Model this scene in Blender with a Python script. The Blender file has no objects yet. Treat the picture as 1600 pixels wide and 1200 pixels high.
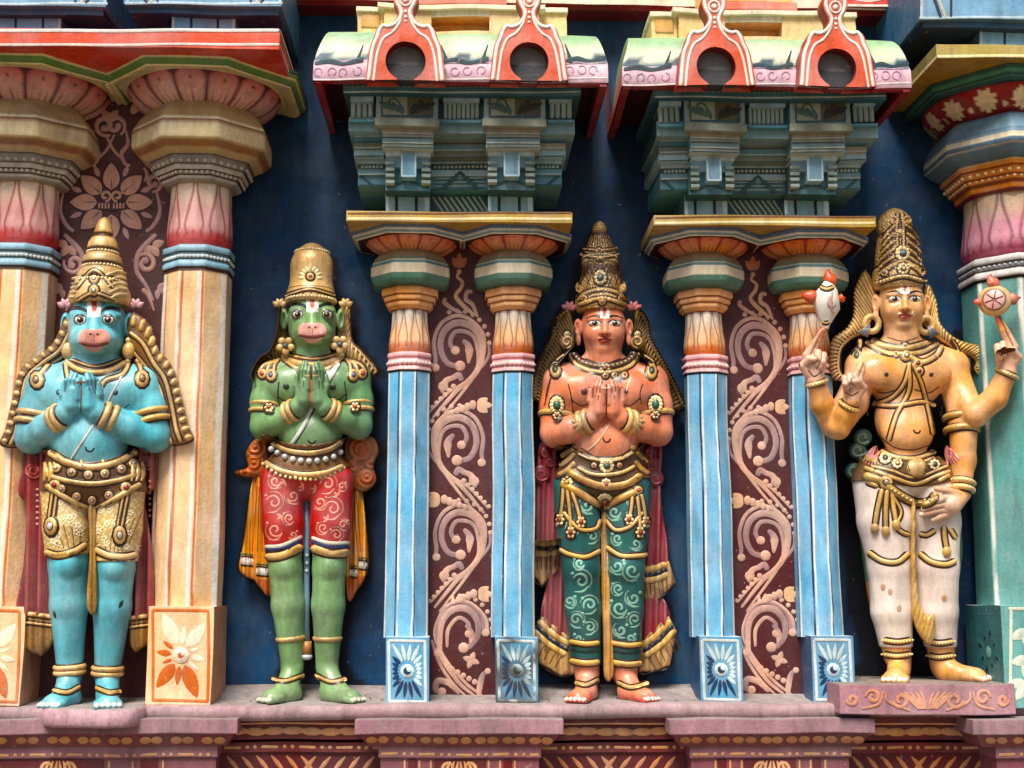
import bpy, math, random
import numpy as np
from mathutils import Vector
from mathutils.bvhtree import BVHTree
random.seed(7); np.random.seed(7)
R = math.radians
SC = bpy.context.scene
COL = SC.collection
# ------------------------------------------------------------------ camera (wall = plane y 0, viewer 5 m in front at eye height)
F, YAW, PITCH = 2000.0, R(2.4), R(8.8)
CAM = np.array([0.0, -5.0, 1.6])
FW = np.array([math.sin(YAW)*math.cos(PITCH), math.cos(YAW)*math.cos(PITCH), math.sin(PITCH)])
RT = np.array([math.cos(YAW), -math.sin(YAW), 0.0])
UP = np.cross(RT, FW)
K = 0.0024                                   # metres per unit at the relief
def P(px, py, d):
    """point in the plane d metres in front of the back wall"""
    px, py, d = np.broadcast_arrays(np.asarray(px, float), np.asarray(py, float), np.asarray(d, float))
    ray = FW*F + RT*(px[..., None]-800) + UP*(600-py[..., None])
    t = (-d-CAM[1])/ray[..., 1]
    return CAM + ray*t[..., None]
def proj(v):
    w = v-CAM; z = w@FW
    return 800+F*(w@RT)/z, 600-F*(w@UP)/z
def ZZ(px, py, d): return float(P(px, py, d)[2])
def XX(px, py, d): return float(P(px, py, d)[0])
cam = bpy.data.cameras.new('camera'); co = bpy.data.objects.new('camera', cam); COL.objects.link(co)
co.location = CAM; co.rotation_euler = (R(90)+PITCH, 0, -YAW)
cam.sensor_width = 36; cam.lens = F/1600*36; cam.clip_start = .05; cam.clip_end = 500
SC.camera = co
# ------------------------------------------------------------------ colour
def lin(c):
    c = np.asarray(c, float)/255.0
    return np.where(c <= .04045, c/12.92, ((c+.055)/1.055)**2.4)
def C(*c): return lin(c)
def mix(a, b, t):
    t = np.clip(np.asarray(t, float), 0, 1)[..., None]
    return np.asarray(a)*(1-t)+np.asarray(b)*t
WHITE = C(228, 224, 214); BLACK = C(22, 20, 22); GOLD = C(210, 170, 104); GOLDD = C(116, 78, 36); GOLDL = C(232, 208, 150)
def sm(a, b, x): 
    t = np.clip((x-a)/(b-a), 0, 1); return t*t*(3-2*t)
_rs = np.random.RandomState(3)
_kv = _rs.normal(size=(10, 3)); _ph = _rs.uniform(0, 6.28, 10)
def wav(v, fr, o=0):
    """cheap smooth noise in about -1..1"""
    s = 0
    for i in range(7): s = s+np.sin((v@np.roll(_kv[i], o))*fr+_ph[(i+o) % 10]*(o+1))
    return s/3.6
# ------------------------------------------------------------------ materials: colour from the painted attribute, wear from noise
def material(name, rough=.5, metal=0.0, grime=.35, bump=.25, bscale=60, bevel=0.0, spec=.5, chips=0.0, gcol=(60, 48, 40), coat=0.0, rvar=.15, fine=.35, engrave=0.0):
    m = bpy.data.materials.new(name); m.use_nodes = True
    nt = m.node_tree; N = nt.nodes; L = nt.links
    bs = N['Principled BSDF']
    at = N.new('ShaderNodeAttribute'); at.attribute_name = 'Col'
    ge = N.new('ShaderNodeNewGeometry')
    def noise(sc, det=6, ro=.6, vec=None):
        n = N.new('ShaderNodeTexNoise'); n.inputs['Scale'].default_value = sc; n.inputs['Detail'].default_value = det
        n.inputs['Roughness'].default_value = ro; L.new(vec or ge.outputs['Position'], n.inputs['Vector']); return n.outputs['Fac']
    def ramp(v, a, b, lo=0, hi=1):
        r = N.new('ShaderNodeMapRange'); r.inputs[1].default_value = a; r.inputs[2].default_value = b
        r.inputs[3].default_value = lo; r.inputs[4].default_value = hi; L.new(v, r.inputs[0]); return r.outputs[0]
    def mixc(f, a, b, bt='MIX'):
        x = N.new('ShaderNodeMix'); x.data_type = 'RGBA'; x.blend_type = bt
        L.new(f, x.inputs[0]) if hasattr(f, 'links') else setattr(x.inputs[0], 'default_value', f)
        for i, q in ((6, a), (7, b)):
            if hasattr(q, 'links'): L.new(q, x.inputs[i])
            else: x.inputs[i].default_value = (*q, 1)
        return x.outputs[2]
    c = at.outputs['Color']
    # broad unevenness of the brushwork
    hv = N.new('ShaderNodeHueSaturation'); hv.inputs['Saturation'].default_value = 1.0
    L.new(ramp(noise(7, 4), .3, .7, 1-.5*fine, 1+.5*fine), hv.inputs['Value']); L.new(c, hv.inputs['Color']); c = hv.outputs[0]
    mb_ = N.new('ShaderNodeMapping'); mb_.inputs['Scale'].default_value = (1, 1, .3); mb_.inputs['Rotation'].default_value = (.2, .5, .3); L.new(ge.outputs['Position'], mb_.inputs[0])
    h2 = N.new('ShaderNodeHueSaturation'); L.new(ramp(noise(34, 5, .65, mb_.outputs[0]), .3, .7, 1-.42*fine, 1+.42*fine), h2.inputs['Value']); L.new(ramp(noise(5, 3), .35, .65, .86, 1.12), h2.inputs['Saturation']); L.new(c, h2.inputs['Color']); c = h2.outputs[0]
    # streaky dirt
    mp = N.new('ShaderNodeMapping'); mp.inputs['Scale'].default_value = (1, 1, .22); L.new(ge.outputs['Position'], mp.inputs[0])
    c = mixc(ramp(noise(16, 8, .7, mp.outputs[0]), .5, .8, 0, grime), c, lin(gcol))
    c = mixc(ramp(noise(90, 5, .7), .5, .85, 0, grime*.8), c, lin(gcol))
    if chips > 0:
        c = mixc(ramp(noise(38, 3, .5), .70, .72, 0, chips), c, lin((178, 160, 145)))
    eh = None
    if engrave > 0:                                        # chased pattern with dark lines worked into it
        vo = N.new('ShaderNodeTexVoronoi'); vo.feature = 'DISTANCE_TO_EDGE'; vo.inputs['Scale'].default_value = 62; L.new(ge.outputs['Position'], vo.inputs['Vector'])
        c = mixc(ramp(vo.outputs['Distance'], .02, .16, engrave, 0), c, lin((70, 42, 16))); eh = ramp(vo.outputs['Distance'], 0, .3)
    L.new(c, bs.inputs['Base Color'])
    L.new(ramp(noise(30, 4), .3, .7, max(.05, rough-rvar), rough+rvar), bs.inputs['Roughness'])
    bs.inputs['Metallic'].default_value = metal
    bs.inputs['Specular IOR Level'].default_value = spec
    bs.inputs['Coat Weight'].default_value = coat; bs.inputs['Coat Roughness'].default_value = .25
    b = N.new('ShaderNodeBump'); b.inputs['Strength'].default_value = bump; b.inputs['Distance'].default_value = .004
    if eh is not None:
        ad = N.new('ShaderNodeMath'); ad.operation = 'ADD'; L.new(eh, ad.inputs[0]); L.new(ramp(noise(bscale, 6, .65), 0, 1, 0, .5), ad.inputs[1]); L.new(ad.outputs[0], b.inputs['Height']); b.inputs['Strength'].default_value = .6
    else: L.new(noise(bscale, 6, .65), b.inputs['Height'])
    if bevel > 0:
        bv = N.new('ShaderNodeBevel'); bv.samples = 4; bv.inputs['Radius'].default_value = bevel; L.new(bv.outputs[0], b.inputs['Normal'])
    L.new(b.outputs[0], bs.inputs['Normal'])
    return m
M_PAINT = material('painted_plaster', .5, 0, .42, .45, 70, .005, .4, .45)
M_GREY = material('sooty_painted_plaster', .55, 0, .42, .4, 70, .003, .3, .1, (70, 52, 36))
M_SKIN = material('gloss_enamel_paint', .36, 0, .36, .38, 60, 0, .5, .25, (56, 44, 36), .18, .12, .55)
M_CLOTH = material('painted_cloth_relief', .4, 0, .32, .2, 60, 0, .45, 0, (48, 36, 30), .1, .1, .35)
M_GOLD = material('gold_enamel_paint', .34, .15, .66, .45, 110, 0, .5, 0, (72, 44, 18), .1, .14, .7)
M_CHASED = material('chased_gold_paint', .38, .12, .42, .35, 110, 0, .5, 0, (72, 44, 18), .1, .14, .7, .5)
M_WALL = material('blue_limewashed_wall', .6, 0, .5, .6, 26, 0, .25, .30, (20, 30, 42), 0, .1, .5)
M_STONE = material('weathered_pink_ledge', .75, 0, .75, .7, 45, .007, .25, .4, (84, 74, 66))
M_GROUND = material('sandy_paving', .85, 0, .4, .6, 20, 0, .2, 0, (110, 95, 80))
# ------------------------------------------------------------------ objects
W = {}
def thing(name, label, cat, loc, group=None):
    o = bpy.data.objects.new(name, None); COL.objects.link(o); o.empty_display_size = .1
    o.location = loc; o['label'] = label; o['category'] = cat
    if group: o['group'] = group
    W[o] = np.array(loc, float); return o
def tag(o, label, cat, group=None):
    o['label'] = label; o['category'] = cat
    if group: o['group'] = group
    return o
def struct(o): o['kind'] = 'structure'; return o
class MB:
    def __init__(s): s.v = []; s.f = []; s.c = []; s.n = 0
    def add(s, v, f, c):
        v = np.asarray(v, float).reshape(-1, 3); c = np.asarray(c, float)
        if c.ndim == 1: c = np.tile(c, (len(v), 1))
        f = np.asarray(f, np.int64)
        if f.ndim == 1: f = f.reshape(1, -1)
        s.v.append(v); s.c.append(c.reshape(-1, 3)); s.f.append(f+s.n); s.n += len(v)
    def grid(s, pts, c, flip=False):
        a, b = pts.shape[:2]; i = np.arange(a*b).reshape(a, b)
        q = np.stack([i[:-1, :-1], i[1:, :-1], i[1:, 1:], i[:-1, 1:]], -1).reshape(-1, 4)
        if flip: q = q[:, ::-1]
        c = np.asarray(c, float)
        if c.ndim == 3: c = c.reshape(-1, 3)
        s.add(pts.reshape(-1, 3), q, c)
    def arrays(s): return np.concatenate(s.v), s.f, np.concatenate(s.c)
    def build(s, name, mat, parent=None, origin=None, wob=0.0, smooth=True):
        v, fs, c = s.arrays()
        if wob: v = v+wob*np.stack([wav(v, 9, 0), wav(v, 9, 3), wav(v, 9, 6)], -1)
        org = W[parent] if parent is not None else (np.zeros(3) if origin is None else np.array(origin, float))
        return mesh_object(name, v-org, fs, c, mat, parent, org, smooth)
def mesh_object(name, v, fs, c, mat, parent, org, smooth=True):
    me = bpy.data.meshes.new(name)
    tot = sum(len(f) for f in fs); lt = np.concatenate([np.full(len(f), f.shape[1]) for f in fs])
    idx = np.concatenate([f.reshape(-1) for f in fs])
    me.vertices.add(len(v)); me.vertices.foreach_set('co', v.astype(np.float32).ravel())
    me.loops.add(len(idx)); me.loops.foreach_set('vertex_index', idx.astype(np.int32))
    me.polygons.add(tot); me.polygons.foreach_set('loop_start', np.concatenate([[0], np.cumsum(lt)[:-1]]).astype(np.int32))
    me.update(calc_edges=True)
    me.polygons.foreach_set('use_smooth', np.full(tot, smooth))
    a = me.attributes.new('Col', 'FLOAT_COLOR', 'POINT')
    a.data.foreach_set('color', np.concatenate([c, np.ones((len(c), 1))], 1).astype(np.float32).ravel())
    me.validate(); me.materials.append(mat)
    o = bpy.data.objects.new(name, me); COL.objects.link(o)
    if parent is not None: o.parent = parent
    else: o.location = org
    W[o] = np.array(org, float); return o
def copy_tree(o, off, label=None, parent=None):
    c = o.copy(); COL.objects.link(c)
    if o.type == 'MESH':                                  # hand-made: no two casts are quite alike
        c.data = o.data.copy(); n = len(c.data.vertices); v = np.zeros(n*3, np.float32); c.data.vertices.foreach_get('co', v); v = v.reshape(n, 3)
        w = v+np.asarray(off); v = v+.0032*np.stack([wav(w, 6.5, 1), wav(w, 6.5, 4), wav(w, 6.5, 7)], -1); c.data.vertices.foreach_set('co', v.astype(np.float32).ravel()); c.data.update()
    if parent is None: c.location = Vector(o.location)+Vector(off)
    else: c.parent = parent
    if label: c['label'] = label
    for ch in list(o.children): copy_tree(ch, off, None, c)
    return c
# ------------------------------------------------------------------ shapes
def box(mb, x0, x1, d0, d1, z0, z1, col, cell=.05, top=None, bot=None, side=None):
    """x left/right, d distance from the wall (d1 front), z"""
    def face(o, u, v, c):
        nu = max(1, int(np.linalg.norm(u)/cell)); nv = max(1, int(np.linalg.norm(v)/cell))
        a = np.linspace(0, 1, nu+1)[:, None, None]; b = np.linspace(0, 1, nv+1)[None, :, None]
        mb.grid(np.array(o)+a*np.array(u)+b*np.array(v), c)
    X, D, Z = x1-x0, d1-d0, z1-z0
    side = col if side is None else side
    face((x0, -d1, z0), (X, 0, 0), (0, 0, Z), col)
    face((x1, -d0, z0), (-X, 0, 0), (0, 0, Z), col)
    face((x0, -d0, z0), (0, -D, 0), (0, 0, Z), side)
    face((x1, -d1, z0), (0, D, 0), (0, 0, Z), side)
    face((x0, -d1, z1), (X, 0, 0), (0, D, 0), col if top is None else top)
    face((x0, -d0, z0), (X, 0, 0), (0, -D, 0), col if bot is None else bot)
def pbox(mb, px0, px1, py0, py1, d0, d1, col, **k):
    """box whose front face covers px0..px1, py0(top)..py1(bottom)"""
    m = (px0+px1)/2
    box(mb, XX(px0, (py0+py1)/2, d1), XX(px1, (py0+py1)/2, d1), d0, d1, ZZ(m, py1, d1), ZZ(m, py0, d1), col, **k)
def polyr(th, n):
    if not n: return np.ones_like(th)
    a = 2*math.pi/n
    return 1/np.cos((th+a/2) % a-a/2)
def rev(mb, X, dc, prof, colf, n=8, zpx=700, per=12, sub=4, span=135, relief=None, cap=True):
    """faceted turned member round a vertical axis at X, dc. prof: (py, radius units) measured at its front"""
    nt = int(2*span/45*per); th = np.radians(np.linspace(-span, span, nt+1))
    rows = []; 
    for i in range(len(prof)-1):
        for t in np.linspace(0, 1, sub+1)[(0 if i == 0 else 1):]:
            rows.append((i, t, prof[i][0]*(1-t)+prof[i+1][0]*t, prof[i][1]*(1-t)+prof[i+1][1]*t))
    seg = np.array([r[0]+min(r[1], .9999) for r in rows]); py = np.array([r[2] for r in rows]); rr = np.array([r[3] for r in rows])*K
    z = P(np.full(len(py), zpx), py, dc+rr)[:, 2]
    TH, SG = np.meshgrid(th, seg); pr = polyr(TH, n)
    RR = rr[:, None]*pr
    s = (py[:, None]-py[0])/(py[-1]-py[0])+0*TH
    if relief is not None: RR = RR+relief(TH, s)*K
    pts = np.stack([X+RR*np.sin(TH), -(dc+RR*np.cos(TH)), z[:, None]+0*TH], -1)
    c = colf(TH, SG, s, pts)
    mb.grid(pts, c)
    if cap:
        for e in (0, -1):
            m = len(th); ctr = np.array([[X, -dc, z[e]]])
            f = np.stack([np.zeros(m-1, int), np.arange(1, m), np.arange(2, m+1)], -1)
            mb.add(np.concatenate([ctr, pts[e]]), f if e else f[:, ::-1], c[e, 0])
def bands(cols):
    cols = np.array(cols)
    return lambda TH, SG, s, p: cols[np.clip(SG.astype(int), 0, len(cols)-1)]
def catmull(pts, step=2.0, closed=False):
    p = np.asarray(pts, float)
    if closed: q = np.concatenate([p[-1:], p, p[:2]])
    else: q = np.concatenate([2*p[:1]-p[1:2], p, 2*p[-1:]-p[-2:-1]])
    out = []
    for i in range(len(q)-3):
        a, b, c, d = q[i:i+4]; n = max(2, int(np.linalg.norm((c-b)[:2])/step)+1)
        t = np.linspace(0, 1, n, endpoint=False)[:, None]
        out.append(.5*((2*b)+(c-a)*t+(2*a-5*b+4*c-d)*t*t+(3*b-a-3*c+d)*t**3))
    out = np.concatenate(out)
    return out if closed else np.concatenate([out, p[-1:]])
def surf_flat(d): return lambda q: (P(q[:, 0], q[:, 1], d), np.tile([0., -1., 0.], (len(q), 1)))
def stroke(mb, pts, w, col, surf, h=.3, step=2.0, smooth=True, lift=.0006):
    """a low rounded line laid on a surface along a drawn path; w scalar or list of widths along it"""
    q = catmull(pts, step) if smooth and len(pts) > 2 else np.concatenate([np.linspace(a, b, max(2, int(np.linalg.norm(np.subtract(b, a))/step)+1))[:(-1 if i < len(pts)-2 else None)] for i, (a, b) in enumerate(zip(pts[:-1], pts[1:]))])
    n = len(q); t = np.linspace(0, 1, n)
    ww = np.full(n, float(w)) if np.isscalar(w) else np.interp(t, np.linspace(0, 1, len(w)), w)
    tg = np.gradient(q, axis=0); tg /= np.linalg.norm(tg, axis=1)[:, None]+1e-9
    nr = np.stack([-tg[:, 1], tg[:, 0]], -1)
    # rounded ends
    e = np.minimum(np.arange(n), np.arange(n)[::-1])*step; ww = ww*np.sqrt(np.clip(1-(1-np.clip((e+.6)/(ww/2+1e-6), 0, 1))**2, .02, 1))
    b, nm = surf(q)
    right = np.cross(np.tile([0, 0, 1.], (n, 1)), nm)   # surface axes
    offs = np.array([-.5, -.33, 0, .33, .5]); hh = np.array([0, .75, 1, .75, 0])
    pts3 = []
    for o, z in zip(offs, hh):
        qq = q+nr*(o*ww)[:, None]
        bb, nn = surf(qq) if getattr(surf, 'exact', True) else (b, nm)
        pts3.append(bb+nn*(lift+z*h*K*ww)[:, None])
    pts3 = np.stack(pts3, 1)
    cc = col(t) if callable(col) else np.tile(col, (n, 1))
    mb.grid(pts3, np.repeat(cc[:, None], 5, 1), flip=True)
def dot(mb, p, r, col, surf, h=.5, asp=1.0, rot=0, n=10, lift=.0004):
    th = np.linspace(0, 2*math.pi, n+1); rr = np.array([1, .92, .72, .4, 0.0]); hh = np.sqrt(1-rr**2)
    A, Bq = np.meshgrid(th, np.arange(5)); x = np.cos(A)*rr[Bq]*r; y = np.sin(A)*rr[Bq]*r*asp
    q = np.stack([p[0]+x*math.cos(rot)-y*math.sin(rot), p[1]+x*math.sin(rot)+y*math.cos(rot)], -1)
    b, nm = surf(q.reshape(-1, 2)); b = b.reshape(5, n+1, 3); nm = nm.reshape(5, n+1, 3)
    mb.grid(b+nm*(lift+hh[Bq]*h*r*K)[..., None], col, flip=False)
def petal(mb, p, L, w, ang, col, surf, h=.25, tip=.3):
    """leaf shape from p along ang"""
    n = 9; t = np.linspace(0, 1, n); ca, sa = math.cos(ang), math.sin(ang)
    wd = w/2*np.sin(math.pi*np.clip(t, 0, 1)**(.8))**.8
    rows = []
    for o, z in ((-1, 0), (-.6, .7), (0, 1), (.6, .7), (1, 0)):
        q = np.stack([p[0]+ca*L*t-sa*wd*o, p[1]+sa*L*t+ca*wd*o], -1); b, nm = surf(q)
        rows.append(b+nm*(.0004+z*h*K*wd)[:, None])
    mb.grid(np.stack(rows, 1), col, flip=True)
def spiral(cx, cy, r0, r1, a0, turns, n=26, ay=1.0):
    t = np.linspace(0, 1, n); r = r0+(r1-r0)*t**.9; a = np.radians(a0)+turns*2*math.pi*t
    return np.stack([cx+r*np.cos(a), cy+r*np.sin(a)*ay], -1)
def sphere(mb, c, r, col, n=8, sq=(1, 1, 1)):
    u = np.linspace(0, 2*math.pi, 2*n+1); v = np.linspace(0, math.pi, n+1); U, V = np.meshgrid(u, v, indexing='ij')
    mb.grid(np.asarray(c)+r*np.stack([np.cos(U)*np.sin(V)*sq[0], np.sin(U)*np.sin(V)*sq[1], np.cos(V)*sq[2]], -1), col, flip=True)
def tube(mb, p, r, col, n=8, sq=1.0, caps=True):
    p = np.asarray(p, float); m = len(p); rr = np.full(m, float(r)) if np.isscalar(r) else np.interp(np.linspace(0, 1, m), np.linspace(0, 1, len(r)), r)
    tg = np.gradient(p, axis=0); tg /= np.linalg.norm(tg, axis=1)[:, None]+1e-9
    ref = np.array([0, -1., 0]) if abs(tg[:, 1]).mean() < .8 else np.array([0, 0, 1.])
    a = np.cross(tg, ref); a /= np.linalg.norm(a, axis=1)[:, None]+1e-9; b = np.cross(a, tg)
    if caps:
        p = np.concatenate([p[:1], p, p[-1:]]); rr = np.concatenate([[1e-5], rr, [1e-5]]); a = np.concatenate([a[:1], a, a[-1:]]); b = np.concatenate([b[:1], b, b[-1:]]); m += 2
    th = np.linspace(0, 2*math.pi, n+1)
    pts = p[:, None]+rr[:, None, None]*(np.cos(th)[None, :, None]*a[:, None]+sq*np.sin(th)[None, :, None]*b[:, None])
    cc = col(np.linspace(0, 1, m)) if callable(col) else np.tile(col, (m, 1))
    mb.grid(pts, np.repeat(cc[:, None], n+1, 1), flip=True)
# ================================================================== THE SETTING: ground, wall, ledge, plinth
def ground():  # out of view; added to bounce light up onto the undersides
    mb = MB(); g = np.linspace(-60, 60, 61); gx, gy = np.meshgrid(g, g-20, indexing='ij')
    mb.grid(np.stack([gx, gy, 0*gx], -1), C(120, 106, 90)); tag(struct(mb.build('ground', M_GROUND)), 'unseen sandy paved ground in front of the temple wall, added for bounce light', 'ground')
ground()
def back_wall():
    mb = MB(); x = np.linspace(-3.4, 3.6, 701); z = np.linspace(-.1, 4.2, 431); X, Z = np.meshgrid(x, z, indexing='ij')
    pts = np.stack([X, .006*wav(np.stack([X, 0*X, Z], -1), 3.1), Z], -1)
    base = mix(C(29, 70, 108), C(20, 49, 82), .5+.5*wav(pts, 2.3, 2))
    pt = wav(pts*np.array([1, 1, .8]), 5.2, 5)+.35*wav(pts, 23, 1); base = mix(base, C(52, 92, 120), sm(.62, .68, pt)*.26); base = mix(base, C(16, 34, 58), sm(-.6, -.7, pt)*.4)
    dr = wav(pts*np.array([1, 0, .05]), 30, 2)*sm(.2, .8, wav(pts*np.array([1, 0, .6]), 3.5, 7)+.4); base = mix(base, C(66, 96, 116), sm(.5, .8, dr)*.24)
    mb.grid(pts, base)
    mb.grid(np.stack([pts[..., 0], 0*X+.3, Z], -1), base)
    o = mb.build('back_wall', M_WALL, None, (0, 0, 0))
    tag(o, 'tall dark navy blue painted wall behind all the statues and columns', 'wall')
back_wall()
ZL = 1.6-.43                                       # top of the ledge
PINK = C(176, 138, 150); PINKL = C(162, 134, 138); PURP = C(150, 98, 112); MAR = C(104, 34, 40); BEI = C(222, 164, 112)
def loft(mb, r0, r1, z0, z1, col, n=24):
    """sloping band between two rectangles (x0,x1,d) at two heights, open at the wall"""
    def ring(r):
        x0, x1, d = r
        return np.array([(x0, -.0, 0), (x0, -d, 0), (x1, -d, 0), (x1, 0, 0)])
    a, b = ring(r0), ring(r1); a[:, 2] = z0; b[:, 2] = z1
    for i in range(3):
        t = np.linspace(0, 1, n+1)[:, None]; p = a[i]*(1-t)+a[i+1]*t; q = b[i]*(1-t)+b[i+1]*t
        mb.grid(np.stack([p, (p+q)/2, q], 1), col)
def ledge():
    mb = MB()
    xs = np.linspace(-3.3, 3.5, 180); prof = [(0.0, ZL+.045), (.06, ZL+.03), (.14, ZL+.004), (.25, ZL), (.325, ZL-.002), (.338, ZL-.008), (.342, ZL-.02), (.342, ZL-.05), (.2, ZL-.055)]
    pts = np.array([[(x, -d+.004*math.sin(x*9)+.003*math.sin(x*23), z+.003*math.sin(x*7+d*9)) for d, z in prof] for x in xs])
    top = C(150, 140, 138); c = np.zeros(pts.shape); 
    for j, (d, z) in enumerate(prof): c[:, j] = mix(top, PINKL, sm(.25, .335, d) if j < 6 else 1.0)
    mb.grid(pts, c)
    o = mb.build('ledge', M_STONE); struct(o); tag(o, 'weathered pinkish grey ledge carrying the columns and statues', 'ledge')
ledge()
def ovals(mb, px0, px1, py, d, n, w=20, h=6.5, col=BEI):
    s = surf_flat(d)
    for i in range(n):
        x = px0+(px1-px0)*(i+.5)/n
        for e in (-.5, .5): dot(mb, (x+e*w*.86, py+random.uniform(-1, 1)), w/2, col, s, .12, h/w*1.9, random.uniform(-.08, .08))
def dashes(mb, px0, px1, py, d, col=BEI):
    x = px0; s = surf_flat(d); k = 0
    while x < px1-4:
        L = (26 if k % 3 == 0 else 4)
        if L > 10: stroke(mb, [(x, py), (min(x+L, px1), py+random.uniform(-1, 1))], 4.5, col, s, .15)
        else: dot(mb, (x+2, py), 3.2, col, s, .3)
        x += L+8; k += 1
def plinth_pedestal(px0, px1, dpx0, dpx1, label, nov, df=.4):
    m = (px0+px1)/2
    t = thing('pedestal', label, 'pedestal', (XX(m, 1140, df), -df/2, 0), 'moulded pedestals under the ledge')
    a, b = XX(px0, 1135, df), XX(px1, 1135, df); z0, z1 = ZZ(m, 1147, df), ZZ(m, 1124, df)
    mb = MB(); box(mb, a, b, 0, df, z0, z1, C(156, 118, 128), top=C(142, 128, 126)); mb.build('top_slab', M_STONE, t, wob=.003)
    mb = MB(); e = .045; zs = ZZ(m, 1166, df-e)
    loft(mb, (a+.012, b-.012, df-.008), (a+e, b-e, df-e), z0-.0005, zs, C(132, 74, 84))
    # ovals follow the sloping soffit
    n = nov; s0 = df-.008; 
    def slope(q):
        tt = np.clip((q[:, 1]-1147)/19, 0, 1); d = (df-.008)*(1-tt)+(df-e)*tt
        return P(q[:, 0], q[:, 1], d+.001), np.tile(np.array([0, -.8, -.6]), (len(q), 1))
    for i in range(n):
        x = px0+14+(px1-px0-28)*(i+.5)/n
        for k in (-1, 1): dot(mb, (x+k*9.5+random.uniform(-1, 1), 1156.5), 9.6, mix(BEI, C(196, 140, 96), random.random()), slope, .1, .62)
    mb.build('oval_moulding', M_PAINT, t, wob=.002)
    mb = MB(); dd = df-e-.012; a2, b2 = XX(dpx0, 1180, dd), XX(dpx1, 1180, dd); z2 = zs-.0005
    zz = ZZ(m, 1184, dd); box(mb, a2, b2, 0, dd, zz, z2, C(158, 108, 118))
    dashes(mb, dpx0+4, dpx1-4, 1179, dd+.001)
    box(mb, a2+.006, b2-.006, 0, dd-.012, -.05, zz-.0005, C(140, 82, 92))
    w = dpx1-dpx0; s = surf_flat(dd-.011)
    for f0, f1 in ((.18, .23), (.34, .66), (.77, .82)):
        x0, x1 = dpx0+w*f0, dpx0+w*f1
        pbox(mb, x0, x1, 1187, 1290, dd-.02, dd-.009, MAR)
    for f in (.16, .25, .32, .68, .75, .84): stroke(mb, [(dpx0+w*f, 1188), (dpx0+w*f, 1280)], 3, BEI, s, .1)
    s2 = surf_flat(dd-.008)
    for k in (-1, 1):
        stroke(mb, spiral(m+k*16, 1200, 15, 4, 180 if k > 0 else 0, -k*1.2), [5, 6, 5, 3], BEI, s2, .12)
        for j in range(3): stroke(mb, [(m+k*6*(j+.3), 1189), (m+k*9*(j+.6), 1212)], [2, 5, 3], BEI, s2, .12)
    mb.build('die', M_PAINT, t, wob=.002)
plinth_pedestal(-190, 372, -190, 340, 'wide pink moulded pedestal under the cream columns and blue statue', 11)
plinth_pedestal(555, 880, 592, 845, 'pink moulded pedestal under the blue columns between green and red statues', 7)
plinth_pedestal(1046, 1366, 1078, 1330, 'pink moulded pedestal under the blue columns left of the gold statue', 7)
plinth_pedestal(1520, 1900, 1556, 1860, 'pink moulded pedestal under the teal column with green stain', 8, .47)
def plinth_recess(px0, px1, label):
    d = .25; m = (px0+px1)/2; n = max(2, int((px1-px0)/55))
    mb = MB(); a, b = XX(px0, 1150, d), XX(px1, 1150, d)
    box(mb, a, b, 0, d, -.05, ZZ(m, 1160, d), C(98, 32, 38))
    pbox(mb, px0, px1, 1114, 1132, 0, .31, C(118, 52, 58)); pbox(mb, px0, px1, 1133, 1156, 0, .285, C(112, 42, 48))
    s = surf_flat(.288); ovals(mb, px0+12, px1-12, 1143, .2855, n, 34, 7)
    stroke(mb, [(px0, 1131), (px1, 1131)], 3, BEI, surf_flat(.3105), .15)
    pbox(mb, px0, px1, 1160, 1176, 0, .262, C(128, 54, 58)); dashes(mb, px0+6, px1-6, 1168, .263)
    s = surf_flat(.2505); x = px0+10; k = -1
    while x < px1-14:
        kk = 1 if x < m else -1
        for j in range(4): stroke(mb, [(x+kk*0, 1182+j*0), (x+kk*14, 1199), (x+kk*24, 1216)], [2, 7, 5, 2], C(206, 140, 92), s, .12) if j == 0 else None
        x += 23
    o = mb.build('plinth_wall', M_PAINT, None, ((a+b)/2, -d/2, 0), wob=.002)
    tag(o, label, 'plinth wall', 'recessed maroon plinth walls')
plinth_recess(345, 600, 'recessed maroon plinth panel with beige ovals below the green statue')
plinth_recess(838, 1085, 'recessed maroon plinth panel with beige ovals below the red statue')
plinth_recess(1322, 1562, 'recessed maroon plinth panel with beige leaves below the gold statue')

# ================================================================== columns
RED = C(196, 58, 38); ORG = C(226, 128, 66); TEAL = C(66, 132, 124)
def lotus_col(n, base0, base1, line, ph=0.0, lw=.07):
    def f(TH, SG, s, p):
        q = np.abs(((TH*n/(2*math.pi)+ph) % 1)-.5)*2              # 0 centre of petal, 1 edge
        wd = np.sqrt(np.clip(1-(1-s)**2*0.0-np.clip((.30-s)/.30, 0, 1)**2, 0, 1))  # round tips at the top
        c = mix(base0, base1, s**.8)
        ln = np.exp(-((q-wd)/(lw*1.4))**2)
        ribs = np.clip(np.cos(TH*n*4), 0, 1)**4*sm(.45, .95, s)
        gap = (q > wd+.03)
        c = mix(c, line*.6, gap*.9); c = mix(c, line, np.clip(ln, 0, 1)*.95); c = mix(c, line, ribs*.75)
        c = mix(c, line, (np.hypot((q)*.9, (s-.30)*1.6) < .09)*.8)
        return c
    return f
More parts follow.
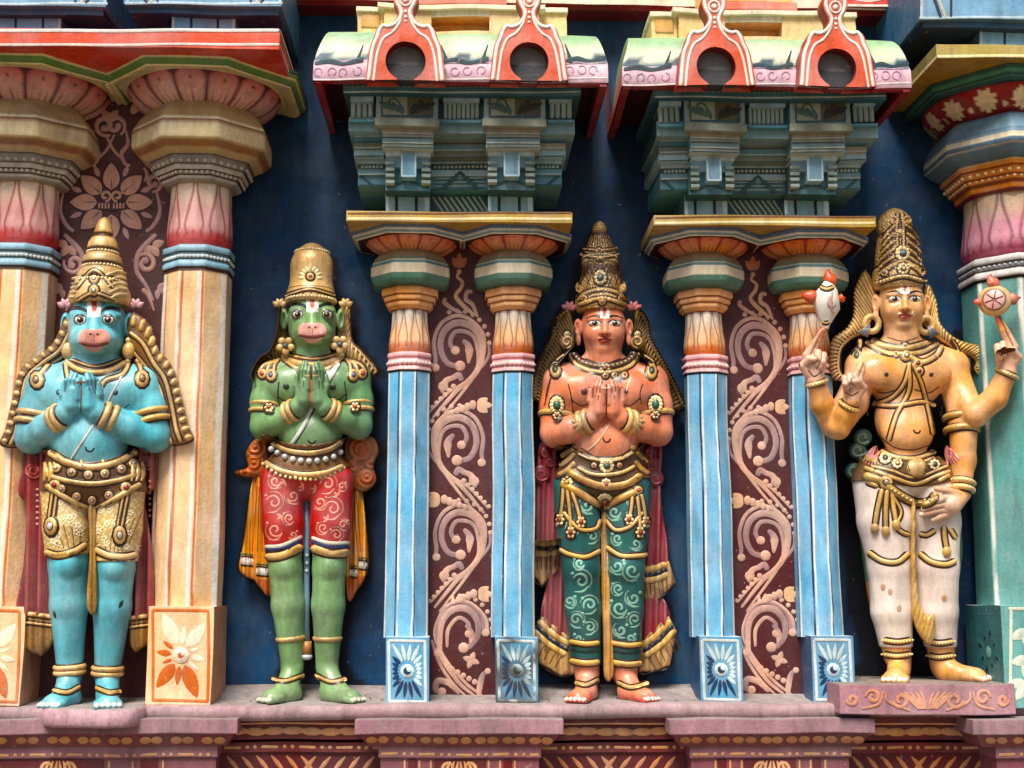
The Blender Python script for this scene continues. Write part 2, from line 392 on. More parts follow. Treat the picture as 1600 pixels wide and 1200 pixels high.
def vase_col(n, top, mid, bot, line, ph=.0, lobes=True):
    def f(TH, SG, s, p):
        q = np.abs(((TH*n/(2*math.pi)+ph) % 1)-.5)*2
        c = mix(top, mid, sm(.1, .55, s)); c = mix(c, bot, sm(.66, .86, s))
        w = .86-.62*sm(.05, .72, s)+.18*np.exp(-((s-.80)/.07)**2)    # bulb-tipped drops
        ln = np.exp(-((q-w)/.11)**2)*(s < .88)
        c = mix(c, line, ln*.85)
        q2 = 1-q
        if lobes: c = mix(c, bot*.75, (np.hypot(q2*.55, (s-.84)) < .09)*.7)
        return c
    return f
def stripes(base, lines, wobble=.012):
    """lines: (facet, q -.414...414, half width, colour) painted by hand down the shaft"""
    def f(TH, SG, s, p):
        k = np.round(TH/(math.pi/4)); q = np.tan(TH-k*math.pi/4)
        q = q+wobble*wav(p*np.array([.2, .2, 1.0]), 9, 1)+wobble*.5*wav(p*np.array([.2, .2, 1.0]), 31, 4)
        c = np.broadcast_to(base, TH.shape+(3,)).copy()
        c = mix(c, base*.72, np.exp(-(((s*2.9+.35) % 1-.5)/.006)**2)*.6)
        for fk, lq, hw, lc in lines:
            m = (k == fk)*sm(hw*1.25, hw*.8, np.abs(q-lq))
            c = mix(c, lc, m*np.clip(.9+.6*wav(p+lq, 14, 2)+.3, .25, 1))
        return c
    return f
def flower_block(mb, s, cx, cy, hw, hh, bg, dark, light, border, n=14, big=False):
    """painted rosette, split by a diagonal into dark and light halves"""
    stroke(mb, [(cx-hw, cy-hh), (cx+hw, cy-hh), (cx+hw, cy+hh), (cx-hw, cy+hh), (cx-hw, cy-hh)], 4.5, border, s, .1, smooth=False)
    for i in range(n):
        a = 2*math.pi*i/n+.13; ca, sa = math.cos(a), math.sin(a)
        r1 = min((hw-5)/max(abs(ca), .01), (hh-6)/max(abs(sa), .01)); r0 = 15 if big else 14
        pale_half = (ca-sa*.75) > 0; big_p = big and i % 2 == 0
        petal(mb, (cx+ca*r0, cy+sa*r0*1.1), (r1-r0)*(1 if big_p or not big else .62), ((r1-r0)*(.42 if big_p else .2) if big else 6.2), a, light if pale_half else dark, s, .1)
    dot(mb, (cx, cy), 11 if not big else 13, light, s, .15); dot(mb, (cx, cy), 8 if not big else 9, dark, s, .2, lift=.0012)
    dot(mb, (cx+2, cy-2), 5, light, s, .3, lift=.002)
def capital_parts(t, X, dc, zpx, sets):
    for name, prof, colf, kw in sets:
        mb = MB(); kw = dict(kw); mat = kw.pop('mat', M_PAINT); extra = kw.pop('extra', None)
        rev(mb, X, dc, prof, colf, zpx=zpx, **kw)
        if extra: extra(mb)
        mb.build(name, mat, t, wob=.0022)
def bead_ring(X, dc, py, r, zpx, n, rb, col):
    def f(mb):
        z = ZZ(zpx, py, dc+r*K)
        for i in range(n):
            th = R(-120+240*i/(n-1)); rr = r*K*float(polyr(np.array(th), 8))
            sphere(mb, (X+rr*math.sin(th), -(dc+rr*math.cos(th)), z), rb*K, col, 5)
    return f
def blue_column(px, label):
    dc = .13; X = XX(px, 800, dc); zp = px
    t = thing('column', label, 'column', (X, -dc, ZL), 'blue octagonal columns in pairs')
    B = C(112, 178, 216); LB = C(150, 190, 214); DB = C(26, 38, 76); GB = C(84, 122, 150)
    GR = C(86, 130, 112); CR = C(222, 210, 180); OR = C(238, 168, 104); ORD = C(150, 78, 40); PK = C(230, 170, 172)
    flat = lambda c: (lambda TH, SG, s, p: np.broadcast_to(c, TH.shape+(3,)))
    sets = [
     ('capital_plate', [(348, 93), (354, 93), (354.6, 92), (357, 92), (357.6, 91), (361, 89), (361.5, 87.5), (364, 86), (364.5, 78)], bands([C(92, 118, 156), GB, CR, CR, C(112, 150, 160), C(112, 150, 160), CR, C(70, 30, 28)]), dict(sub=3)),
     ('lotus_capital', [(362, 76), (366, 73), (374, 66), (382, 56), (389, 45)], lotus_col(12, C(214, 80, 50), C(242, 170, 112), C(150, 22, 18), .5, .11), dict(sub=8, per=24, n=0)),
     ('cushion', [(389, 44), (393, 51), (399, 57), (404, 60), (405, 60.5), (410, 62), (411, 62.4), (413, 62.8), (425, 62.8), (427, 62.4), (434, 60.5), (440, 56), (446, 43)], bands([C(150, 128, 96), C(158, 136, 104), C(120, 138, 112), CR, C(92, 138, 140), CR, CR, CR, GR, GR, GR, GR*.8]), dict(sub=3)),
     ('neck_ring', [(446, 42), (448, 45), (455, 45.5), (458, 44), (459, 40), (461, 41.5), (466, 41), (468, 39), (469, 36), (471, 37.5), (475, 37), (482, 31), (484, 28)], bands([OR, OR, C(246, 186, 128), ORD, OR, C(246, 186, 128), OR, ORD, OR, C(246, 186, 128), OR, C(130, 40, 40)]), dict(sub=3)),
     ('vase', [(482, 28), (488, 28.6), (500, 29), (512, 30), (524, 32.3), (535, 33.8), (543, 33.6), (550, 31.5)], vase_col(10, C(238, 224, 204), C(238, 182, 126), C(208, 108, 48), C(112, 52, 34), .5, False), dict(sub=6, per=24, n=0, relief=lambda TH, s: .9*np.cos(TH*10)*(1-sm(.5, .9, s)))),
     ('pink_ring', [(549, 32), (550, 34.5), (555, 35), (558, 33.5), (560, 33), (563, 34.6), (568, 34.6), (570, 33), (571, 33), (574, 35), (577, 35), (577.3, 33.6), (580, 33.6)], bands([PK, PK, C(214, 120, 124), PK, C(236, 196, 196), C(236, 196, 196), C(206, 110, 116), PK, PK, C(238, 214, 210), BLACK, BLACK]), dict(sub=2, extra=bead_ring(X, dc, 565.5, 34.5, zp, 22, 2.6, C(238, 196, 192)))),
     ('shaft', [(580, 33), (600, 33), (998, 33.6)], stripes(B, [(0, -.365, .042, WHITE), (-1, .35, .055, DB), (0, .31, .036, WHITE), (0, .385, .032, DB), (-1, -.37, .045, WHITE), (1, .36, .06, WHITE), (2, -.36, .06, DB), (-2, .36, .06, DB)], .022), dict(sub=40, per=24)),
    ]
    capital_parts(t, X, dc, zp, sets)
    mb = MB(); pxl, pxr = px-34, px+33; db = .252
    pbox(mb, pxl, pxr, 996, 1100, .03, db, C(96, 160, 196), side=C(52, 90, 132), top=C(200, 205, 205))
    flower_block(mb, surf_flat(db+.0008), px-1, 1049, 28, 47, B, C(20, 52, 92), C(196, 220, 224), C(206, 214, 212), 20)
    mb.build('base_block', M_PAINT, t, wob=.0025)
    return t
BP = [637, 801, 1107, 1273]
c0 = blue_column(BP[0], 'blue octagonal column just right of the green statue, left of its pair')
x0 = XX(BP[0], 800, .13)
for px, lb in zip(BP[1:], ['blue octagonal column just left of the red statue, with sooty base block', 'blue octagonal column just right of the red statue', 'blue octagonal column left of the gold statue, behind its conch']):
    cc_ = copy_tree(c0, (XX(px, 800, .13)-x0, 0, 0), lb)
    if 'sooty' in lb:
        for o in cc_.children:
            if o.name.startswith('base_block'):
                o['label'] = 'soot-stained blue flower base block'
                o.data = o.data.copy(); a = o.data.attributes['Col'].data; n = len(a); c = np.zeros(n*4, np.float32); a.foreach_get('color', c); c = c.reshape(n, 4)
                v = np.zeros(n*3, np.float32); o.data.vertices.foreach_get('co', v); v = v.reshape(n, 3); m = np.clip(.55+.9*wav(v, 38, 1)+.4*wav(v, 90, 2), 0, .88)
                c[:, :3] = mix(c[:, :3], C(54, 52, 46), m); a.foreach_set('color', c.ravel())

def cream_column(px, label):
    dc = .16; X = XX(px, 800, dc); zp = px
    t = thing('column', label, 'column', (X, -dc, ZL), 'cream columns beside the blue statue')
    G = C(96, 138, 66); GD = C(44, 80, 66); Y = C(222, 208, 150); BE = C(196, 168, 118); BEL = C(226, 208, 160); BR = C(150, 100, 56)
    GY = C(150, 142, 130); GYL = C(196, 190, 176); LB = C(140, 186, 210); CRM = C(240, 202, 152); OL = C(198, 104, 48); SB = C(70, 40, 34)
    sets = [
     ('capital_plate', [(73, 158), (78, 158), (79, 157), (84, 157), (85, 155), (88, 155), (89, 154), (97, 150), (98, 149), (101, 147), (102, 146), (104, 145), (105, 128)], bands([GD, GD, G, G, Y, Y, G, G*.9, G*.8, Y, Y, Y*.8, C(120, 40, 44)]), dict(sub=3)),
     ('lotus_capital', [(103, 124), (112, 120), (128, 111), (144, 97), (158, 80)], lotus_col(14, C(170, 34, 56), C(246, 198, 180), C(80, 8, 24), .5, .11), dict(sub=8, per=24, n=0)),
     ('cushion', [(155, 76), (158, 82), (168, 94), (178, 101), (180, 102.5), (184, 104), (186, 104.6), (207, 105), (212, 104), (214, 103), (226, 95), (238, 80), (244, 66)], bands([BE*.85, BE*.85, BE*.9, BE, C(236, 226, 190), BR, BEL, BEL, BE, BR, BE, BE*.85, BE*.7]), dict(sub=3)),
     ('neck_ring', [(228, 77), (231, 80), (239, 79), (240, 75), (246, 75), (254, 73), (255, 69), (258, 70), (264, 67), (265, 63), (271, 63), (273, 59), (277, 59), (284, 51)], bands([GYL, GYL, SB, GY, GY, SB, GYL, GYL, SB, GY, SB, GYL, GY]), dict(sub=3, extra=lambda mb: (bead_ring(X, dc, 250, 74, zp, 26, 3.4, GYL)(mb), bead_ring(X, dc, 268, 63, zp, 34, 2.6, C(214, 206, 192))(mb)))),
     ('vase', [(281, 48), (290, 47), (305, 47), (325, 48.5), (345, 50.5), (360, 51.5), (372, 51), (383, 47)], vase_col(8, C(240, 216, 190), C(234, 170, 164), C(200, 30, 32), C(150, 22, 28), 0.0), dict(sub=6, per=24, n=0, relief=lambda TH, s: 1.2*np.cos(TH*10)*(1-sm(.5, .9, s))-1.5*np.exp(-((s-.0)/.1)**2))),
     ('blue_ring', [(381, 48), (382, 53), (391, 53.5), (393, 51), (395, 50), (400, 51.5), (404, 50), (406, 50), (408, 53), (415, 53), (416.5, 51), (421, 51)], bands([LB, LB, GD*.6, C(120, 150, 168), C(170, 200, 212), GD*.8, LB, LB, LB, SB, SB]), dict(sub=2, extra=bead_ring(X, dc, 399.5, 50.8, zp, 34, 3.0, C(214, 222, 220)))),
     ('shaft', [(421, 50), (460, 50), (950, 51.5)], stripes(CRM, [(0, -.30, .05, OL), (0, -.385, .04, WHITE), (0, .24, .06, WHITE), (0, .36, .04, OL), (-1, -.33, .08, WHITE), (-1, -.22, .035, OL), (1, .32, .13, WHITE), (2, 0, .1, WHITE)], .018), dict(sub=40, per=24)),
    ]
    capital_parts(t, X, dc, zp, sets)
    mb = MB(); db = .30; pxl, pxr = px-66, px+36
    pbox(mb, pxl, pxr, 948, 1101, .03, db, C(240, 200, 158), side=C(206, 150, 110), top=C(230, 205, 190))
    flower_block(mb, surf_flat(db+.0008), (pxl+pxr)/2+1, 1024, 43, 70, CRM, C(206, 104, 44), C(246, 228, 200), C(214, 120, 60), 12, True)
    mb.build('base_block', M_PAINT, t, wob=.003)
    return t
t1 = cream_column(296, 'cream octagonal column with lotus capital right of the blue statue')
copy_tree(t1, (XX(12, 800, .16)-XX(296, 800, .16), 0, 0), 'cream octagonal column cut by the left picture edge, left of blue statue')

def teal_column():
    px = 1618; dc = .15; X = XX(1604, 800, dc)+.02; zp = 1600
    t = thing('column', 'thick teal octagonal column with painted lotus capital at the right edge', 'column', (X, -dc, ZL))
    T = C(92, 156, 152); TD = C(30, 74, 66); BL = C(104, 140, 158); CR = C(218, 206, 176); OR = C(224, 138, 56); ORD = C(140, 70, 30)
    def rosette(TH, SG, s, p):
        n = 14; q = ((TH*n/(2*math.pi)) % 1)-.5
        c = mix(C(160, 40, 34), C(120, 24, 30), s)
        c = mix(c, C(232, 208, 160), (np.hypot(q*1.5, (s-.45)*1.3) < .42+.06*np.sin(9*np.arctan2(s-.45, q)))*1.0)
        c = mix(c, C(150, 36, 32), (np.hypot((np.abs(q)-.5)*1.6, (s-.35)*1.0) < .12)*1.0)
        c = mix(c, C(226, 200, 150), (np.hypot((np.abs(q)-.5)*1.6, (s-.62)) < .1)*1.0)
        return mix(c, C(150, 50, 34), sm(.72, 1, s)*.8)
    sets = [
     ('capital_plate', [(96, 152), (104, 152), (105, 150), (112, 149), (113, 147), (117, 146), (118, 144), (125, 142), (127, 134)], bands([C(56, 96, 80), TD, C(76, 140, 108), C(54, 112, 92), TD, C(64, 120, 100), TD, TD*.6]), dict(sub=3)),
     ('lotus_capital', [(124, 138), (136, 134), (152, 124), (168, 110), (180, 94)], rosette, dict(sub=8, per=24, n=0)),
     ('cushion', [(174, 100), (178, 112), (190, 122), (197, 126), (198, 126.5), (203, 127.5), (210, 128), (211, 128.4), (219, 128), (220, 127), (232, 118), (244, 104), (252, 88)], bands([BL, BL, BL, C(70, 104, 130), BL, CR, CR, C(70, 104, 130), C(196, 186, 160), BL*.8, BL*.7, BL*.6]), dict(sub=3)),
     ('neck_ring', [(243, 100), (246, 105), (254, 104), (256, 99), (262, 98), (268, 95), (270, 92), (276, 91), (282, 86), (290, 84), (296, 80)], bands([C(240, 190, 120), OR, ORD, OR, OR, ORD, OR, ORD, OR, C(120, 40, 40)]), dict(sub=3, extra=lambda mb: (bead_ring(X, dc, 263, 98, zp, 34, 3.2, C(240, 214, 160))(mb), bead_ring(X, dc, 273, 92, zp, 40, 2.6, C(240, 204, 150))(mb)))),
     ('vase', [(294, 78), (302, 78), (320, 79), (345, 82), (365, 85), (380, 86), (390, 85), (398, 82)], vase_col(11, C(216, 186, 150), C(196, 128, 146), C(140, 50, 74), C(96, 24, 48), .2), dict(sub=6, per=24, n=0)),
     ('grey_ring', [(394, 82), (396, 87), (404, 87), (406, 84), (414, 84), (416, 82), (420, 86), (428, 86), (429, 82), (433, 82)], bands([C(196, 196, 196), C(196, 196, 196), C(70, 70, 74), C(150, 152, 156), C(70, 70, 74), C(206, 204, 200), C(206, 204, 200), BLACK, BLACK]), dict(sub=2, extra=bead_ring(X, dc, 410, 84, zp, 44, 2.8, C(170, 172, 174)))),
     ('shaft', [(433, 82), (470, 82), (952, 84)], stripes(T, [(0, -.39, .035, WHITE), (0, .39, .035, WHITE), (-1, .40, .03, WHITE), (0, -.25, .012, C(28, 50, 50)), (1, 0, .02, WHITE), (-1, -.36, .03, WHITE)], .012), dict(sub=40, per=24)),
    ]
    capital_parts(t, X, dc, zp, sets)
    mb = MB(); db = .38
    pbox(mb, 1567, 1790, 947, 1107, .05, db, C(108, 170, 166), side=C(54, 110, 114), top=C(190, 200, 190))
    s = surf_flat(db+.0008)
    stroke(mb, [(1579, 952), (1579, 1100)], 5, C(216, 220, 200), s, .1); stroke(mb, [(1575, 952), (1790, 952)], 5, C(216, 220, 200), s, .1)
    for i, y in enumerate((985, 1030, 1070)):
        for a in (-60, -10, 40, 90, 150): petal(mb, (1604+4*(i % 2), y), 30, 17, R(a+i*17), C(206, 220, 200), s, .1)
    xs = XX(1567, 1000, db)-.0008
    def surf_side(q):   # q: (distance from the wall in units, py)
        z = P(np.full(len(q), 1567), q[:, 1], db)[:, 2]
        return np.stack([np.full(len(q), xs), -q[:, 0]*K, z], -1), np.tile([-1., 0, 0], (len(q), 1))
    for i in range(8):
        a = 2*math.pi*i/8+.3
        petal(mb, (105+14*math.cos(a), 1022+14*math.sin(a)), 40 if i % 2 == 0 else 24, 24, a, C(16, 44, 48), surf_side, .1)
    dot(mb, (105, 1022), 11, C(120, 180, 172), surf_side, .2)
    stroke(mb, [(62, 962), (152, 962), (152, 1088), (62, 1088), (62, 962)], 5, C(150, 190, 180), surf_side, .1, smooth=False)
    mb.build('base_block', M_PAINT, t, wob=.003)
teal_column()

# ================================================================== carved panels between the columns
SCR = C(208, 164, 142); SCG = C(158, 124, 124); SCP = C(224, 176, 138)
def scroll_panel(label, X0px=718):
    d = .11
    X = XX(718, 800, d)
    t = thing('scroll_panel', label, 'carved panel', (X, -d/2, ZL), 'maroon panels with painted scrolls')
    mb = MB(); pbox(mb, 645, 795, 366, 1101, .0, d, C(78, 28, 32), cell=.04); mb.build('panel', M_PAINT, t, wob=.0015)
    mb = MB(); s = surf_flat(d+.0006); rnd = random.Random(5)
    gr = lambda t: mix(np.broadcast_to(SCG, (len(t), 3)), SCR, .5+.5*np.sin(t*5))
    def flower(x, y, k, r=1.0):
        for a, L in ((-35, 20), (0, 24), (35, 20)): petal(mb, (x, y), L*r, 13*r, R(a)+(0 if k > 0 else math.pi), SCP, s, .1)
        for i in range(5): dot(mb, (x-k*(7+8*i), y+i*3), 6-.5*i, SCR, s, .3, 1.3)
    def unit(cx, cy, k, last=False):
        """one volute; k=+1: the stem rises from the lower left, passes right and over the top"""
        tr = lambda p: [(cx+k*x, cy+y) for x, y in p]
        def st(p, w, ball=0, h=.07): stroke(mb, tr(p), w, gr, s, h); dot(mb, (cx+k*p[-1][0]+k*2, cy+p[-1][1]-1), ball, SCR, s, .16) if ball else None
        e = [] if last else 1
        st([(41, 8), (37, -18), (17, -39), (-5, -44), (-27, -31), (-38, -4), (-36, 24), (-38, 38)], [5, 6, 6, 6, 6, 6, 7, 6], 6.5)
        st(([(-40, 116), (-6, 76)] if not last else [(22, 104), (-4, 82), (-30, 44)])[:2 if not last else 3]+([(25, 46), (37, 14)] if not last else [(-34, 20), (-30, -12)])+([(34, -10), (20, -28), (-3, -33), (-22, -20), (-28, 6), (-18, 29), (0, 35)] if not last else [(-14, -30), (8, -32), (24, -16), (26, 8), (14, 26), (2, 30)]), [4, 6, 7, 9, 10, 11, 11, 10, 9, 8], 8.5)
        if not last:
            st([(-32, 122), (8, 72), (29, 36), (28, 0), (17, -17), (-4, -19), (-13, -3), (-7, 11)], [3, 4, 5, 6, 6, 6, 7, 7], 7)
            st([(-46, 108), (-18, 78), (16, 54), (45, 22), (47, -4)], [3, 4, 4, 5, 4])
            for i in range(7): dot(mb, (cx+k*(-8-6.5*i), cy+66+6.5*i), 4.4-.15*i, SCR, s, .16)
            st([(-26, 76), (-20, 58), (-8, 52), (0, 48), (5, 57)], [5, 11, 8, 9, 8]); dot(mb, (cx-k*24, cy+66), 8, SCR, s, .1)
            flower(cx+k*29, cy+95, k, 1.0)
        else:
            st([(34, 104), (8, 84), (-22, 50), (-40, 14), (-36, -14), (-18, -38), (6, -42), (30, -24), (36, 6)], [4, 5, 5, 5, 6, 6, 6, 6, 5], 6.5); st([(10, 106), (-16, 80), (-36, 48), (-46, 16)], [3, 5, 5, 4])
            st([(-22, 28), (-20, 0), (-4, -18), (12, -8), (10, 8)], [4, 6, 6, 6, 6], 6.5)
            st([(-2, 100), (-18, 84), (-36, 80), (-40, 92), (-32, 98)], [5, 9, 10, 10, 9], 7); st([(28, 108), (30, 88), (34, 72), (40, 66)], [5, 9, 9, 6], 5)
            for j in range(4): petal(mb, (cx+16*k, cy+48), 14, 9, R(90*j+20), SCR, s, .1)
            for j in range(5): dot(mb, (cx+k*(-14+9*j), cy+62+5*j), 4.6, SCR, s, .16)
        st([(15, 30), (16, 6), (7, -7)], [4, 13, 6] if not last else [3, 10, 5])
        for i in range(8):
            a = R(-2-i*15); dot(mb, (cx+k*48*math.cos(a), cy+52*math.sin(a)), 3.8, SCR, s, .16) if abs(48*math.cos(a)) < 48 else None
    cents = [(716, 538, 1), (716, 686, -1), (718, 834, 1), (720, 984, 1)]
    for i, (cx, cy, k) in enumerate(cents): unit(cx, cy, k, i == 3)
    # tip
    stroke(mb, [(740, 492), (722, 476), (712, 462), (720, 450), (722, 440), (714, 432), (718, 424)], [4, 7, 7, 6, 6, 5, 4], SCP, s, .22)
    stroke(mb, [(746, 496), (738, 476), (728, 468), (730, 456), (738, 456)], [4, 6, 7, 7, 6], SCR, s, .22)
    stroke(mb, [(722, 490), (706, 482), (694, 472), (697, 466)], [4, 6, 7, 6], SCR, s, .22)
    for a in (-125, -90, -55): petal(mb, (717, 418), 24 if a == -90 else 20, 11, R(a), C(196, 120, 76), s, .2)
    dot(mb, (717, 424), 4, SCP, s, .4)
    mb.build('scroll_ornament', M_PAINT, t, wob=.002)
    return t
sp = scroll_panel('tall maroon panel of beige scrolls between the blue columns right of green statue')
copy_tree(sp, (XX(1191, 800, .11)-XX(718, 800, .11), 0, 0), 'tall maroon panel of beige scrolls between the blue columns left of gold statue')
def lotus_panel():
    d = .11; X = XX(165, 600, d)
    t = thing('scroll_panel', 'maroon panel with large painted lotus flower behind the blue statue', 'carved panel', (X, -d/2, ZL))
    mb = MB(); pbox(mb, 20, 312, 150, 1101, 0, d, C(86, 42, 42), cell=.04); mb.build('panel', M_PAINT, t, wob=.0015)
    mb = MB(); s = surf_flat(d+.0006); A = C(208, 156, 134); B_ = C(196, 150, 146)
    DKM = C(64, 28, 30)
    for i in range(8):
        a = R(-90+i*45); ca, sa = math.cos(a), math.sin(a); o = (174+20*ca, 316+17*sa); an = math.atan2(sa*.88, ca)
        petal(mb, o, 48, 33, an, DKM, s, .04); petal(mb, (o[0]+2*ca, o[1]+2*sa), 43, 26, an, A, surf_flat(d+.0016), .1)
        stroke(mb, [(174+26*ca, 316+22*sa), (174+46*ca, 316+38*sa)], [3, 1.2], C(150, 100, 90), surf_flat(d+.0042), .1)
        a2 = a+R(22.5); petal(mb, (174+50*math.cos(a2), 316+43*math.sin(a2)), 20, 8, a2, B_, s, .15)
    dot(mb, (174, 314), 21, DKM, surf_flat(d+.0036), .06, .8)
    for k in (-1, 1):
        stroke(mb, spiral(174+k*9, 306, 9, 3, 90, k*1.1), 4.5, A, surf_flat(d+.0052), .2)
        for i in range(4): stroke(mb, [(174+k*(4+5*i), 317), (174+k*(4+5*i), 326)], 3.2, A, surf_flat(d+.0052), .2)
    def sw(pts, w): stroke(mb, pts, w, A if random.random() < .5 else B_, s, .2)
    for k, m in ((1, 0), (-1, 344)):
        f = lambda x: m+k*x if k > 0 else 344-x
        q = spiral(f(180), 196, 17, 5, 60, -k*1.15); sw(q, [4, 7, 8, 7]); dot(mb, q[-1], 5, A, s, .3)
        sw([(f(197), 204), (f(200), 225), (f(190), 240), (f(196), 256), (f(204), 258)], [3, 6, 7, 6, 4])
        sw([(f(165), 210), (f(176), 232), (f(188), 246)], [3, 5, 3]); petal(mb, (f(206), 178), 22, 13, R(-60 if k > 0 else 240), A, s, .2)
        q = spiral(f(240), 285, 15, 4, 100, -k*1.15); sw(q, [4, 7, 7, 6]); dot(mb, q[-1], 5, B_, s, .3)
        sw([(f(245), 300), (f(250), 330), (f(240), 352), (f(228), 362)], [3, 6, 7, 5]); sw([(f(225), 262), (f(230), 272), (f(226), 284)], [4, 6, 3])
        q = spiral(f(228), 412, 17, 5, 200, k*1.15); sw(q, [4, 7, 8, 7]); dot(mb, q[-1], 6, B_, s, .3)
        sw([(f(244), 366), (f(226), 384), (f(215), 400), (f(214), 424), (f(228), 446), (f(240), 470)], [6, 9, 8, 7, 6, 3])
        for a in (-20, 60, 130): petal(mb, (f(238), 384), 20, 13, R(a) if k > 0 else R(180-a), A, s, .2)
        sw([(f(222), 452), (f(232), 462), (f(241), 486)], [8, 6, 3])
        for a in (-40, 20, 90): petal(mb, (f(246), 452), 16, 9, R(a) if k > 0 else R(180-a), B_, s, .2)
    for x in (150, 190): petal(mb, (172, 190), 22, 14, R(-90+(x-170)*1.6), A, s, .2)
    mb.build('scroll_ornament', M_PAINT, t)
lotus_panel()

# ================================================================== bracketed entablature and roof of each small shrine
def sx(px, py, d): return XX(px, py, d)
def shrine_top(label_e, label_r):
    X = XX(718, 340, .3)
    t = thing('entablature', label_e, 'entablature', (X, -.2, ZZ(718, 346, .385)), 'grey green entablatures over the blue columns')
    TL = C(84, 136, 152); TD = C(44, 86, 94); GT = C(148, 180, 188); GB = C(134, 178, 200); LBL = C(186, 214, 224); BRN = C(160, 150, 130); GRN = C(104, 146, 158); DK = C(26, 42, 46); EDGE_HL = C(172, 190, 182)  # pale edge strokes paint a bevel highlight along the lower edges
    def part(name, f, mat=M_GREY):
        mb = MB(); f(mb); mb.build(name, mat, t, wob=.002)
    def abacus(mb):
        pbox(mb, 541, 894, 331, 347, 0, .385, C(186, 152, 72), bot=C(170, 132, 52), cell=.03)
        stroke(mb, [(543, 341.5), (892, 342.5)], 4.2, C(236, 218, 160), surf_flat(.3855), .1)
        stroke(mb, [(543, 333), (892, 333)], 3, C(120, 76, 40), surf_flat(.3855), .1)
    part('abacus', abacus, M_PAINT)
    def stub(a, b):
        def f(mb):
            pbox(mb, a, b, 295, 332.5, 0, .25, GB, side=TL)
            s = surf_flat(.2508); w = b-a
            for q, c, ww in ((.03, LBL, 5), (.24, DK, 4.5), (.69, DK, 4.5), (.93, LBL, 7)): stroke(mb, [(a+w*q, 297), (a+w*q, 331)], ww, c, s, .08)
        return f
    part('bracket_stub', stub(603, 672)); part('bracket_stub', stub(763, 833))
    def hatch(mb):
        pbox(mb, 672, 764, 300, 333, 0, .215, TD)
        for i in range(9):
            x = 676+i*9; stroke(mb, [(x, 308+max(0, 0)), (min(x+16, 762), 331)], 3.2, C(160, 176, 160), surf_flat(.2155), .1)
    part('hatched_panel', hatch)
    # tier 1: side wings, middle piece, two bracket blocks
    def banded(mb, a, b, ys, d, cols, step=.012, side=None):
        for i in range(len(ys)-1): pbox(mb, a, b, ys[i], ys[i+1]-.3, 0, d-(i % 2)*step*.5-i*step*.55, cols[i % len(cols)], side=side if side is not None else cols[i % len(cols)]); stroke(mb, [(a+1, ys[i+1]-1.6), (b-1, ys[i+1]-1.6)], 1.8, EDGE_HL if i % 2 == 0 else TD, surf_flat(d-(i % 2)*step*.5-i*step*.55+.0006), .1)
    def tier1(mb):
        banded(mb, 559, 606, [246, 256, 264, 274, 291], .33, [GT, TD, GRN, TL]); banded(mb, 830, 878, [246, 256, 264, 274, 291], .33, [GT, TD, GRN, TL])
        for a, k in ((562, 1), (875, -1)):
            s = surf_flat(.306); stroke(mb, [(a, 273), (a+k*20, 290)], 4, TD, s, .3)
            for i in range(6): dot(mb, (a+k*(4+6*i), 261), 2.6, C(150, 170, 160), surf_flat(.325), .5)
        banded(mb, 606, 830, [248, 256, 266, 276, 298], .30, [GRN, TD, GT, TL])
        s = surf_flat(.282); stroke(mb, [(692, 295), (719, 270), (746, 295)], 6, TD, surf_flat(.286), .3, smooth=False)
        for i in range(13): dot(mb, (680+6.6*i, 261), 2.6, C(160, 170, 150), surf_flat(.295), .5)
        for y in (279, 285, 291): stroke(mb, [(679, y), (758, y)], 2.2, C(140, 158, 146), s, .1)
    part('lower_tier', tier1)
    def bracket(a, b):
        def f(mb):
            w = b-a
            pbox(mb, a, b, 231, 243, 0, .385, LBL, side=TL); pbox(mb, a+3, b-3, 243, 262, 0, .36, GB, side=TL)
            pbox(mb, a, b, 262, 298, 0, .335, TL, bot=TD, side=TD)
            pbox(mb, a+w*.36, a+w*.66, 240, 276, .3, .392, C(122, 168, 190), side=LBL)
            s = surf_flat(.3928); stroke(mb, [(a+w*.36, 241), (a+w*.36, 275), (a+w*.66, 275), (a+w*.66, 241)], 3, LBL, s, .1, smooth=False)
            for q in (.1, .9):
                for y in (252, 262, 271, 281): pbox(mb, a+w*(q-.1), a+w*(q+.1), y, y+5, .3, .372, C(150, 170, 160), side=TD)
            stroke(mb, [(a+2, 293), (a+w*.5, 282), (b-2, 293)], 5, TD, surf_flat(.3355), .3, smooth=False)
        return f
    part('bracket', bracket(602, 673)); part('bracket', bracket(763, 836))
    def tier2(mb):
        banded(mb, 553, 600, [207, 215, 224, 233, 246], .385, [GRN, TL, C(110, 118, 96), GT]); banded(mb, 842, 884, [207, 215, 224, 233, 246], .385, [GRN, TL, BRN, GT])
        banded(mb, 600, 842, [207, 216, 226, 236, 248], .355, [C(122, 138, 134), BRN*.8, GRN, C(122, 124, 110)])
        for a, b in ((597, 677), (760, 844)): banded(mb, a, b, [196, 210, 217, 225, 232], .44, [BRN, C(150, 156, 140), C(116, 144, 144), C(172, 182, 168)], .006, side=TL)
    part('middle_tier', tier2)
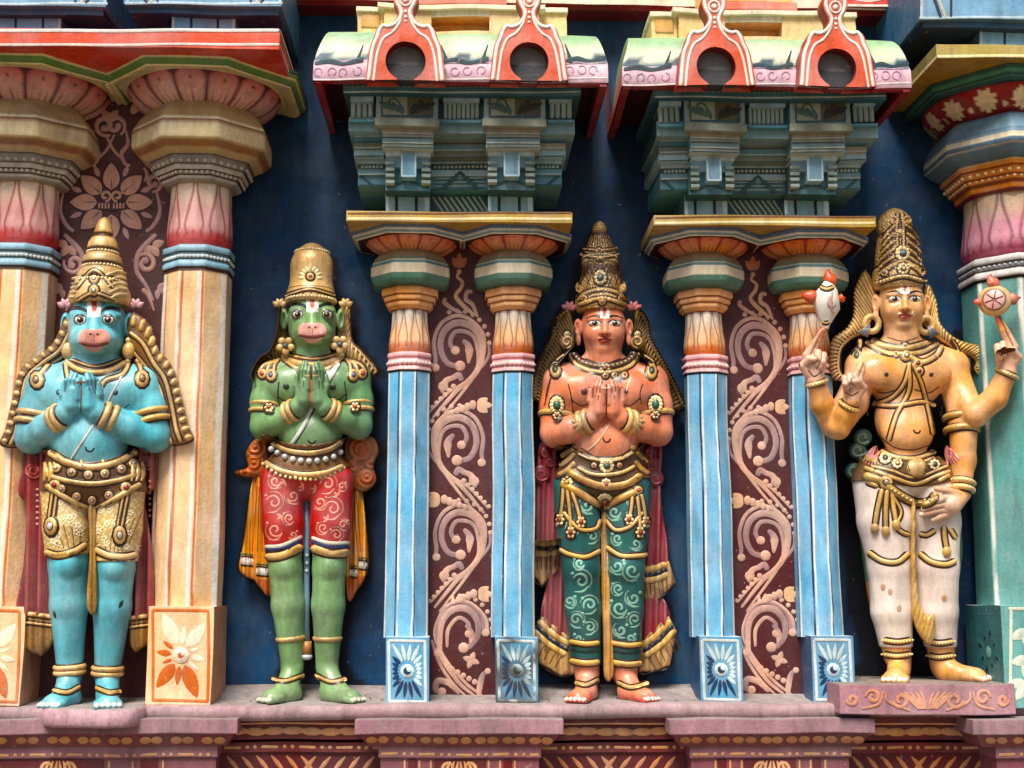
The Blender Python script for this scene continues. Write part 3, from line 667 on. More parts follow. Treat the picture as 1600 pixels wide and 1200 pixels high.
    def frieze(mb):
        pbox(mb, 545, 898, 186, 208, 0, .43, C(120, 152, 154), side=TD); pbox(mb, 550, 893, 146, 187, 0, .42, TD)
        for a, b in ((588, 684), (756, 852)):
            pbox(mb, a, b, 146, 190, 0, .46, C(140, 156, 146), side=TL); pbox(mb, a-2, b+2, 186, 197, 0, .472, C(132, 140, 122), side=TL)
            m = (a+b)/2; pbox(mb, m, b-10, 151, 182, .4, .4625, C(88, 84, 62)); pbox(mb, a+10, m, 151, 182, .4, .462, C(142, 148, 126))
            stroke(mb, [(a+9, 151), (b-9, 151), (b-9, 182), (a+9, 182), (a+9, 151)], 2.6, TD, surf_flat(.4632), .2, smooth=False)
            for k, c in ((-1, C(70, 96, 88)), (1, C(46, 46, 36))):
                for j in range(4): petal(mb, (m+k*(6+7*j), 180-3*j), 20, 8, R(-90+k*(20+12*j)), c, surf_flat(.4634), .25)
                stroke(mb, spiral(m+k*22, 162, 9, 2, 0, k*1.0), 3, c, surf_flat(.4636), .2)
        for a, b, n in ((692, 749, 8), (548, 584, 4), (858, 894, 4)):
            pbox(mb, a, b, 151, 158, .3, .462, GT, side=TD)
            for j in range(n):
                x = a+(b-a)*(j+.5)/n; stroke(mb, [(x, 160), (x, 186)], (b-a)/n*.85, C(150, 168, 156), surf_flat(.43), .45)
            pbox(mb, a-2, b+2, 187, 191, .3, .455, TL)
    part('frieze', frieze)
    def plate(mb):
        pbox(mb, 537, 908, 132, 147, 0, .5, C(64, 112, 116), bot=TD, side=TL); stroke(mb, [(538, 144), (907, 144)], 2.4, EDGE_HL, surf_flat(.5006), .1)
        for i in range(46): stroke(mb, [(541+8*i, 136), (546+8*i, 136)], 2.4, C(120, 140, 130), surf_flat(.5006), .2)
    part('top_plate', plate)
    # ---- curved roof with two horseshoe gables
    X = XX(720, 120, .54); zr = ZZ(720, 127, .55)
    t = thing('roof', label_r, 'roof', (X, -.27, zr), 'curved roofs with red horseshoe gables')
    xl, xr = XX(490, 125, .55), XX(950, 125, .55)
    zl = ZZ(720, 97, .55)
    mb = MB(); n = 14; prof = [(.55, zr), (.553, zr+.01), (.553, zl-.008), (.545, zl)]
    for i in range(n+1):
        a = math.pi/2*i/n; prof.append((.25+.285*math.cos(a), zl+.012+.19*math.sin(a)))
    prof.append((.0, zl+.205))
    xs = np.linspace(xl, xr, 60); prof = np.array(prof)
    infl = np.array([0, 0, 0, .0]+[.045*math.sin(math.pi/2*i/n)**1.0 for i in range(n+1)]+[.05])
    pts = np.array([[(X+(x-X)*(1-infl[j]/ (xr-X)), -prof[j, 0], prof[j, 1]) for j in range(len(prof))] for x in xs])
    GRE = C(140, 178, 134); CRE = C(212, 216, 186); BLD = C(36, 74, 92); PNK = C(200, 164, 178)
    c = np.zeros(pts.shape)
    u = (xs-xl)/(xr-xl)
    for j in range(len(prof)):
        v = (prof[j, 1]-zl)/.2
        for i in range(len(xs)):
            if j < 4: cc = PNK
            else:
                e = min(u[i], 1-u[i]); cc = mix(CRE, GRE, sm(.15, .75, v+.12*math.sin(u[i]*9)))
                if v < .14+.05*math.sin(u[i]*40): cc = BLD
            c[i, j] = cc
    mb.grid(pts, c)
    for e in (0, -1):   # end walls
        ring = pts[e]; ctr = np.array([[ring[0, 0], -.1, zr]]); k = len(ring)
        f = np.stack([np.zeros(k-1, int), np.arange(1, k), np.arange(2, k+1)], -1)
        cc = np.concatenate([[C(170, 70, 60)], np.where((prof[:, 1] < zl+.02)[:, None], C(196, 110, 100), c[e])])
        mb.add(np.concatenate([ctr, ring]), f, cc)
        mb.add([(ring[0, 0], 0, zr), (ring[0, 0], 0, zr+.3), (ring[0, 0], -.1, zr+.28), (ring[0, 0], -.1, zr)], [0, 1, 2, 3], C(170, 70, 60))
    s = surf_flat(.5535)
    for x in list(range(500, 565, 20))+list(range(690, 760, 20))+list(range(890, 945, 20)):
        stroke(mb, spiral(x+random.uniform(-3, 3), 111+random.uniform(-1, 1), 7, 5.5, random.uniform(0, 300), .85, 14), 1.8, C(172, 120, 146), s, .2)
    for a, b in ((492, 570), (688, 764), (884, 947)): stroke(mb, [(a, 97), (a*.7+b*.3, 93), (a*.4+b*.6, 97.5), (b, 92)], [5, 8, 5, 9], C(44, 70, 80), surf_flat(.5545), .03)
    for x, k in ((566, 1), (692, -1), (760, 1), (888, -1)): stroke(mb, [(x-k*6, 96), (x-k*2, 84), (x+k*3, 70)], [7, 4, 2], C(44, 70, 80), surf_flat(.548), .02)
    stroke(mb, [(491, 123), (949, 123)], 2.5, C(232, 214, 214), s, .1)
    mb.build('curved_shell', M_PAINT, t, wob=.004)
    mb = MB(); DR = C(120, 26, 30)
    box(mb, xl+.006, xr-.006, 0, .545, zr+.045, zr+.05, C(60, 14, 18))
    for a, b in ((xl+.004, xl+.03), (xr-.03, xr-.004)): box(mb, a, b, 0, .545, zr-.012, zr+.05, C(150, 50, 44), bot=C(140, 40, 36))
    box(mb, xl+.03, xr-.03, .515, .546, zr-.004, zr+.05, C(150, 40, 36), bot=C(140, 32, 32))
    mb.build('soffit', M_PAINT, t, wob=.002)
    def gable(cx, mb):
        half = [(0, -62), (8, -52), (14, -40), (9, -30), (14, -22), (20, -8), (18, 4), (12, 16), (13, 26), (22, 37), (32, 41), (40, 40), (46, 48), (49, 58), (55, 72), (58, 90), (60, 110), (62, 125)]
        q = catmull(half, 4); rr = 30.5
        hole = lambda y: (math.sqrt(max(rr*rr-(y-95)**2, 0)) if y > 64.6 else 0)
        d0, d1 = .535, .605
        ys = sorted(set(list(np.linspace(-62, 125, 96))+[64.6, 66]))
        xo = np.interp(ys, q[:, 1], q[:, 0]) if np.all(np.diff(q[:, 1]) > -1e9) else None
        order = np.argsort(q[:, 1]); xo = np.interp(ys, q[order, 1], q[order, 0])
        xi = np.array([max(hole(y), 13 if y > 115 else 0) if y > 64.6 else 0 for y in ys])
        RD = C(214, 98, 72)
        up = np.array(ys) <= 64.7; dn = np.array(ys) >= 64.6-.01; Y = np.array(ys)
        def sheet(m, lo, hi):
            tt = np.array([0, .04, .25, .5, .75, .96, 1])
            for d in (d1, d0):
                g = np.stack([P(cx+lo[m]+(hi[m]-lo[m])*t, Y[m], d1) for t in tt], 1); g[..., 1] = -d; mb.grid(g, RD)
        sheet(up, -xo, xo); sheet(dn, xi, xo); sheet(dn, -xo, -xi)
        for k in (-1, 1):
            for a, cc in ((xo, C(150, 44, 34)), (xi, C(120, 34, 28))):
                g0 = np.stack([P(cx+k*a[i], ys[i], d1) for i in range(len(ys))]); g1 = g0.copy(); g1[:, 1] = -d0
                if a is xi: g0, g1 = g0[np.array(ys) > 64], g1[np.array(ys) > 64]
                mb.grid(np.stack([g0, g1], 1), cc)
            s = surf_flat(d1+.0008); inner = q.copy()
            stroke(mb, [(cx+k*max(a-5, 2), b) for a, b in half[1:]], 5.2, C(240, 230, 220), s, .25)
            stroke(mb, [(cx+k*a, b) for a, b in [(5, 16), (9, 34), (20, 50), (34, 60), (42, 78), (46, 100), (49, 126)]], 3.8, C(240, 226, 214), s, .25)
        s = surf_flat(d1+.0008)
        for y, r in ((18, 2.6), (26, 2.6), (33, 2.2)): dot(mb, (cx, y), r, C(240, 226, 214), s, .4)
        stroke(mb, spiral(cx, 0, 9, 8.6, 0, 1, 20), 3, C(240, 226, 214), s, .3); dot(mb, (cx, 0), 4, C(240, 226, 214), s, .4)
        pbox(mb, cx-36, cx+36, 62, 126, .50, .557, C(104, 100, 98)); pbox(mb, cx-36, cx+36, 101, 126, .50, .5605, C(52, 54, 58))
    for cx in (634, 827):
        mb = MB(); gable(cx, mb); mb.build('horseshoe_gable', M_PAINT, t, wob=.003)
    mb = MB(); YE = C(228, 198, 138); YL = C(236, 224, 190)
    pbox(mb, 600, 675, 14, 80, .1, .37, YE); pbox(mb, 765, 842, 14, 80, .1, .37, YE); pbox(mb, 675, 765, 50, 80, .1, .365, YE)
    pbox(mb, 675, 765, 14, 27, .1, .368, YL, bot=C(220, 150, 70)); pbox(mb, 672, 768, 14, 80, .1, .28, C(236, 190, 110))
    pbox(mb, 590, 852, 7, 14, .1, .385, YL); pbox(mb, 560, 600, 16, 80, .1, .34, C(238, 206, 140)); pbox(mb, 842, 884, 16, 80, .1, .34, C(238, 206, 140))
    pbox(mb, 566, 594, 24, 44, .2, .344, C(208, 160, 90)); pbox(mb, 558, 602, 12, 19, .1, .352, YL); pbox(mb, 840, 886, 14, 21, .1, .352, YL)
    pbox(mb, 640, 790, -6, 6, .1, .35, C(220, 130, 110)); pbox(mb, 648, 782, -60, -6, .1, .33, C(232, 190, 104))
    mb.build('yellow_cresting', M_PAINT, t, wob=.006)
shrine_top('grey green bracketed entablature over the columns between green and red statues', 'curved green roof with red horseshoe gables between green and red statues')
def shift_copies():
    for o in [o for o in COL.objects if o.parent is None and o.name in ('entablature', 'roof')]:
        if o.name == 'entablature': copy_tree(o, (XX(1195, 340, .385)-XX(717.5, 339, .385), 0, 0), 'grey green bracketed entablature over the columns left of the gold statue')
        else: copy_tree(o, (XX(1199, 132, .55)-XX(720, 125, .55), 0, 0), 'curved green roof with red horseshoe gables left of the gold statue')
shift_copies()

# ================================================================== eaves and blocks at the top corners
def left_eave():
    X = XX(120, 60, .6); t = thing('eave_slab', 'red eave slab with white edges over the cream columns', 'eave', (X, -.3, ZZ(120, 72, .6)))
    mb = MB(); pbox(mb, -220, 437, 45, 72, 0, .6, C(214, 84, 58), bot=C(196, 56, 36), side=C(206, 90, 70), cell=.06)
    s = surf_flat(.6008); stroke(mb, [(-219, 47.5), (436, 47.5)], 5, C(232, 216, 210), s, .1); stroke(mb, [(-219, 69.5), (436, 69.5)], 4, C(226, 196, 186), s, .1)
    xe = XX(437, 60, .6)+.0008; z0, z1 = ZZ(437, 72, .6), ZZ(437, 45, .6)
    for z, w in ((z1-.006, .012), (z0+.006, .01)): mb.add([(xe, 0, z-w/2), (xe, -.6, z-w/2), (xe, -.6, z+w/2), (xe, 0, z+w/2)], [0, 1, 2, 3], C(232, 216, 210))
    mb.build('slab', M_PAINT, t, wob=.002)
left_eave()
def block(px0, px1, sp0, sp1, label, d, y0=17, ys=46, name='bracket_block'):
    m = (px0+px1)/2; t = thing(name, label, 'bracket', (XX(m, ys, d-.06), -d/2, ZZ(m, ys, d-.06)), 'blue bracket blocks along the top')
    B = C(104, 156, 190); LB = C(170, 200, 212); DB = C(24, 44, 78); MB_ = C(62, 106, 142)
    mb = MB(); pbox(mb, sp0, sp1, y0, ys, 0, d-.06, C(112, 172, 210), side=MB_)
    w = sp1-sp0; s = surf_flat(d-.0594)
    for q, c in ((.02, LB), (.30, DB), (.72, DB), (.97, LB)): stroke(mb, [(sp0+w*q, y0+1), (sp0+w*q, ys-1)], 4, c, s, .1)
    mb.build('stub', M_PAINT, t, wob=.002)
    mb = MB(); pbox(mb, px0, px1, -90, y0-9, 0, d, B, side=MB_, bot=MB_); pbox(mb, px0+6, px1-6, y0-9, y0+5, 0, d-.025, C(52, 92, 128), side=DB, bot=DB)
    s = surf_flat(d+.0006)
    for k, a in ((1, px0), (-1, px1)):
        stroke(mb, [(a+k*4, -40), (a+k*4, y0-11)], 5, LB, s, .1); stroke(mb, [(a+k*10, -40), (a+k*34, y0-12)], 5, DB, s, .2); stroke(mb, [(a+k*16, -40), (a+k*42, y0-12)], 4, C(206, 190, 160), s, .15)
        stroke(mb, [(a+k*50, -40), (a+k*50, y0-11)], 4, DB, s, .1)
    stroke(mb, [(px0, y0-12), (px1, y0-12)], 4, LB, s, .1)
    mb.build('flared_block', M_PAINT, t, wob=.003)
block(-70, 169, -6, 97, 'blue bracket block at the top left corner above the red eave', .5)
block(196, 442, 268, 368, 'blue bracket block above the red eave, right of the corner block', .5)
block(1436, 1700, 1530, 1660, 'blue bracket block above the yellow slab at top right', .5, 40, 75)
def right_slab():
    d = .56; t = thing('eave_slab', 'mustard yellow slab on top of the teal column capital', 'eave', (XX(1600, 80, d), -d/2, ZZ(1600, 90, d)))
    mb = MB(); pbox(mb, 1463, 1800, 72, 92, 0, d, C(178, 158, 88), bot=C(170, 130, 50), side=C(150, 136, 70))
    s = surf_flat(d+.0006); stroke(mb, [(1464, 88), (1798, 88)], 4.5, C(232, 222, 170), s, .1)
    x = XX(1463, 80, d)-.0008; z = ZZ(1463, 88.5, d); mb.add([(x, 0, z-.005), (x, -d, z-.005), (x, -d, z+.006), (x, 0, z+.006)], [0, 1, 2, 3], C(232, 222, 170))
    mb.build('slab', M_PAINT, t, wob=.002)
right_slab()
def top_band():
    d = .13; t = thing('string_course', 'pale and red string course running along the top of the blue wall', 'moulding', (XX(900, 0, d), -d/2, ZZ(900, 8, d)))
    mb = MB(); pbox(mb, 430, 1432, -70, 6, 0, d, C(196, 72, 56), bot=C(120, 30, 30), cell=.06); pbox(mb, 430, 1432, -6, 7, 0, d+.006, C(226, 214, 190), bot=C(130, 30, 30))
    pbox(mb, 430, 1432, 7.5, 16, 0, .10, C(120, 30, 30), bot=C(90, 20, 24))
    pbox(mb, 1290, 1432, -24, 10, 0, d+.02, C(206, 62, 48), bot=C(110, 26, 28)); s = surf_flat(d+.0206)
    stroke(mb, [(1290, 8.5), (1431, 8.5)], 3.5, C(232, 214, 200), s, .1); stroke(mb, spiral(1355, -12, 34, 33, 0, 1, 40, .4), 2.5, C(232, 196, 186), s, .1); stroke(mb, [(1290, -2), (1430, -2)], 2, C(232, 196, 186), s, .1)
    mb.build('band', M_PAINT, t, wob=.002)
top_band()
# ================================================================== sculpting: blended solids on a grid, turned into one continuous mesh
def axis(lo, hi, zones, hc):
    out = [lo]
    while out[-1] < hi:
        h = hc
        for a, b, hf in zones:
            if a <= out[-1] <= b: h = min(h, hf)
        out.append(out[-1]+h)
    return np.array(out)
class Clay:
    def __init__(s, xs, ys, zs):
        s.xs, s.ys, s.zs = xs, ys, zs; s.F = np.full((len(xs), len(ys), len(zs)), .2, np.float32)
    def _win(s, lo, hi):
        sl = []
        for a, l, h in zip((s.xs, s.ys, s.zs), lo, hi):
            i0, i1 = max(0, np.searchsorted(a, l)-1), min(len(a), np.searchsorted(a, h)+1)
            if i1-i0 < 1: return None
            sl.append(slice(i0, i1))
        return tuple(sl)
    def _go(s, fn, lo, hi, k, mode):
        w = s._win(np.asarray(lo)-.02-k, np.asarray(hi)+.02+k)
        if w is None: return
        X = s.xs[w[0]][:, None, None].astype(np.float32); Y = s.ys[w[1]][None, :, None].astype(np.float32); Z = s.zs[w[2]][None, None, :].astype(np.float32)
        d = fn(X, Y, Z).astype(np.float32); f = s.F[w]
        if mode == '-': f, d = -f, d
        if k > 0:
            h = np.maximum(k-np.abs(f-d), 0)/k; r = np.minimum(f, d)-h*h*k*.25
        else: r = np.minimum(f, d)
        s.F[w] = -r if mode == '-' else r
    def cap(s, a, b, ra, rb, k=.01, mode='+', sq=1.0):
        a, b = np.asarray(a, float), np.asarray(b, float); v = b-a; L2 = max(float(v@v), 1e-12); r = max(ra, rb)*max(1, 1/sq)
        def fn(X, Y, Z):
            x, y, z = X-a[0], Y-a[1], Z-a[2]; t = np.clip((x*v[0]+y*v[1]+z*v[2])/L2, 0, 1)
            return np.sqrt((x-t*v[0])**2+((y-t*v[1])/sq)**2+(z-t*v[2])**2)-(ra+(rb-ra)*t)
        s._go(fn, np.minimum(a, b)-r*max(1, sq), np.maximum(a, b)+r*max(1, sq), k, mode)
    def ell(s, c, r, k=.01, mode='+', rot=0.0):
        c, r = np.asarray(c, float), np.asarray(r, float); ca, sa = math.cos(rot), math.sin(rot); m = r.max()
        def fn(X, Y, Z):
            x, y, z = X-c[0], Y-c[1], Z-c[2]; x, z = x*ca+z*sa, -x*sa+z*ca
            k0 = np.sqrt((x/r[0])**2+(y/r[1])**2+(z/r[2])**2); k1 = np.sqrt((x/r[0]**2)**2+(y/r[1]**2)**2+(z/r[2]**2)**2)+1e-6
            return k0*(k0-1)/k1
        s._go(fn, c-m, c+m, k, mode)
    def mesh(s): return surfnets(s.F, s.xs, s.ys, s.zs)
def surfnets(F, xs, ys, zs, smooth=1):
    S = F < 0
    n = np.zeros(tuple(a-1 for a in S.shape), np.int8)
    for a in (0, 1):
        for b in (0, 1):
            for c in (0, 1): n += S[a:S.shape[0]-1+a, b:S.shape[1]-1+b, c:S.shape[2]-1+c]
    act = (n > 0) & (n < 8); I = np.argwhere(act); ids = np.full(act.shape, -1, np.int32); ids[act] = np.arange(len(I))
    V = np.stack([F[I[:, 0]+a, I[:, 1]+b, I[:, 2]+c] for a in (0, 1) for b in (0, 1) for c in (0, 1)], -1)
    acc = np.zeros((len(I), 3)); cnt = np.zeros(len(I)); cs = np.array([(a, b, c) for a in (0, 1) for b in (0, 1) for c in (0, 1)], float)
    for e0 in range(8):
        for bit in (4, 2, 1):
            e1 = e0 | bit
            if e1 == e0: continue
            f0, f1 = V[:, e0], V[:, e1]; m = (f0 < 0) != (f1 < 0); t = f0/(f0-f1+1e-12)
            p = cs[e0]+(cs[e1]-cs[e0])*t[:, None]; acc[m] += p[m]; cnt[m] += 1
    t = acc/np.maximum(cnt, 1)[:, None]
    out = []
    for j, a in enumerate((xs, ys, zs)):
        i = I[:, j]; out.append(a[i]+(a[i+1]-a[i])*t[:, j])
    v = np.stack(out, -1); quads = []
    nx, ny, nz = S.shape
    def emit(m, o, c4):
        i = np.argwhere(m)+o
        q = np.stack([ids[i[:, 0]+d[0], i[:, 1]+d[1], i[:, 2]+d[2]] for d in c4], -1); ins = S[i[:, 0], i[:, 1], i[:, 2]]
        q[ins] = q[ins][:, ::-1]; quads.append(q)
    emit((S[:-1] != S[1:])[:, 1:-1, 1:-1], (0, 1, 1), [(0, -1, -1), (0, -1, 0), (0, 0, 0), (0, 0, -1)])
    emit((S[:, :-1] != S[:, 1:])[1:-1, :, 1:-1], (1, 0, 1), [(-1, 0, -1), (0, 0, -1), (0, 0, 0), (-1, 0, 0)])
    emit((S[:, :, :-1] != S[:, :, 1:])[1:-1, 1:-1], (1, 1, 0), [(-1, -1, 0), (-1, 0, 0), (0, 0, 0), (0, -1, 0)])
    q = np.concatenate(quads); q = q[(q >= 0).all(1)]
    for _ in range(smooth):
        a = np.zeros_like(v); c = np.zeros(len(v))
        for x in range(4):
            for y in (1, 3):
                for j in range(3): a[:, j] += np.bincount(q[:, x], v[q[:, (x+y) % 4], j], len(v))
                c += np.bincount(q[:, x], minlength=len(v))
        v = v*.45+.55*a/np.maximum(c, 1)[:, None]
    return v, q
def Q(px, py, du): return P(px, py, du*K)
def polysd(poly, X, Y):
    """signed distance to a drawn outline"""
    p = np.asarray(poly, float); q = np.roll(p, -1, 0); d = np.full(X.shape, 1e9); ins = np.zeros(X.shape, bool)
    for (ax, ay), (bx, by) in zip(p, q):
        ex, ey = bx-ax, by-ay; wx, wy = X-ax, Y-ay; t = np.clip((wx*ex+wy*ey)/(ex*ex+ey*ey+1e-9), 0, 1)
        d = np.minimum(d, (wx-ex*t)**2+(wy-ey*t)**2)
        ins ^= ((ay > Y) != (by > Y)) & (X < ex*(Y-ay)/(ey+(1e-9 if ey >= 0 else -1e-9))+ax)
    return np.where(ins, -1, 1)*np.sqrt(d)
def slab(mb, poly, du, half, col, ripple=None, res=.0034, smooth_poly=True, dome=.6):
    """cloth, hair or ornament: an outline with thickness and rounded edge, modelled at distance du from the wall"""
    pl = catmull(poly, 4, True) if smooth_poly else np.asarray(poly, float)
    d0 = (du-half*1.6)*K; d1 = (du+half*1.6)*K+(.0 if ripple is None else .03)
    c3 = P(pl[:, 0], pl[:, 1], du*K); lo, hi = c3.min(0)-.012, c3.max(0)+.012
    xs = np.arange(lo[0], hi[0]+res, res); zs = np.arange(lo[2], hi[2]+res, res); ys = np.arange(-d1-.01, -max(d0-.03, -.01), res)
    X, Z = np.meshgrid(xs, zs, indexing='ij'); g = np.stack([X, 0*X-du*K, Z], -1); gx, gy = proj(g)
    sd = polysd(pl, gx, gy)*K; h = half*K
    off = 0 if ripple is None else ripple(gx, gy)*K
    # domed: thickness grows from the edge
    e = np.clip(-sd/(h*2.2), 0, 1); th = h*((1-dome)+dome*np.sqrt(1-(1-e)**2))
    yy = np.abs(-ys[None, :, None]-(du*K+(off[:, None, :] if ripple is not None else 0)))-th[:, None, :]
    s2 = np.broadcast_to(sd[:, None, :], yy.shape); r = min(h*.6, .006)
    F = np.minimum(np.maximum(s2+r, yy+r), 0)+np.hypot(np.maximum(s2+r, 0), np.maximum(yy+r, 0))-r
    v, q = surfnets(F.astype(np.float32), xs, ys, zs, 2)
    x, y = proj(v); mb.add(v, q, col(x, y, v) if callable(col) else col)
class Cast:
    """lets ornaments follow the sculpted surface they lie on"""
    exact = True
    def __init__(s, *arr, lift=0.0):
        vs, ps, n = [], [], 0
        for v, fs in arr:
            vs.append(v)
            for f in fs: ps += (f+n).tolist()
            n += len(v)
        s.t = BVHTree.FromPolygons(np.concatenate(vs).tolist(), ps); s.o = Vector(CAM); s.lift = lift; s.dflt = .2
    def __call__(s, q):
        tgt = P(q[:, 0], q[:, 1], 0.0); n = len(q); hit = np.full((n, 3), np.nan); nm = np.zeros((n, 3))
        for i in range(n):
            dr = (Vector(tgt[i])-s.o).normalized(); l, no, _, _ = s.t.ray_cast(s.o, dr)
            if l is not None: hit[i] = l; nm[i] = no if no.dot(dr) < 0 else -no
        ok = ~np.isnan(hit[:, 0]); dd = -hit[:, 1]
        if ok.any(): dd = np.interp(np.arange(n), np.arange(n)[ok], dd[ok])
        else: dd = np.full(n, s.dflt)
        b = P(q[:, 0], q[:, 1], dd+s.lift); nm[~ok] = (0, -1, 0); nm += (0, -.35, 0); nm /= np.linalg.norm(nm, axis=1)[:, None]
        return b, nm
def gband(mb, pts, w, surf, col=GOLD, h=.32, edge=None, step=2.0, beads=0, bcol=None, smooth=True):
    edge = C(58, 34, 18) if edge is None else edge
    stroke(mb, pts, w+5 if np.isscalar(w) else [x+5 for x in w], edge, surf, .08, step, smooth)
    stroke(mb, pts, w, col, surf, h, step, smooth, lift=.0012)
    if beads: beadline(mb, pts, beads, surf, bcol if bcol is not None else GOLDL, lift=h*(w if np.isscalar(w) else max(w))*K*.8)
def beadline(mb, pts, r, surf, col, gap=2.1, lift=.0):
    q = catmull(pts, 1.0) if len(pts) > 2 else np.linspace(pts[0], pts[-1], 60)
    L = np.concatenate([[0], np.cumsum(np.linalg.norm(np.diff(q, axis=0), axis=1))]); n = max(2, int(L[-1]/(gap*r)))
    t = np.linspace(0, L[-1], n); qq = np.stack([np.interp(t, L, q[:, 0]), np.interp(t, L, q[:, 1])], -1); b, nm = surf(qq)
    for i in range(n): sphere(mb, b[i]+nm[i]*(lift+r*K*.35), r*K, col, 6)
def medal(mb, p, r, surf, jewel=C(150, 40, 50), asp=1.0, petals=0, col=GOLD):
    dot(mb, p, r+2.8, C(50, 28, 16), surf, .12, asp)
    if petals:
        for i in range(petals):
            a = 2*math.pi*i/petals; dot(mb, (p[0]+r*.72*math.cos(a), p[1]+r*.72*asp*math.sin(a)), r*.36, GOLDL, surf, .6, lift=.002)
    dot(mb, p, r*.8 if petals else r, col, surf, .35, asp, lift=.0012); dot(mb, p, r*.5, C(74, 44, 22), surf, .2, asp, lift=.0012+.3*r*K); dot(mb, p, r*.38, jewel, surf, .6, asp, lift=.002+.3*r*K)
def limb_ring(mb, a, b, t, rad, r, col, sq=1.0, tilt=0.0):
    """ring round a limb running a->b"""
    a, b = np.asarray(a), np.asarray(b); c = a+(b-a)*t; ax = (b-a)/np.linalg.norm(b-a)
    u = np.cross(ax, [0, 1., 0]); u /= np.linalg.norm(u); w = np.cross(u, ax); th = np.linspace(0, 2*math.pi, 41)
    p = c+rad*(np.cos(th)[:, None]*u+np.sin(th)[:, None]*w); p[:, 2] += tilt*np.cos(th)
    tube(mb, p, r, col, 8, caps=False)
    return p
def bangles(mb, a, b, ts, rad, r, beads=False, jewel=None):
    for t in ts:
        limb_ring(mb, a, b, t, rad-r*.2, r, GOLD)
        for dt in (-1, 1):
            L = np.linalg.norm(np.asarray(b)-a); limb_ring(mb, a, b, t+dt*r*1.0/L, rad-r*.45, r*.45, C(58, 34, 18))
        if beads:
            p = limb_ring(mb, a, b, t, rad+r*.4, r*.3, GOLDD)
            for q in p[::2]: sphere(mb, q, r*.5, GOLDL, 5)
class Statue:
    def __init__(s, name, label, cat, foot, box, du, fine, zl):
        s.root = thing(name, label, cat, foot); s.du = du; s.zl = zl
        x0, x1, y0, y1 = box
        xa, xb = XX(x0, 700, .2), XX(x1, 700, .2); za, zb = zl-.01, ZZ((x0+x1)/2, y0, .2)
        zx = [(XX(a, 500, .25), XX(b, 500, .25), h) for a, b, c, d, h in fine]; zz = [(ZZ(700, d, .25), ZZ(700, c, .25), h) for a, b, c, d, h in fine]
        s.clay = Clay(axis(xa, xb, zx, .0046), axis(-(du+90)*K, -max(du-48, -2)*K, [], .0032), axis(za, zb, zz, .0046))
        s.spots = []; s.hands = []; s.F0 = None; s.Fb = None
    def q(s, px, py, du): return Q(px, py, s.du+du)
    def cap(s, a, b, ra, rb, k=4, **kw): s.clay.cap(s.q(*a), s.q(*b), ra*K, rb*K, k*K, **kw)
    def ell(s, c, r, k=4, **kw): s.clay.ell(s.q(*c), np.array(r)*K, k*K, **kw)
    def limb(s, pts, rs, k=4, k0=None):
        for i in range(len(pts)-1): s.cap(pts[i], pts[i+1], rs[i], rs[i+1], k0 if (k0 is not None and i == 0) else k)
    def foot(s, ankle, heel, toe, w=15, inner=1):
        """heel and toe as (px, du); toes spread on the ledge"""
        zl = s.zl
        H = s.q(heel[0], 1080, heel[1]); T = s.q(toe[0], 1080, toe[1]); H[2] = zl+.027; T[2] = zl+.016
        A = s.q(*ankle); f = T-H; f[2] = 0; L = np.linalg.norm(f); f /= L; p = np.array([f[1], -f[0], 0])
        c = s.clay; r = w*K
        c.cap(A, H+f*.02+[0, 0, .01], r*.95, r*.95, .012); c.cap(H, T-f*.012, r*.86, r*.80, .014); c.cap(A-[0, 0, .02], T-f*.03, r*.8, r*.62, .02); c.ell(T-f*.02, (r*1.1, r*1.1, r*.62), .014)
        for j in range(5):
            o = (j-2)*r*.46; big = (j == (4 if inner > 0 else 0)); g = 1.25 if big else 1.0
            b = T+p*o*1.02-f*.006+[0, 0, -.001]; e = b+f*(.026+(.007 if big else .003*(2-abs(j-2))-.002))+[0, 0, -.006]
            c.cap(b, e, r*.28*g, r*.23*g, .003); s.spots.append((e+[0, 0, r*.17*g]+f*.003, r*.17*g, 'nail'))
        return A, H, T, f, p
    def solid(s):
        s.clay.F = np.maximum(s.clay.F, (s.zl-s.clay.zs)[None, None, :].astype(np.float32))
        s.v, s.f = s.clay.mesh(); s.px, s.py = proj(s.v)
        if s.F0 is not None:
            v, f = surfnets(np.maximum(s.F0, (s.zl-s.clay.zs)[None, None, :].astype(np.float32)), s.clay.xs, s.clay.ys, s.clay.zs); s.ct = Cast((v, [f])); s.Fb = s.F0; s.F0 = None
        return s
    def cast(s, *extra, lift=0.0): return Cast((s.v, [s.f]), *[(m.arrays()[0], m.arrays()[1]) for m in extra], lift=lift)
    def shell(s, grow, py0, py1, name_field=None, xlim=None):
        """clothing that follows the body: the body surface grown by a few units between two heights"""
        cl = s.clay; X, Y, Z = np.meshgrid(cl.xs, cl.ys, cl.zs, indexing='ij', sparse=True)
        return cl
HAIR = C(96, 68, 34)
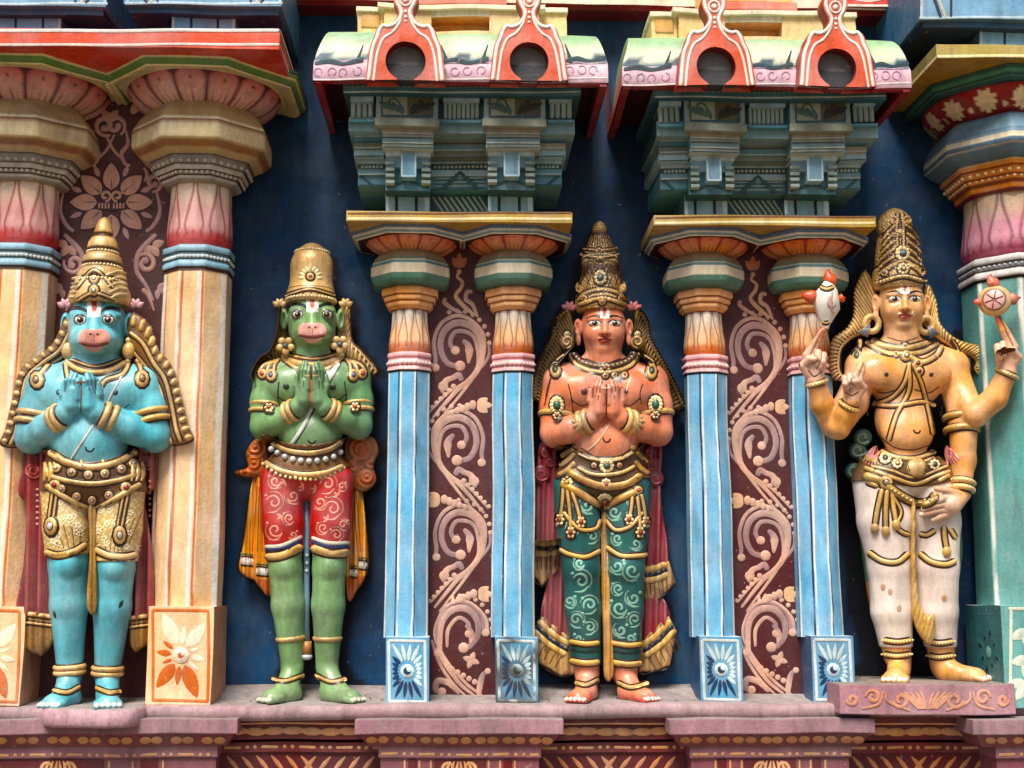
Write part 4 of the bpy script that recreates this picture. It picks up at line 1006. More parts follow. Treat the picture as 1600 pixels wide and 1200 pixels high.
def hand_pray(s, cx, wy, ty, sc, k, du=46):
    ky = ty+.50*(wy-ty); fg = []
    s.cap((cx+k*21*sc, wy, du-2), (cx+k*12*sc, wy-14*sc, du+1), 13*sc, 11.5*sc, 5)
    s.cap((cx+k*11*sc, wy-8*sc, du+2), (cx+k*9*sc, ky, du+3), 11.5*sc, 10*sc, 4, sq=1.25)
    for i, (dy, r) in enumerate(((6, 4.0), (1, 4.5), (0, 4.6), (5, 4.3))):
        x0, x1 = cx+k*(4.4+5.0*i)*sc, cx+k*(3.2+4.3*i)*sc; d0 = du+13-4.6*i
        ymid = (ky+ty)/2-2+dy*.4
        a_, b_, c_ = (x0*.8+.2*(cx+k*9*sc), ky+9*sc, d0-1), (x0, ymid, d0+1.5), (x1, ty+(4+dy)*sc, d0-1)
        s.cap(a_, b_, r*.98*sc, r*.95*sc, .8); s.cap(b_, c_, r*.95*sc, r*.75*sc, .6); fg.append([(s.q(*a_), s.q(*b_)), (s.q(*b_), s.q(*c_))])
    t_ = [(cx+k*18*sc, wy-14*sc, du-2), (cx+k*24*sc, ky+4*sc, du+0), (cx+k*23*sc, ky-11*sc, du+1)]
    s.cap(t_[0], t_[1], 5.6*sc, 5*sc, 3); s.cap(t_[1], t_[2], 5*sc, 3.6*sc, .8); fg.append([(s.q(*t_[0]), s.q(*t_[1])), (s.q(*t_[1]), s.q(*t_[2]))]); s.hands.append(fg)
def face_human(s, cx, cy, Rr, du, fx=0, stern=False):
    """cx, cy face centre, Rr half width, fx sideways turn of the features"""
    def e(u, v, w, r, k, **kw): s.ell((cx+fx*max(w, 0)+u*Rr, cy-v*Rr, du+w*Rr), np.array(r)*Rr, k*Rr, **kw)
    def c(a, b, ra, rb, k): s.cap((cx+fx*a[2]+a[0]*Rr, cy-a[1]*Rr, du+a[2]*Rr), (cx+fx*b[2]+b[0]*Rr, cy-b[1]*Rr, du+b[2]*Rr), ra*Rr, rb*Rr, k*Rr)
    e(0, .14, 0, (1.0, .95, 1.2), .2); e(0, -.42, .16, (.80, .74, .66), .3)
    for k in (-1, 1): e(k*.42, -.18, .56, (.36, .34, .36), .25)
    for k in (-1, 1): e(k*.44, .28, 1.04, (.27, .2, .15), .16, mode='-')
    for k in (-1, 1): c((k*.14, .5, .86), (k*.68, .46, .62), .10, .08, .14)
    c((0, .36, .86), (0, -.08, 1.10), .09, .14, .12); e(0, -.13, 1.10, (.15, .14, .13), .08)
    for k in (-1, 1): e(k*.15, -.15, .99, (.11, .12, .10), .06); e(k*.44, .28, .79, (.25, .15, .145), .03)
    e(0, -.40, .91, (.30, .13, .075), .05); e(0, -.53, .89, (.23, .13, .085), .05); e(0, -.86, .62, (.26, .26, .2), .2)
    for k in (-1, 1):
        e(k*1.10, .08, -.02, (.20, .22, .42), .05); e(k*1.15, .10, .17, (.09, .14, .27), .04, mode='-'); e(k*1.10, -.44, .02, (.13, .12, .28), .08)
def paint_human(s, col, cx, cy, Rr, skin, fx=0, stern=False, lipc=C(176, 40, 40)):
    u = (s.px-cx-fx)/Rr; v = (cy-s.py)/Rr; fr = (-s.v[:, 1] > (s.hdu+.30*Rr)*K)
    col[:] = mix(col, C(150, 64, 40), .55*fr*((np.hypot((u)/.32, (v+.465)/.2) < 1)*0))
    m = fr*(np.abs(u) < 1.1)*(v < 1.2)*(v > -1.1)
    d = BLACK
    lip = m*((np.abs(u)/.30)**2+((v+.455)/(.15*(1-.5*np.clip(np.abs(u)/.3, 0, 1))))**2 < 1)
    col[:] = mix(col, lipc, lip*.95); col[:] = mix(col, C(70, 14, 18), m*(np.abs(u) < .26)*(np.abs(v+.462+.03*(u/.26)**2*(-1)) < .018))
    for k in (-1, 1):
        du_, dv = u-k*.44, v-.28
        alm = .115*(1-(du_/.29)**2); 
        lid = m*(np.abs(du_) < .31)*(np.abs(dv-.015) < np.maximum(alm, 0)+.035)*(np.abs(dv) < .2)
        col[:] = mix(col, d, lid*1.0); wh = m*(np.abs(du_) < .28)*(np.abs(dv) < alm); col[:] = mix(col, C(236, 230, 220), wh)
        col[:] = mix(col, C(44, 22, 14), wh*(np.hypot(du_, dv-.01) < .12)); col[:] = mix(col, C(240, 240, 240), wh*(np.hypot(du_+.03, dv-.045) < .028))
        br = (.50+.10*np.sin(np.clip((k*u-.1)/.66, 0, 1)*math.pi) + (.12*(k*u-.4) if stern else 0)); col[:] = mix(col, d, m*(k*u > .10)*(k*u < .80)*(np.abs(v-br) < .055*(1.15-.7*np.clip((k*u-.1)/.7, 0, 1))))
        col[:] = mix(col, C(60, 20, 14), m*(np.hypot((u-k*.09)/1.3, v+.21) < .035))
    # forehead mark
    col[:] = mix(col, C(236, 232, 224), m*(np.abs(u) < .20)*(v > .48)*(v < 1.02)*((np.abs(u) > .085) | (v < .58)))
    col[:] = mix(col, C(206, 40, 28), m*(np.abs(u) < .06)*(v > .62)*(v < 1.0))
def face_monkey(s, cx, cy, Rr, du, fx=0, eye=.52):
    def e(u, v, w, r, k, **kw): s.ell((cx+fx*max(w, 0)+u*Rr, cy-v*Rr, du+w*Rr), np.array(r)*Rr, k*Rr, **kw)
    def c(a, b, ra, rb, k): s.cap((cx+fx*a[2]+a[0]*Rr, cy-a[1]*Rr, du+a[2]*Rr), (cx+fx*b[2]+b[0]*Rr, cy-b[1]*Rr, du+b[2]*Rr), ra*Rr, rb*Rr, k*Rr)
    e(0, .16, 0, (.98, .92, 1.15), .2); e(0, -.46, .22, (.86, .74, .50), .3)
    e(0, -.34, .62, (.70, .52, .46), .25); e(0, -.36, .96, (.54, .32, .36), .2)
    for k in (-1, 1): e(k*eye, .38, .73, (.24, .19, .22), .06); c((k*.18, .62, .80), (k*.80, .52, .52), .11, .09, .15)
    c((0, .45, .82), (0, -.08, 1.12), .16, .20, .2)
    for k in (-1, 1): e(k*.14, -.10, 1.16, (.11, .09, .09), .08); e(k*.22, -.38, 1.06, (.26, .16, .19), .1)
    e(0, -.72, .80, (.34, .26, .14), .12)
    for k in (-1, 1): e(k*1.10, .16, -.08, (.17, .24, .46), .05); e(k*1.13, .18, .12, (.08, .18, .30), .05, mode='-')
def paint_monkey(s, col, cx, cy, Rr, fx=0, eye=.52, pink=C(206, 130, 118)):
    u = (s.px-cx-fx)/Rr; v = (cy-s.py)/Rr; fr = (-s.v[:, 1] > (s.hdu+.20*Rr)*K); m = fr*(np.abs(u) < 1.1)*(v < 1.2)*(v > -1.0)
    mz = np.hypot(u/.57, (v+.32+.05*np.cos(u*7))/.40); col[:] = mix(col, pink, m*sm(1.03, .95, mz))
    y = -.56+.10*(np.abs(u)/.5)**2
    col[:] = mix(col, C(150, 46, 42), m*(np.abs(u) < .46)*(v < y+.10)*(v > y-.02)*0.8)
    col[:] = mix(col, C(60, 20, 22), m*(np.abs(u) < .52)*(np.abs(v-y) < .022)); col[:] = mix(col, C(120, 50, 48), m*(np.abs(u) < .018)*(v < -.16)*(v > -.5))
    for k in (-1, 1):
        col[:] = mix(col, C(50, 14, 16), m*(np.hypot(u-k*.12, (v+.14)*1.3) < .05))
        r = np.hypot((u-k*eye)/1.12, v-.38)
        col[:] = mix(col, BLACK, m*(r < .195)); col[:] = mix(col, C(226, 218, 204), m*(r < .155)*(v < .38+.085)); r2 = np.hypot(u-k*eye*.97, v-.36)
        col[:] = mix(col, C(90, 44, 22), m*(r2 < .125)); col[:] = mix(col, BLACK, m*(r2 < .092)); col[:] = mix(col, WHITE, m*(np.hypot(u-k*eye+.03, v-.41) < .03))
        br = .62+.16*np.sin(np.clip((k*u-.16)/.72, 0, 1)*math.pi*.8); col[:] = mix(col, C(18, 30, 36), m*(k*u > .17)*(k*u < .92)*(np.abs(v-br) < .07))
    col[:] = mix(col, C(236, 232, 224), m*(np.abs(u) < .24)*(v > .46)*(v < 1.15)*((np.abs(u) > .10) | (v < .58)))
    col[:] = mix(col, C(190, 50, 30), m*(np.abs(u) < .075)*(v > .60)*(v < 1.05))
def finger_lines(s, col, c):
    for fg in s.hands:
        P0 = np.concatenate([np.array(a) for f in fg for a in f]); ctr = P0.mean(0); I = np.where(np.linalg.norm(s.v-ctr, axis=1) < .14)[0]; v = s.v[I]; D = []
        for f in fg:
            dd = []
            for a, b in f:
                e = b-a; t = np.clip((v-a)@e/(e@e), 0, 1); dd.append(np.linalg.norm(v-a-t[:, None]*e, axis=1))
            D.append(np.min(dd, 0))
        D = np.sort(np.array(D), 0); m = sm(1.7*K, .6*K, D[1]-D[0])*(D[1] < 8.5*K)
        col[I] = mix(col[I], c, m*.85)
def nails(s, col, c=C(226, 210, 196)):
    for p, r, _ in s.spots: col[:] = mix(col, c, 1.0*(np.linalg.norm(s.v-p, axis=1) < r*1.25))
def body_pray(s, L, sc):
    """torso, neck, arms in prayer, legs and feet of a standing figure from its landmarks"""
    sh, el, wr, ch, wa, hp = L['sh'], L['el'], L['wr'], L['ch'], L['wa'], L['hp']
    s.ell((ch[0], ch[1]+4, 2), (64*sc, 36*sc, 56*sc), 14); s.ell((wa[0], wa[1], 4), (52*sc, 36*sc, 50*sc), 16); s.ell((hp[0], hp[1], 0), (61*sc, 38*sc, 42*sc), 16)
    s.ell((wa[0]+2, wa[1]+10, 20), (38*sc, 26*sc, 32*sc), 14)
    for k in (-1, 1): s.ell((ch[0]+k*35*sc, ch[1]-4, 25), (33*sc, 17*sc, 27*sc), 8)
    s.cap((L['nk'][0], L['nk'][1]+24, 2), (L['nk'][0], L['nk'][1]-14, 6), 30*sc, 27*sc, 8)
    for i, k in ((0, -1), (1, 1)):
        s.cap((L['nk'][0]+k*22*sc, L['nk'][1]+16, -2), (sh[i][0], sh[i][1]-2, -2), 21*sc, 22*sc, 10)
        s.limb([(sh[i][0], sh[i][1], 0), ((sh[i][0]*.5+el[i][0]*.5)+k*2, (sh[i][1]+el[i][1])/2, 4), (el[i][0], el[i][1], 8)], [27*sc, 25*sc, 22*sc], 7, 14)
    s.ua = [(s.q(sh[i][0], sh[i][1], 0), s.q(el[i][0], el[i][1], 8)) for i in (0, 1)]
    s.leg = []
    for i, k in ((0, -1), (1, 1)):
        t, kn, an = L['th'][i], L['kn'][i], L['an'][i]; r = L['lr']
        s.limb([(t[0], t[1], 0), ((t[0]+kn[0])/2, (t[1]+kn[1])/2, 6), (kn[0], kn[1], 6)], [r[0], r[1], r[2]], 3, 6)
        ym = kn[1]+(an[1]-kn[1])*.38
        s.limb([(kn[0], kn[1], 6), (kn[0]*.62+an[0]*.38, ym, 2), (an[0], an[1], -4)], [r[2], r[3], r[4]], 6)
        s.ell((kn[0], kn[1], 6+r[2]*.62), (r[2]*.62, r[2]*.6, r[2]*.75), 6)
        s.leg.append((s.q(kn[0], kn[1], 6), s.q(an[0], an[1], -4)))
    s.feet = [s.foot((L['an'][i][0], L['an'][i][1], -4), L['heel'][i], L['toe'][i], L.get('fw', 16), k) for i, k in ((0, -1), (1, 1))]
    s.F0 = s.clay.F.copy()
    for i, k in ((0, -1), (1, 1)):
        m = ((el[i][0]*.6+wr[i][0]*.4), (el[i][1]*.6+wr[i][1]*.4)+3, 24)
        s.limb([(el[i][0], el[i][1]+1, 9), m, (wr[i][0], wr[i][1], 43)], [21.5*sc, 20*sc, 13.5*sc], 5)
        hand_pray(s, L['hc'], L['hy'], L['tip'], sc, k)
    s.fa = [(s.q(el[i][0], el[i][1], 8), s.q(wr[i][0], wr[i][1], 43)) for i in (0, 1)]
def grow_shell(s, grow, keep, xr=None):
    """cloth grown from the body field; keep(px,py) is a signed field, negative inside the garment"""
    cl = s.clay; X, Z = np.meshgrid(cl.xs, cl.zs, indexing='ij'); g = np.stack([X, 0*X-(s.du+20)*K, Z], -1); gx, gy = proj(g)
    if xr is not None: k0 = keep; keep = lambda x, y: np.maximum(k0(x, y), np.maximum(xr[0]-x, x-xr[1]))
    fld = s.F0 if s.F0 is not None else (s.Fb if s.Fb is not None else cl.F)
    kf = (keep(gx, gy)*K).astype(np.float32)[:, None, :]
    return surfnets(np.maximum(fld-grow*K, kf), cl.xs, cl.ys, cl.zs, 2)
# ================================================================== the four painted statues
DKB = C(40, 24, 18)
def crown(s, cx, prof, beads=(), extra=None, du=None, colf=None, name='crown', sub=3, mat=None):
    mb = MB(); dc = (s.du if du is None else du)*K; X = XX(cx, 450, dc+20*K)
    f = colf or (lambda TH, SG, q, p: np.broadcast_to(GOLD, TH.shape+(3,)))
    rev(mb, X, dc, prof, f, n=0, zpx=cx, per=10, sub=sub, span=180)
    v, fs, c = mb.arrays(); cs = Cast((v, fs))
    for y, r, rb, col in beads:
        z = ZZ(cx, y, dc+r*K); n = int(2*math.pi*r/(rb*2.1))
        for i in range(n): a = 2*math.pi*i/n; sphere(mb, (X+r*K*math.sin(a), -(dc+r*K*math.cos(a)), z), rb*K, col, 5)
    if extra: extra(mb, cs)
    return mb.build(name, mat or M_CHASED, s.root)
def groove(cols_dark):
    """gold with dark painted lines at the listed profile segments"""
    def f(TH, SG, q, p):
        k = np.clip(SG.astype(int), 0, 99); m = np.isin(k, cols_dark); return mix(np.broadcast_to(GOLD, TH.shape+(3,)), GOLDD*.6, m*1.0)
    return f
def body_build(s, skin, paint, extra=None):
    s.solid(); c = np.tile(skin, (len(s.v), 1)); paint(c); finger_lines(s, c, skin*.22); nails(s, c)
    mb = MB(); mb.add(s.v, s.f, c)
    if extra: extra(mb, s.cast())
    return mb.build('body', M_SKIN, s.root)
def swirls(mb, cs, pts, col, w=3, h=.1):
    for x, y, r, a, k in pts:
        stroke(mb, spiral(x, y, r*1.45, r*1.2, a+40, k*.45, 12), [w*.3, w*.8, w*.3], mix(col, C(90, 90, 80), .35), cs, h)
        stroke(mb, spiral(x, y, r, r*.2, a, k*1.15, 18), [w*.6, w, w, w*.8], col, cs, h)
        stroke(mb, [(x+k*r*.9, y+r*.6), (x+k*r*.2, y+r*1.25), (x-k*r*.8, y+r*1.3)], [w*.4, w, w*.4], col, cs, h)
        dot(mb, (x-k*r*1.05, y-r*.9), w*.7, col, cs, .3)
def simple(s, name, mat, f, *a):
    mb = MB(); f(mb, *a); return mb.build(name, mat, s.root)
def cape(s, name, poly, du, half, ribs, edges, mat=M_GOLD, col=None, dk=None):
    """hair or stole: raised slab with a beaded rim and cross ridges"""
    mb = MB(); dk = C(58, 34, 18) if dk is None else dk; col = C(150, 110, 52) if col is None else col
    slab(mb, [(sum(p[0] for p in poly)/len(poly)+(x-sum(p[0] for p in poly)/len(poly))*1.05, sum(p[1] for p in poly)/len(poly)+(y-sum(p[1] for p in poly)/len(poly))*1.03) for x, y in poly], du-half*.8, half*.5, dk)
    slab(mb, poly, du, half, col); v, fs, c = mb.arrays(); cs = Cast((v, fs))
    for pts, w, b in edges: gband(mb, pts, w, cs, beads=b)
    for a, b, w in ribs: stroke(mb, [a, b], w, GOLD, cs, .45); 
    return mb.build(name, mat, s.root)
def ribs_between(A, B, n, w):
    A, B = catmull(A, 2), catmull(B, 2); t = np.linspace(.02, .98, n)
    f = lambda q: np.stack([np.interp(t, np.linspace(0, 1, len(q)), q[:, j]) for j in (0, 1)], -1)
    return [(a, b, w) for a, b in zip(f(A), f(B))]
# ------------------------------------------------------------------ blue monkey-faced statue
def statue_blue():
    zl = ZL; s = Statue('statue', 'turquoise blue monkey-faced statue with palms joined and gold shorts, between cream columns', 'statue', (XX(140, 1100, .3), -.3, zl), (5, 290, 452, 1110), 118, [(95, 212, 455, 562, .0023), (78, 180, 572, 668, .0026)], zl)
    s.hdu = s.du+4
    L = dict(sh=[(74, 604), (222, 604)], el=[(51, 682), (242, 680)], wr=[(101, 648), (154, 646)], ch=(144, 618), wa=(138, 682), hp=(144, 748), nk=(150, 566), hc=127, hy=644, tip=580,
             th=[(103, 766), (188, 766)], kn=[(107, 882), (180, 886)], an=[(109, 1050), (168, 1052)], lr=[33.5, 32.5, 28.5, 27.5, 18], heel=[(112, 4), (168, 4)], toe=[(82, 50), (170, 56)], fw=17)
    body_pray(s, L, 1.17); face_monkey(s, 152, 516, 45, s.hdu-s.du, -5, .49)
    SK = C(84, 164, 180)
    shf, shq = grow_shell(s, 3, lambda x, y: np.maximum(748-y, np.where(x < 142, y-(868-.05*(x-72)), y-(878-.02*(x-150)))))
    def paint(c):
        c[:] = mix(SK, C(106, 184, 196), .5+.5*wav(s.v, 9, 1)); paint_monkey(s, c, 152, 516, 45, -5, .49, C(208, 146, 130))
        c[:] = mix(c, C(176, 150, 120), .5*(np.hypot((s.px-103)/9, (s.py-512)/16) < 1)+.5*(np.hypot((s.px-208)/9, (s.py-512)/16) < 1))
    def ex(mb, cs):
        for x, y in ((92, 613), (180, 613)): dot(mb, (x, y), 4.5, C(30, 52, 60), s.ct, .3); dot(mb, (x, y), 2, SK, cs, .6, lift=.001)
        stroke(mb, [(133, 698), (136, 704), (143, 705), (147, 700)], 2.6, C(20, 40, 50), cs, .05)
        dk = C(24, 44, 52)
        stroke(mb, [(86, 636), (104, 643), (120, 636)], 2, dk, s.ct, .02); stroke(mb, [(158, 640), (182, 645), (202, 632)], 2, dk, s.ct, .02)
        stroke(mb, [(127, 590), (127, 615), (126, 645)], 2.2, C(120, 70, 40), cs, .02); stroke(mb, [(117, 598), (134, 597)], 2.4, C(140, 70, 40), cs, .02)
        stroke(mb, [(192, 938), (186, 950)], [2, 6, 2], C(26, 34, 36), cs, .02); stroke(mb, [(84, 955), (87, 966)], [2, 5, 2], C(26, 34, 36), cs, .02)
    body_build(s, SK, paint, ex)
    SH = C(196, 164, 96); sx, sy = proj(shf)
    def shorts(mb):
        f = (np.cos(sx*.55+np.cos(sy*.5))*np.cos(sy*.55+np.cos(sx*.42)) > .25); mb.add(shf, shq, mix(SH, C(232, 212, 160), f*.8)); cs = Cast((shf, [shq]), (s.v, [s.f]))
        for i in range(7):
            stroke(mb, [(70+i*14, 800+i*8), (92+i*8, 856)], 1.6, C(128, 88, 36), cs, .1); stroke(mb, [(222-i*12, 800+i*9), (196-i*6, 862)], 1.6, C(128, 88, 36), cs, .1)
        for i in range(46):
            x, y = random.choice([(random.uniform(76, 132), random.uniform(780, 852)), (random.uniform(154, 220), random.uniform(785, 858))])
            for j in range(5): dot(mb, (x+3.4*math.cos(j*1.257), y+3.4*math.sin(j*1.257)), 1.8, C(240, 224, 180), cs, .3, n=6)
        gband(mb, [(70, 862), (90, 868), (115, 862), (135, 850)], 10, cs); gband(mb, [(148, 858), (170, 868), (195, 870), (214, 866)], 10, cs)
    simple(s, 'shorts', M_CLOTH, shorts)
    cs = Cast((s.v, [s.f]), (shf, [shq]), lift=.003)
    bf, bq = grow_shell(s, 6, lambda x, y: np.maximum((702+22*np.clip(1-((x-144)/66)**2, 0, 1))-y, y-(768+26*np.clip(1-((x-146)/64)**2, 0, 1))), (64, 228))
    def belt(mb):
        mb.add(bf, bq, C(104, 70, 32)); c2 = Cast((bf, [bq]), (s.v, [s.f]))
        gband(mb, [(76, 706), (108, 724), (145, 730), (184, 722), (214, 704)], 11, c2); gband(mb, [(72, 742), (108, 752), (146, 756), (186, 750), (218, 740)], 8, c2)
        gband(mb, [(72, 758), (100, 776), (128, 790), (146, 796), (166, 788), (192, 772), (220, 756)], 9, c2)
        for x, y in ((88, 731), (112, 738), (138, 742), (164, 740), (190, 733), (208, 724)): medal(mb, (x, y), 7.5, c2, C(196, 180, 170))
        for x, y in ((96, 764), (120, 776), (144, 782), (170, 774), (196, 760)): medal(mb, (x, y), 7, c2, C(186, 150, 160))
        for x in (84, 126, 160, 204): stroke(mb, [(x, 716+.1*abs(x-145)), (x+4, 728), (x+12, 730)], [3, 8, 3], GOLD, c2, .5)
        medal(mb, (86, 758), 9, c2); medal(mb, (197, 762), 9, c2)
        for x in (70, 78, 206, 214, 222): stroke(mb, [(x, 722), (x+2, 738), (x-1, 752)], [4, 8, 4], GOLD, c2, .5)
    bo = simple(s, 'belt', M_GOLD, belt)
    for (x0, y0), (x1, y1) in (((86, 766), (80, 808)), ((197, 770), (187, 822))):
        mb = MB()
        for e in (-3.5, 3.5): gband(mb, [(x0+e, y0), (x1+e, y1)], 3.5, cs, beads=0, smooth=False)
        medal(mb, (x1, y1+14), 10, cs, C(206, 200, 196), 1.5); mb.build('pendant', M_GOLD, bo)
    def sash(mb): slab(mb, [(138, 792), (150, 792), (150, 850), (153, 930), (149, 958), (142, 960), (136, 940), (140, 850)], 148, 7, C(176, 136, 72), lambda x, y: 2*np.sin(x*.8)); 
    simple(s, 'sash', M_GOLD, sash)
    D = C(92, 30, 34)
    fold = lambda x, y: 4*np.sin(x*.33+y*.006)
    for poly, rose in (([(40, 705), (72, 700), (92, 780), (94, 870), (84, 962), (60, 966), (28, 956), (36, 880), (42, 800), (30, 770), (34, 735)], (52, 735)), ([(214, 690), (240, 694), (242, 760), (226, 780), (238, 860), (240, 958), (206, 964), (200, 880), (205, 780)], (228, 722))):
        def cl(mb): 
            slab(mb, poly, 114 if rose[0] < 100 else 100, 9, lambda x, y, v: mix(C(158, 72, 72), D, (np.sin(x*.33+y*.006) < -.2)*.8), fold); v, fs, c = mb.arrays(); c2 = Cast((v, fs))
            for r in (13, 7): stroke(mb, spiral(rose[0], rose[1], r, r*.5, 40, 1.0), 4, C(176, 90, 84), c2, .5)
            for i in range(7): dot(mb, (rose[0]+6, rose[1]+30+i*9), 2.4, C(206, 150, 130), c2, .5)
        o = simple(s, 'back_cloth', M_CLOTH, cl)
    for poly in ([(34, 952), (86, 958), (88, 1000), (66, 1026), (40, 1014), (36, 985)], [(200, 960), (236, 956), (236, 1004), (212, 1020), (202, 1004)]):
        def cl(mb):
            slab(mb, poly, 114 if poly[0][0] < 100 else 102, 9, C(150, 112, 60), lambda x, y: 3*np.sin(x*.4), smooth_poly=False); v, fs, c = mb.arrays(); c2 = Cast((v, fs)); a, b = poly[0], poly[1]
            gband(mb, [(a[0]+2, a[1]+6), (b[0]-2, b[1]+6)], 7, c2, smooth=False); gband(mb, [(a[0]+2, a[1]+20), (b[0]-2, b[1]+20)], 4, c2, smooth=False)
        simple(s, 'cloth_hem', M_GOLD, cl)
    # stole over the shoulders
    Lo = [(104, 498), (84, 536), (58, 558), (32, 580), (20, 625), (10, 668), (2, 692)]; Li = [(116, 528), (100, 556), (74, 574), (50, 600), (42, 640), (36, 680), (26, 698)]
    Ro = [(206, 492), (232, 506), (246, 545), (268, 572), (282, 620), (292, 660), (301, 686)]; Ri = [(200, 540), (216, 560), (236, 585), (250, 610), (258, 645), (262, 676), (268, 694)]
    for o, i in ((Lo, Li), (Ro, Ri)):
        cape(s, 'stole', o+i[::-1], 125, 11, [(a, ((a[0]*2+b[0])/3, (a[1]*2+b[1])/3), 9) for a, b, w in ribs_between(o, i, 15, 5)], [([((a[0]+b[0]*1.3)/2.3, (a[1]+b[1]*1.3)/2.3) for a, b in zip(o, i)], 6, 0), (i, 6, 0)], col=C(128, 88, 40))
    c3 = s.ct
    def neck(mb):
        gband(mb, [(104, 566), (124, 578), (150, 582), (178, 576), (202, 562)], 8, c3); gband(mb, [(112, 562), (150, 573), (192, 560)], 3, c3)
        gband(mb, [(102, 566), (106, 592), (110, 612)], 6, c3); gband(mb, [(204, 562), (192, 584), (166, 594), (157, 606)], 6, c3); dot(mb, (157, 607), 5, C(230, 230, 226), c3, .8)
        for a, b in (((78, 566), (58, 590)), ((212, 562), (222, 588))):
            gband(mb, [a, ((a[0]+b[0])/2+2, (a[1]+b[1])/2-2), b], 6, c3); medal(mb, (b[0], b[1]+4), 11, c3, C(150, 120, 90), 1.25)
    simple(s, 'necklace', M_GOLD, neck)
    simple(s, 'sacred_thread', M_SKIN, lambda mb: stroke(mb, [(203, 566), (180, 606), (158, 646), (130, 688), (108, 722)], 3.6, C(196, 196, 186), c3, .3))
    for i in (0, 1):
        a, b = s.ua[i]; simple(s, 'armlet', M_GOLD, lambda mb: bangles(mb, a, b, (.60, .76), 30.5*K, 4.8*K))
        c, d = s.fa[i]; simple(s, 'bracelet', M_GOLD, lambda mb: bangles(mb, c, d, (.76, .90), 19*K, 5*K))
        e, f = s.leg[i]; simple(s, 'anklet', M_GOLD, lambda mb: bangles(mb, e, f, (.95, 1.0), 21*K, 4*K)); simple(s, 'foot_strap', M_GOLD, lambda mb: gband(mb, ([(82, 1078), (105, 1082), (126, 1072)], [(149, 1074), (170, 1082), (190, 1080)])[i], 6, s.cast()))
    for x, y in ((106, 545), (201, 545)):
        simple(s, 'earring', M_GOLD, lambda mb: (sphere(mb, s.q(x, y+3, 14), 10*K, GOLD, 10, (1, .8, 1.35)), sphere(mb, s.q(x, y-13, 12), 5*K, GOLDL, 8), sphere(mb, s.q(x-1, y+19, 13), 4*K, GOLDL, 7)))
    def cx(mb, cs):
        medal(mb, (147, 436), 7, cs, C(226, 220, 206)); medal(mb, (147, 454), 8, cs, C(226, 220, 206), 1.1)
        gband(mb, [(120, 470), (147, 458), (180, 468)], 4, cs); gband(mb, [(118, 452), (136, 430), (147, 422), (160, 430), (178, 450)], 4, cs)
        for i in range(5): stroke(mb, [(165+i*2, 430+i*9), (185, 424+i*9), (198, 428+i*8)], 4, GOLDL*.9, cs, .5); stroke(mb, [(128-i*3, 432+i*8), (112-i*1, 436+i*7)], 4, GOLDL*.9, cs, .5)
    crown(s, 152, [(339, 1), (342, 8), (350, 12), (360, 14.5), (366, 13), (367, 17), (374, 22), (382, 24), (389, 22), (391, 22), (396, 29), (404, 31), (411, 28), (413, 29), (418, 35), (427, 38), (433, 36), (435, 38), (446, 44), (456, 46.5), (464, 46.5), (469, 43)], [(390, 23, 2.4, GOLDL), (412, 29, 2.6, GOLDL), (433.5, 37, 2.6, GOLDL)], cx, s.hdu+0, groove([3, 4, 7, 8, 11, 12, 15, 16]), mat=M_GOLD)
    for x in (102, 212): simple(s, 'flower_tuft', M_CLOTH, lambda mb: [petal(mb, (x, 480), 15, 10, R(-90+j*40), C(190, 140, 150), surf_flat((s.du+2)*K), .6) for j in (-1.5, -.5, .5, 1.5)])
def foot_strap(s, mb, i):
    A, H, T, f, p = s.feet[i]; c = (H+T)/2+[0, 0, .012]-f*.012
    th = np.linspace(0, math.pi, 24); r = 17*K
    tube(mb, c+np.cos(th)[:, None]*p*r*1.1+np.sin(th)[:, None]*(np.array([0, 0, 1])*r*1.0-f*r*.35), 3.2*K, GOLD, 7)
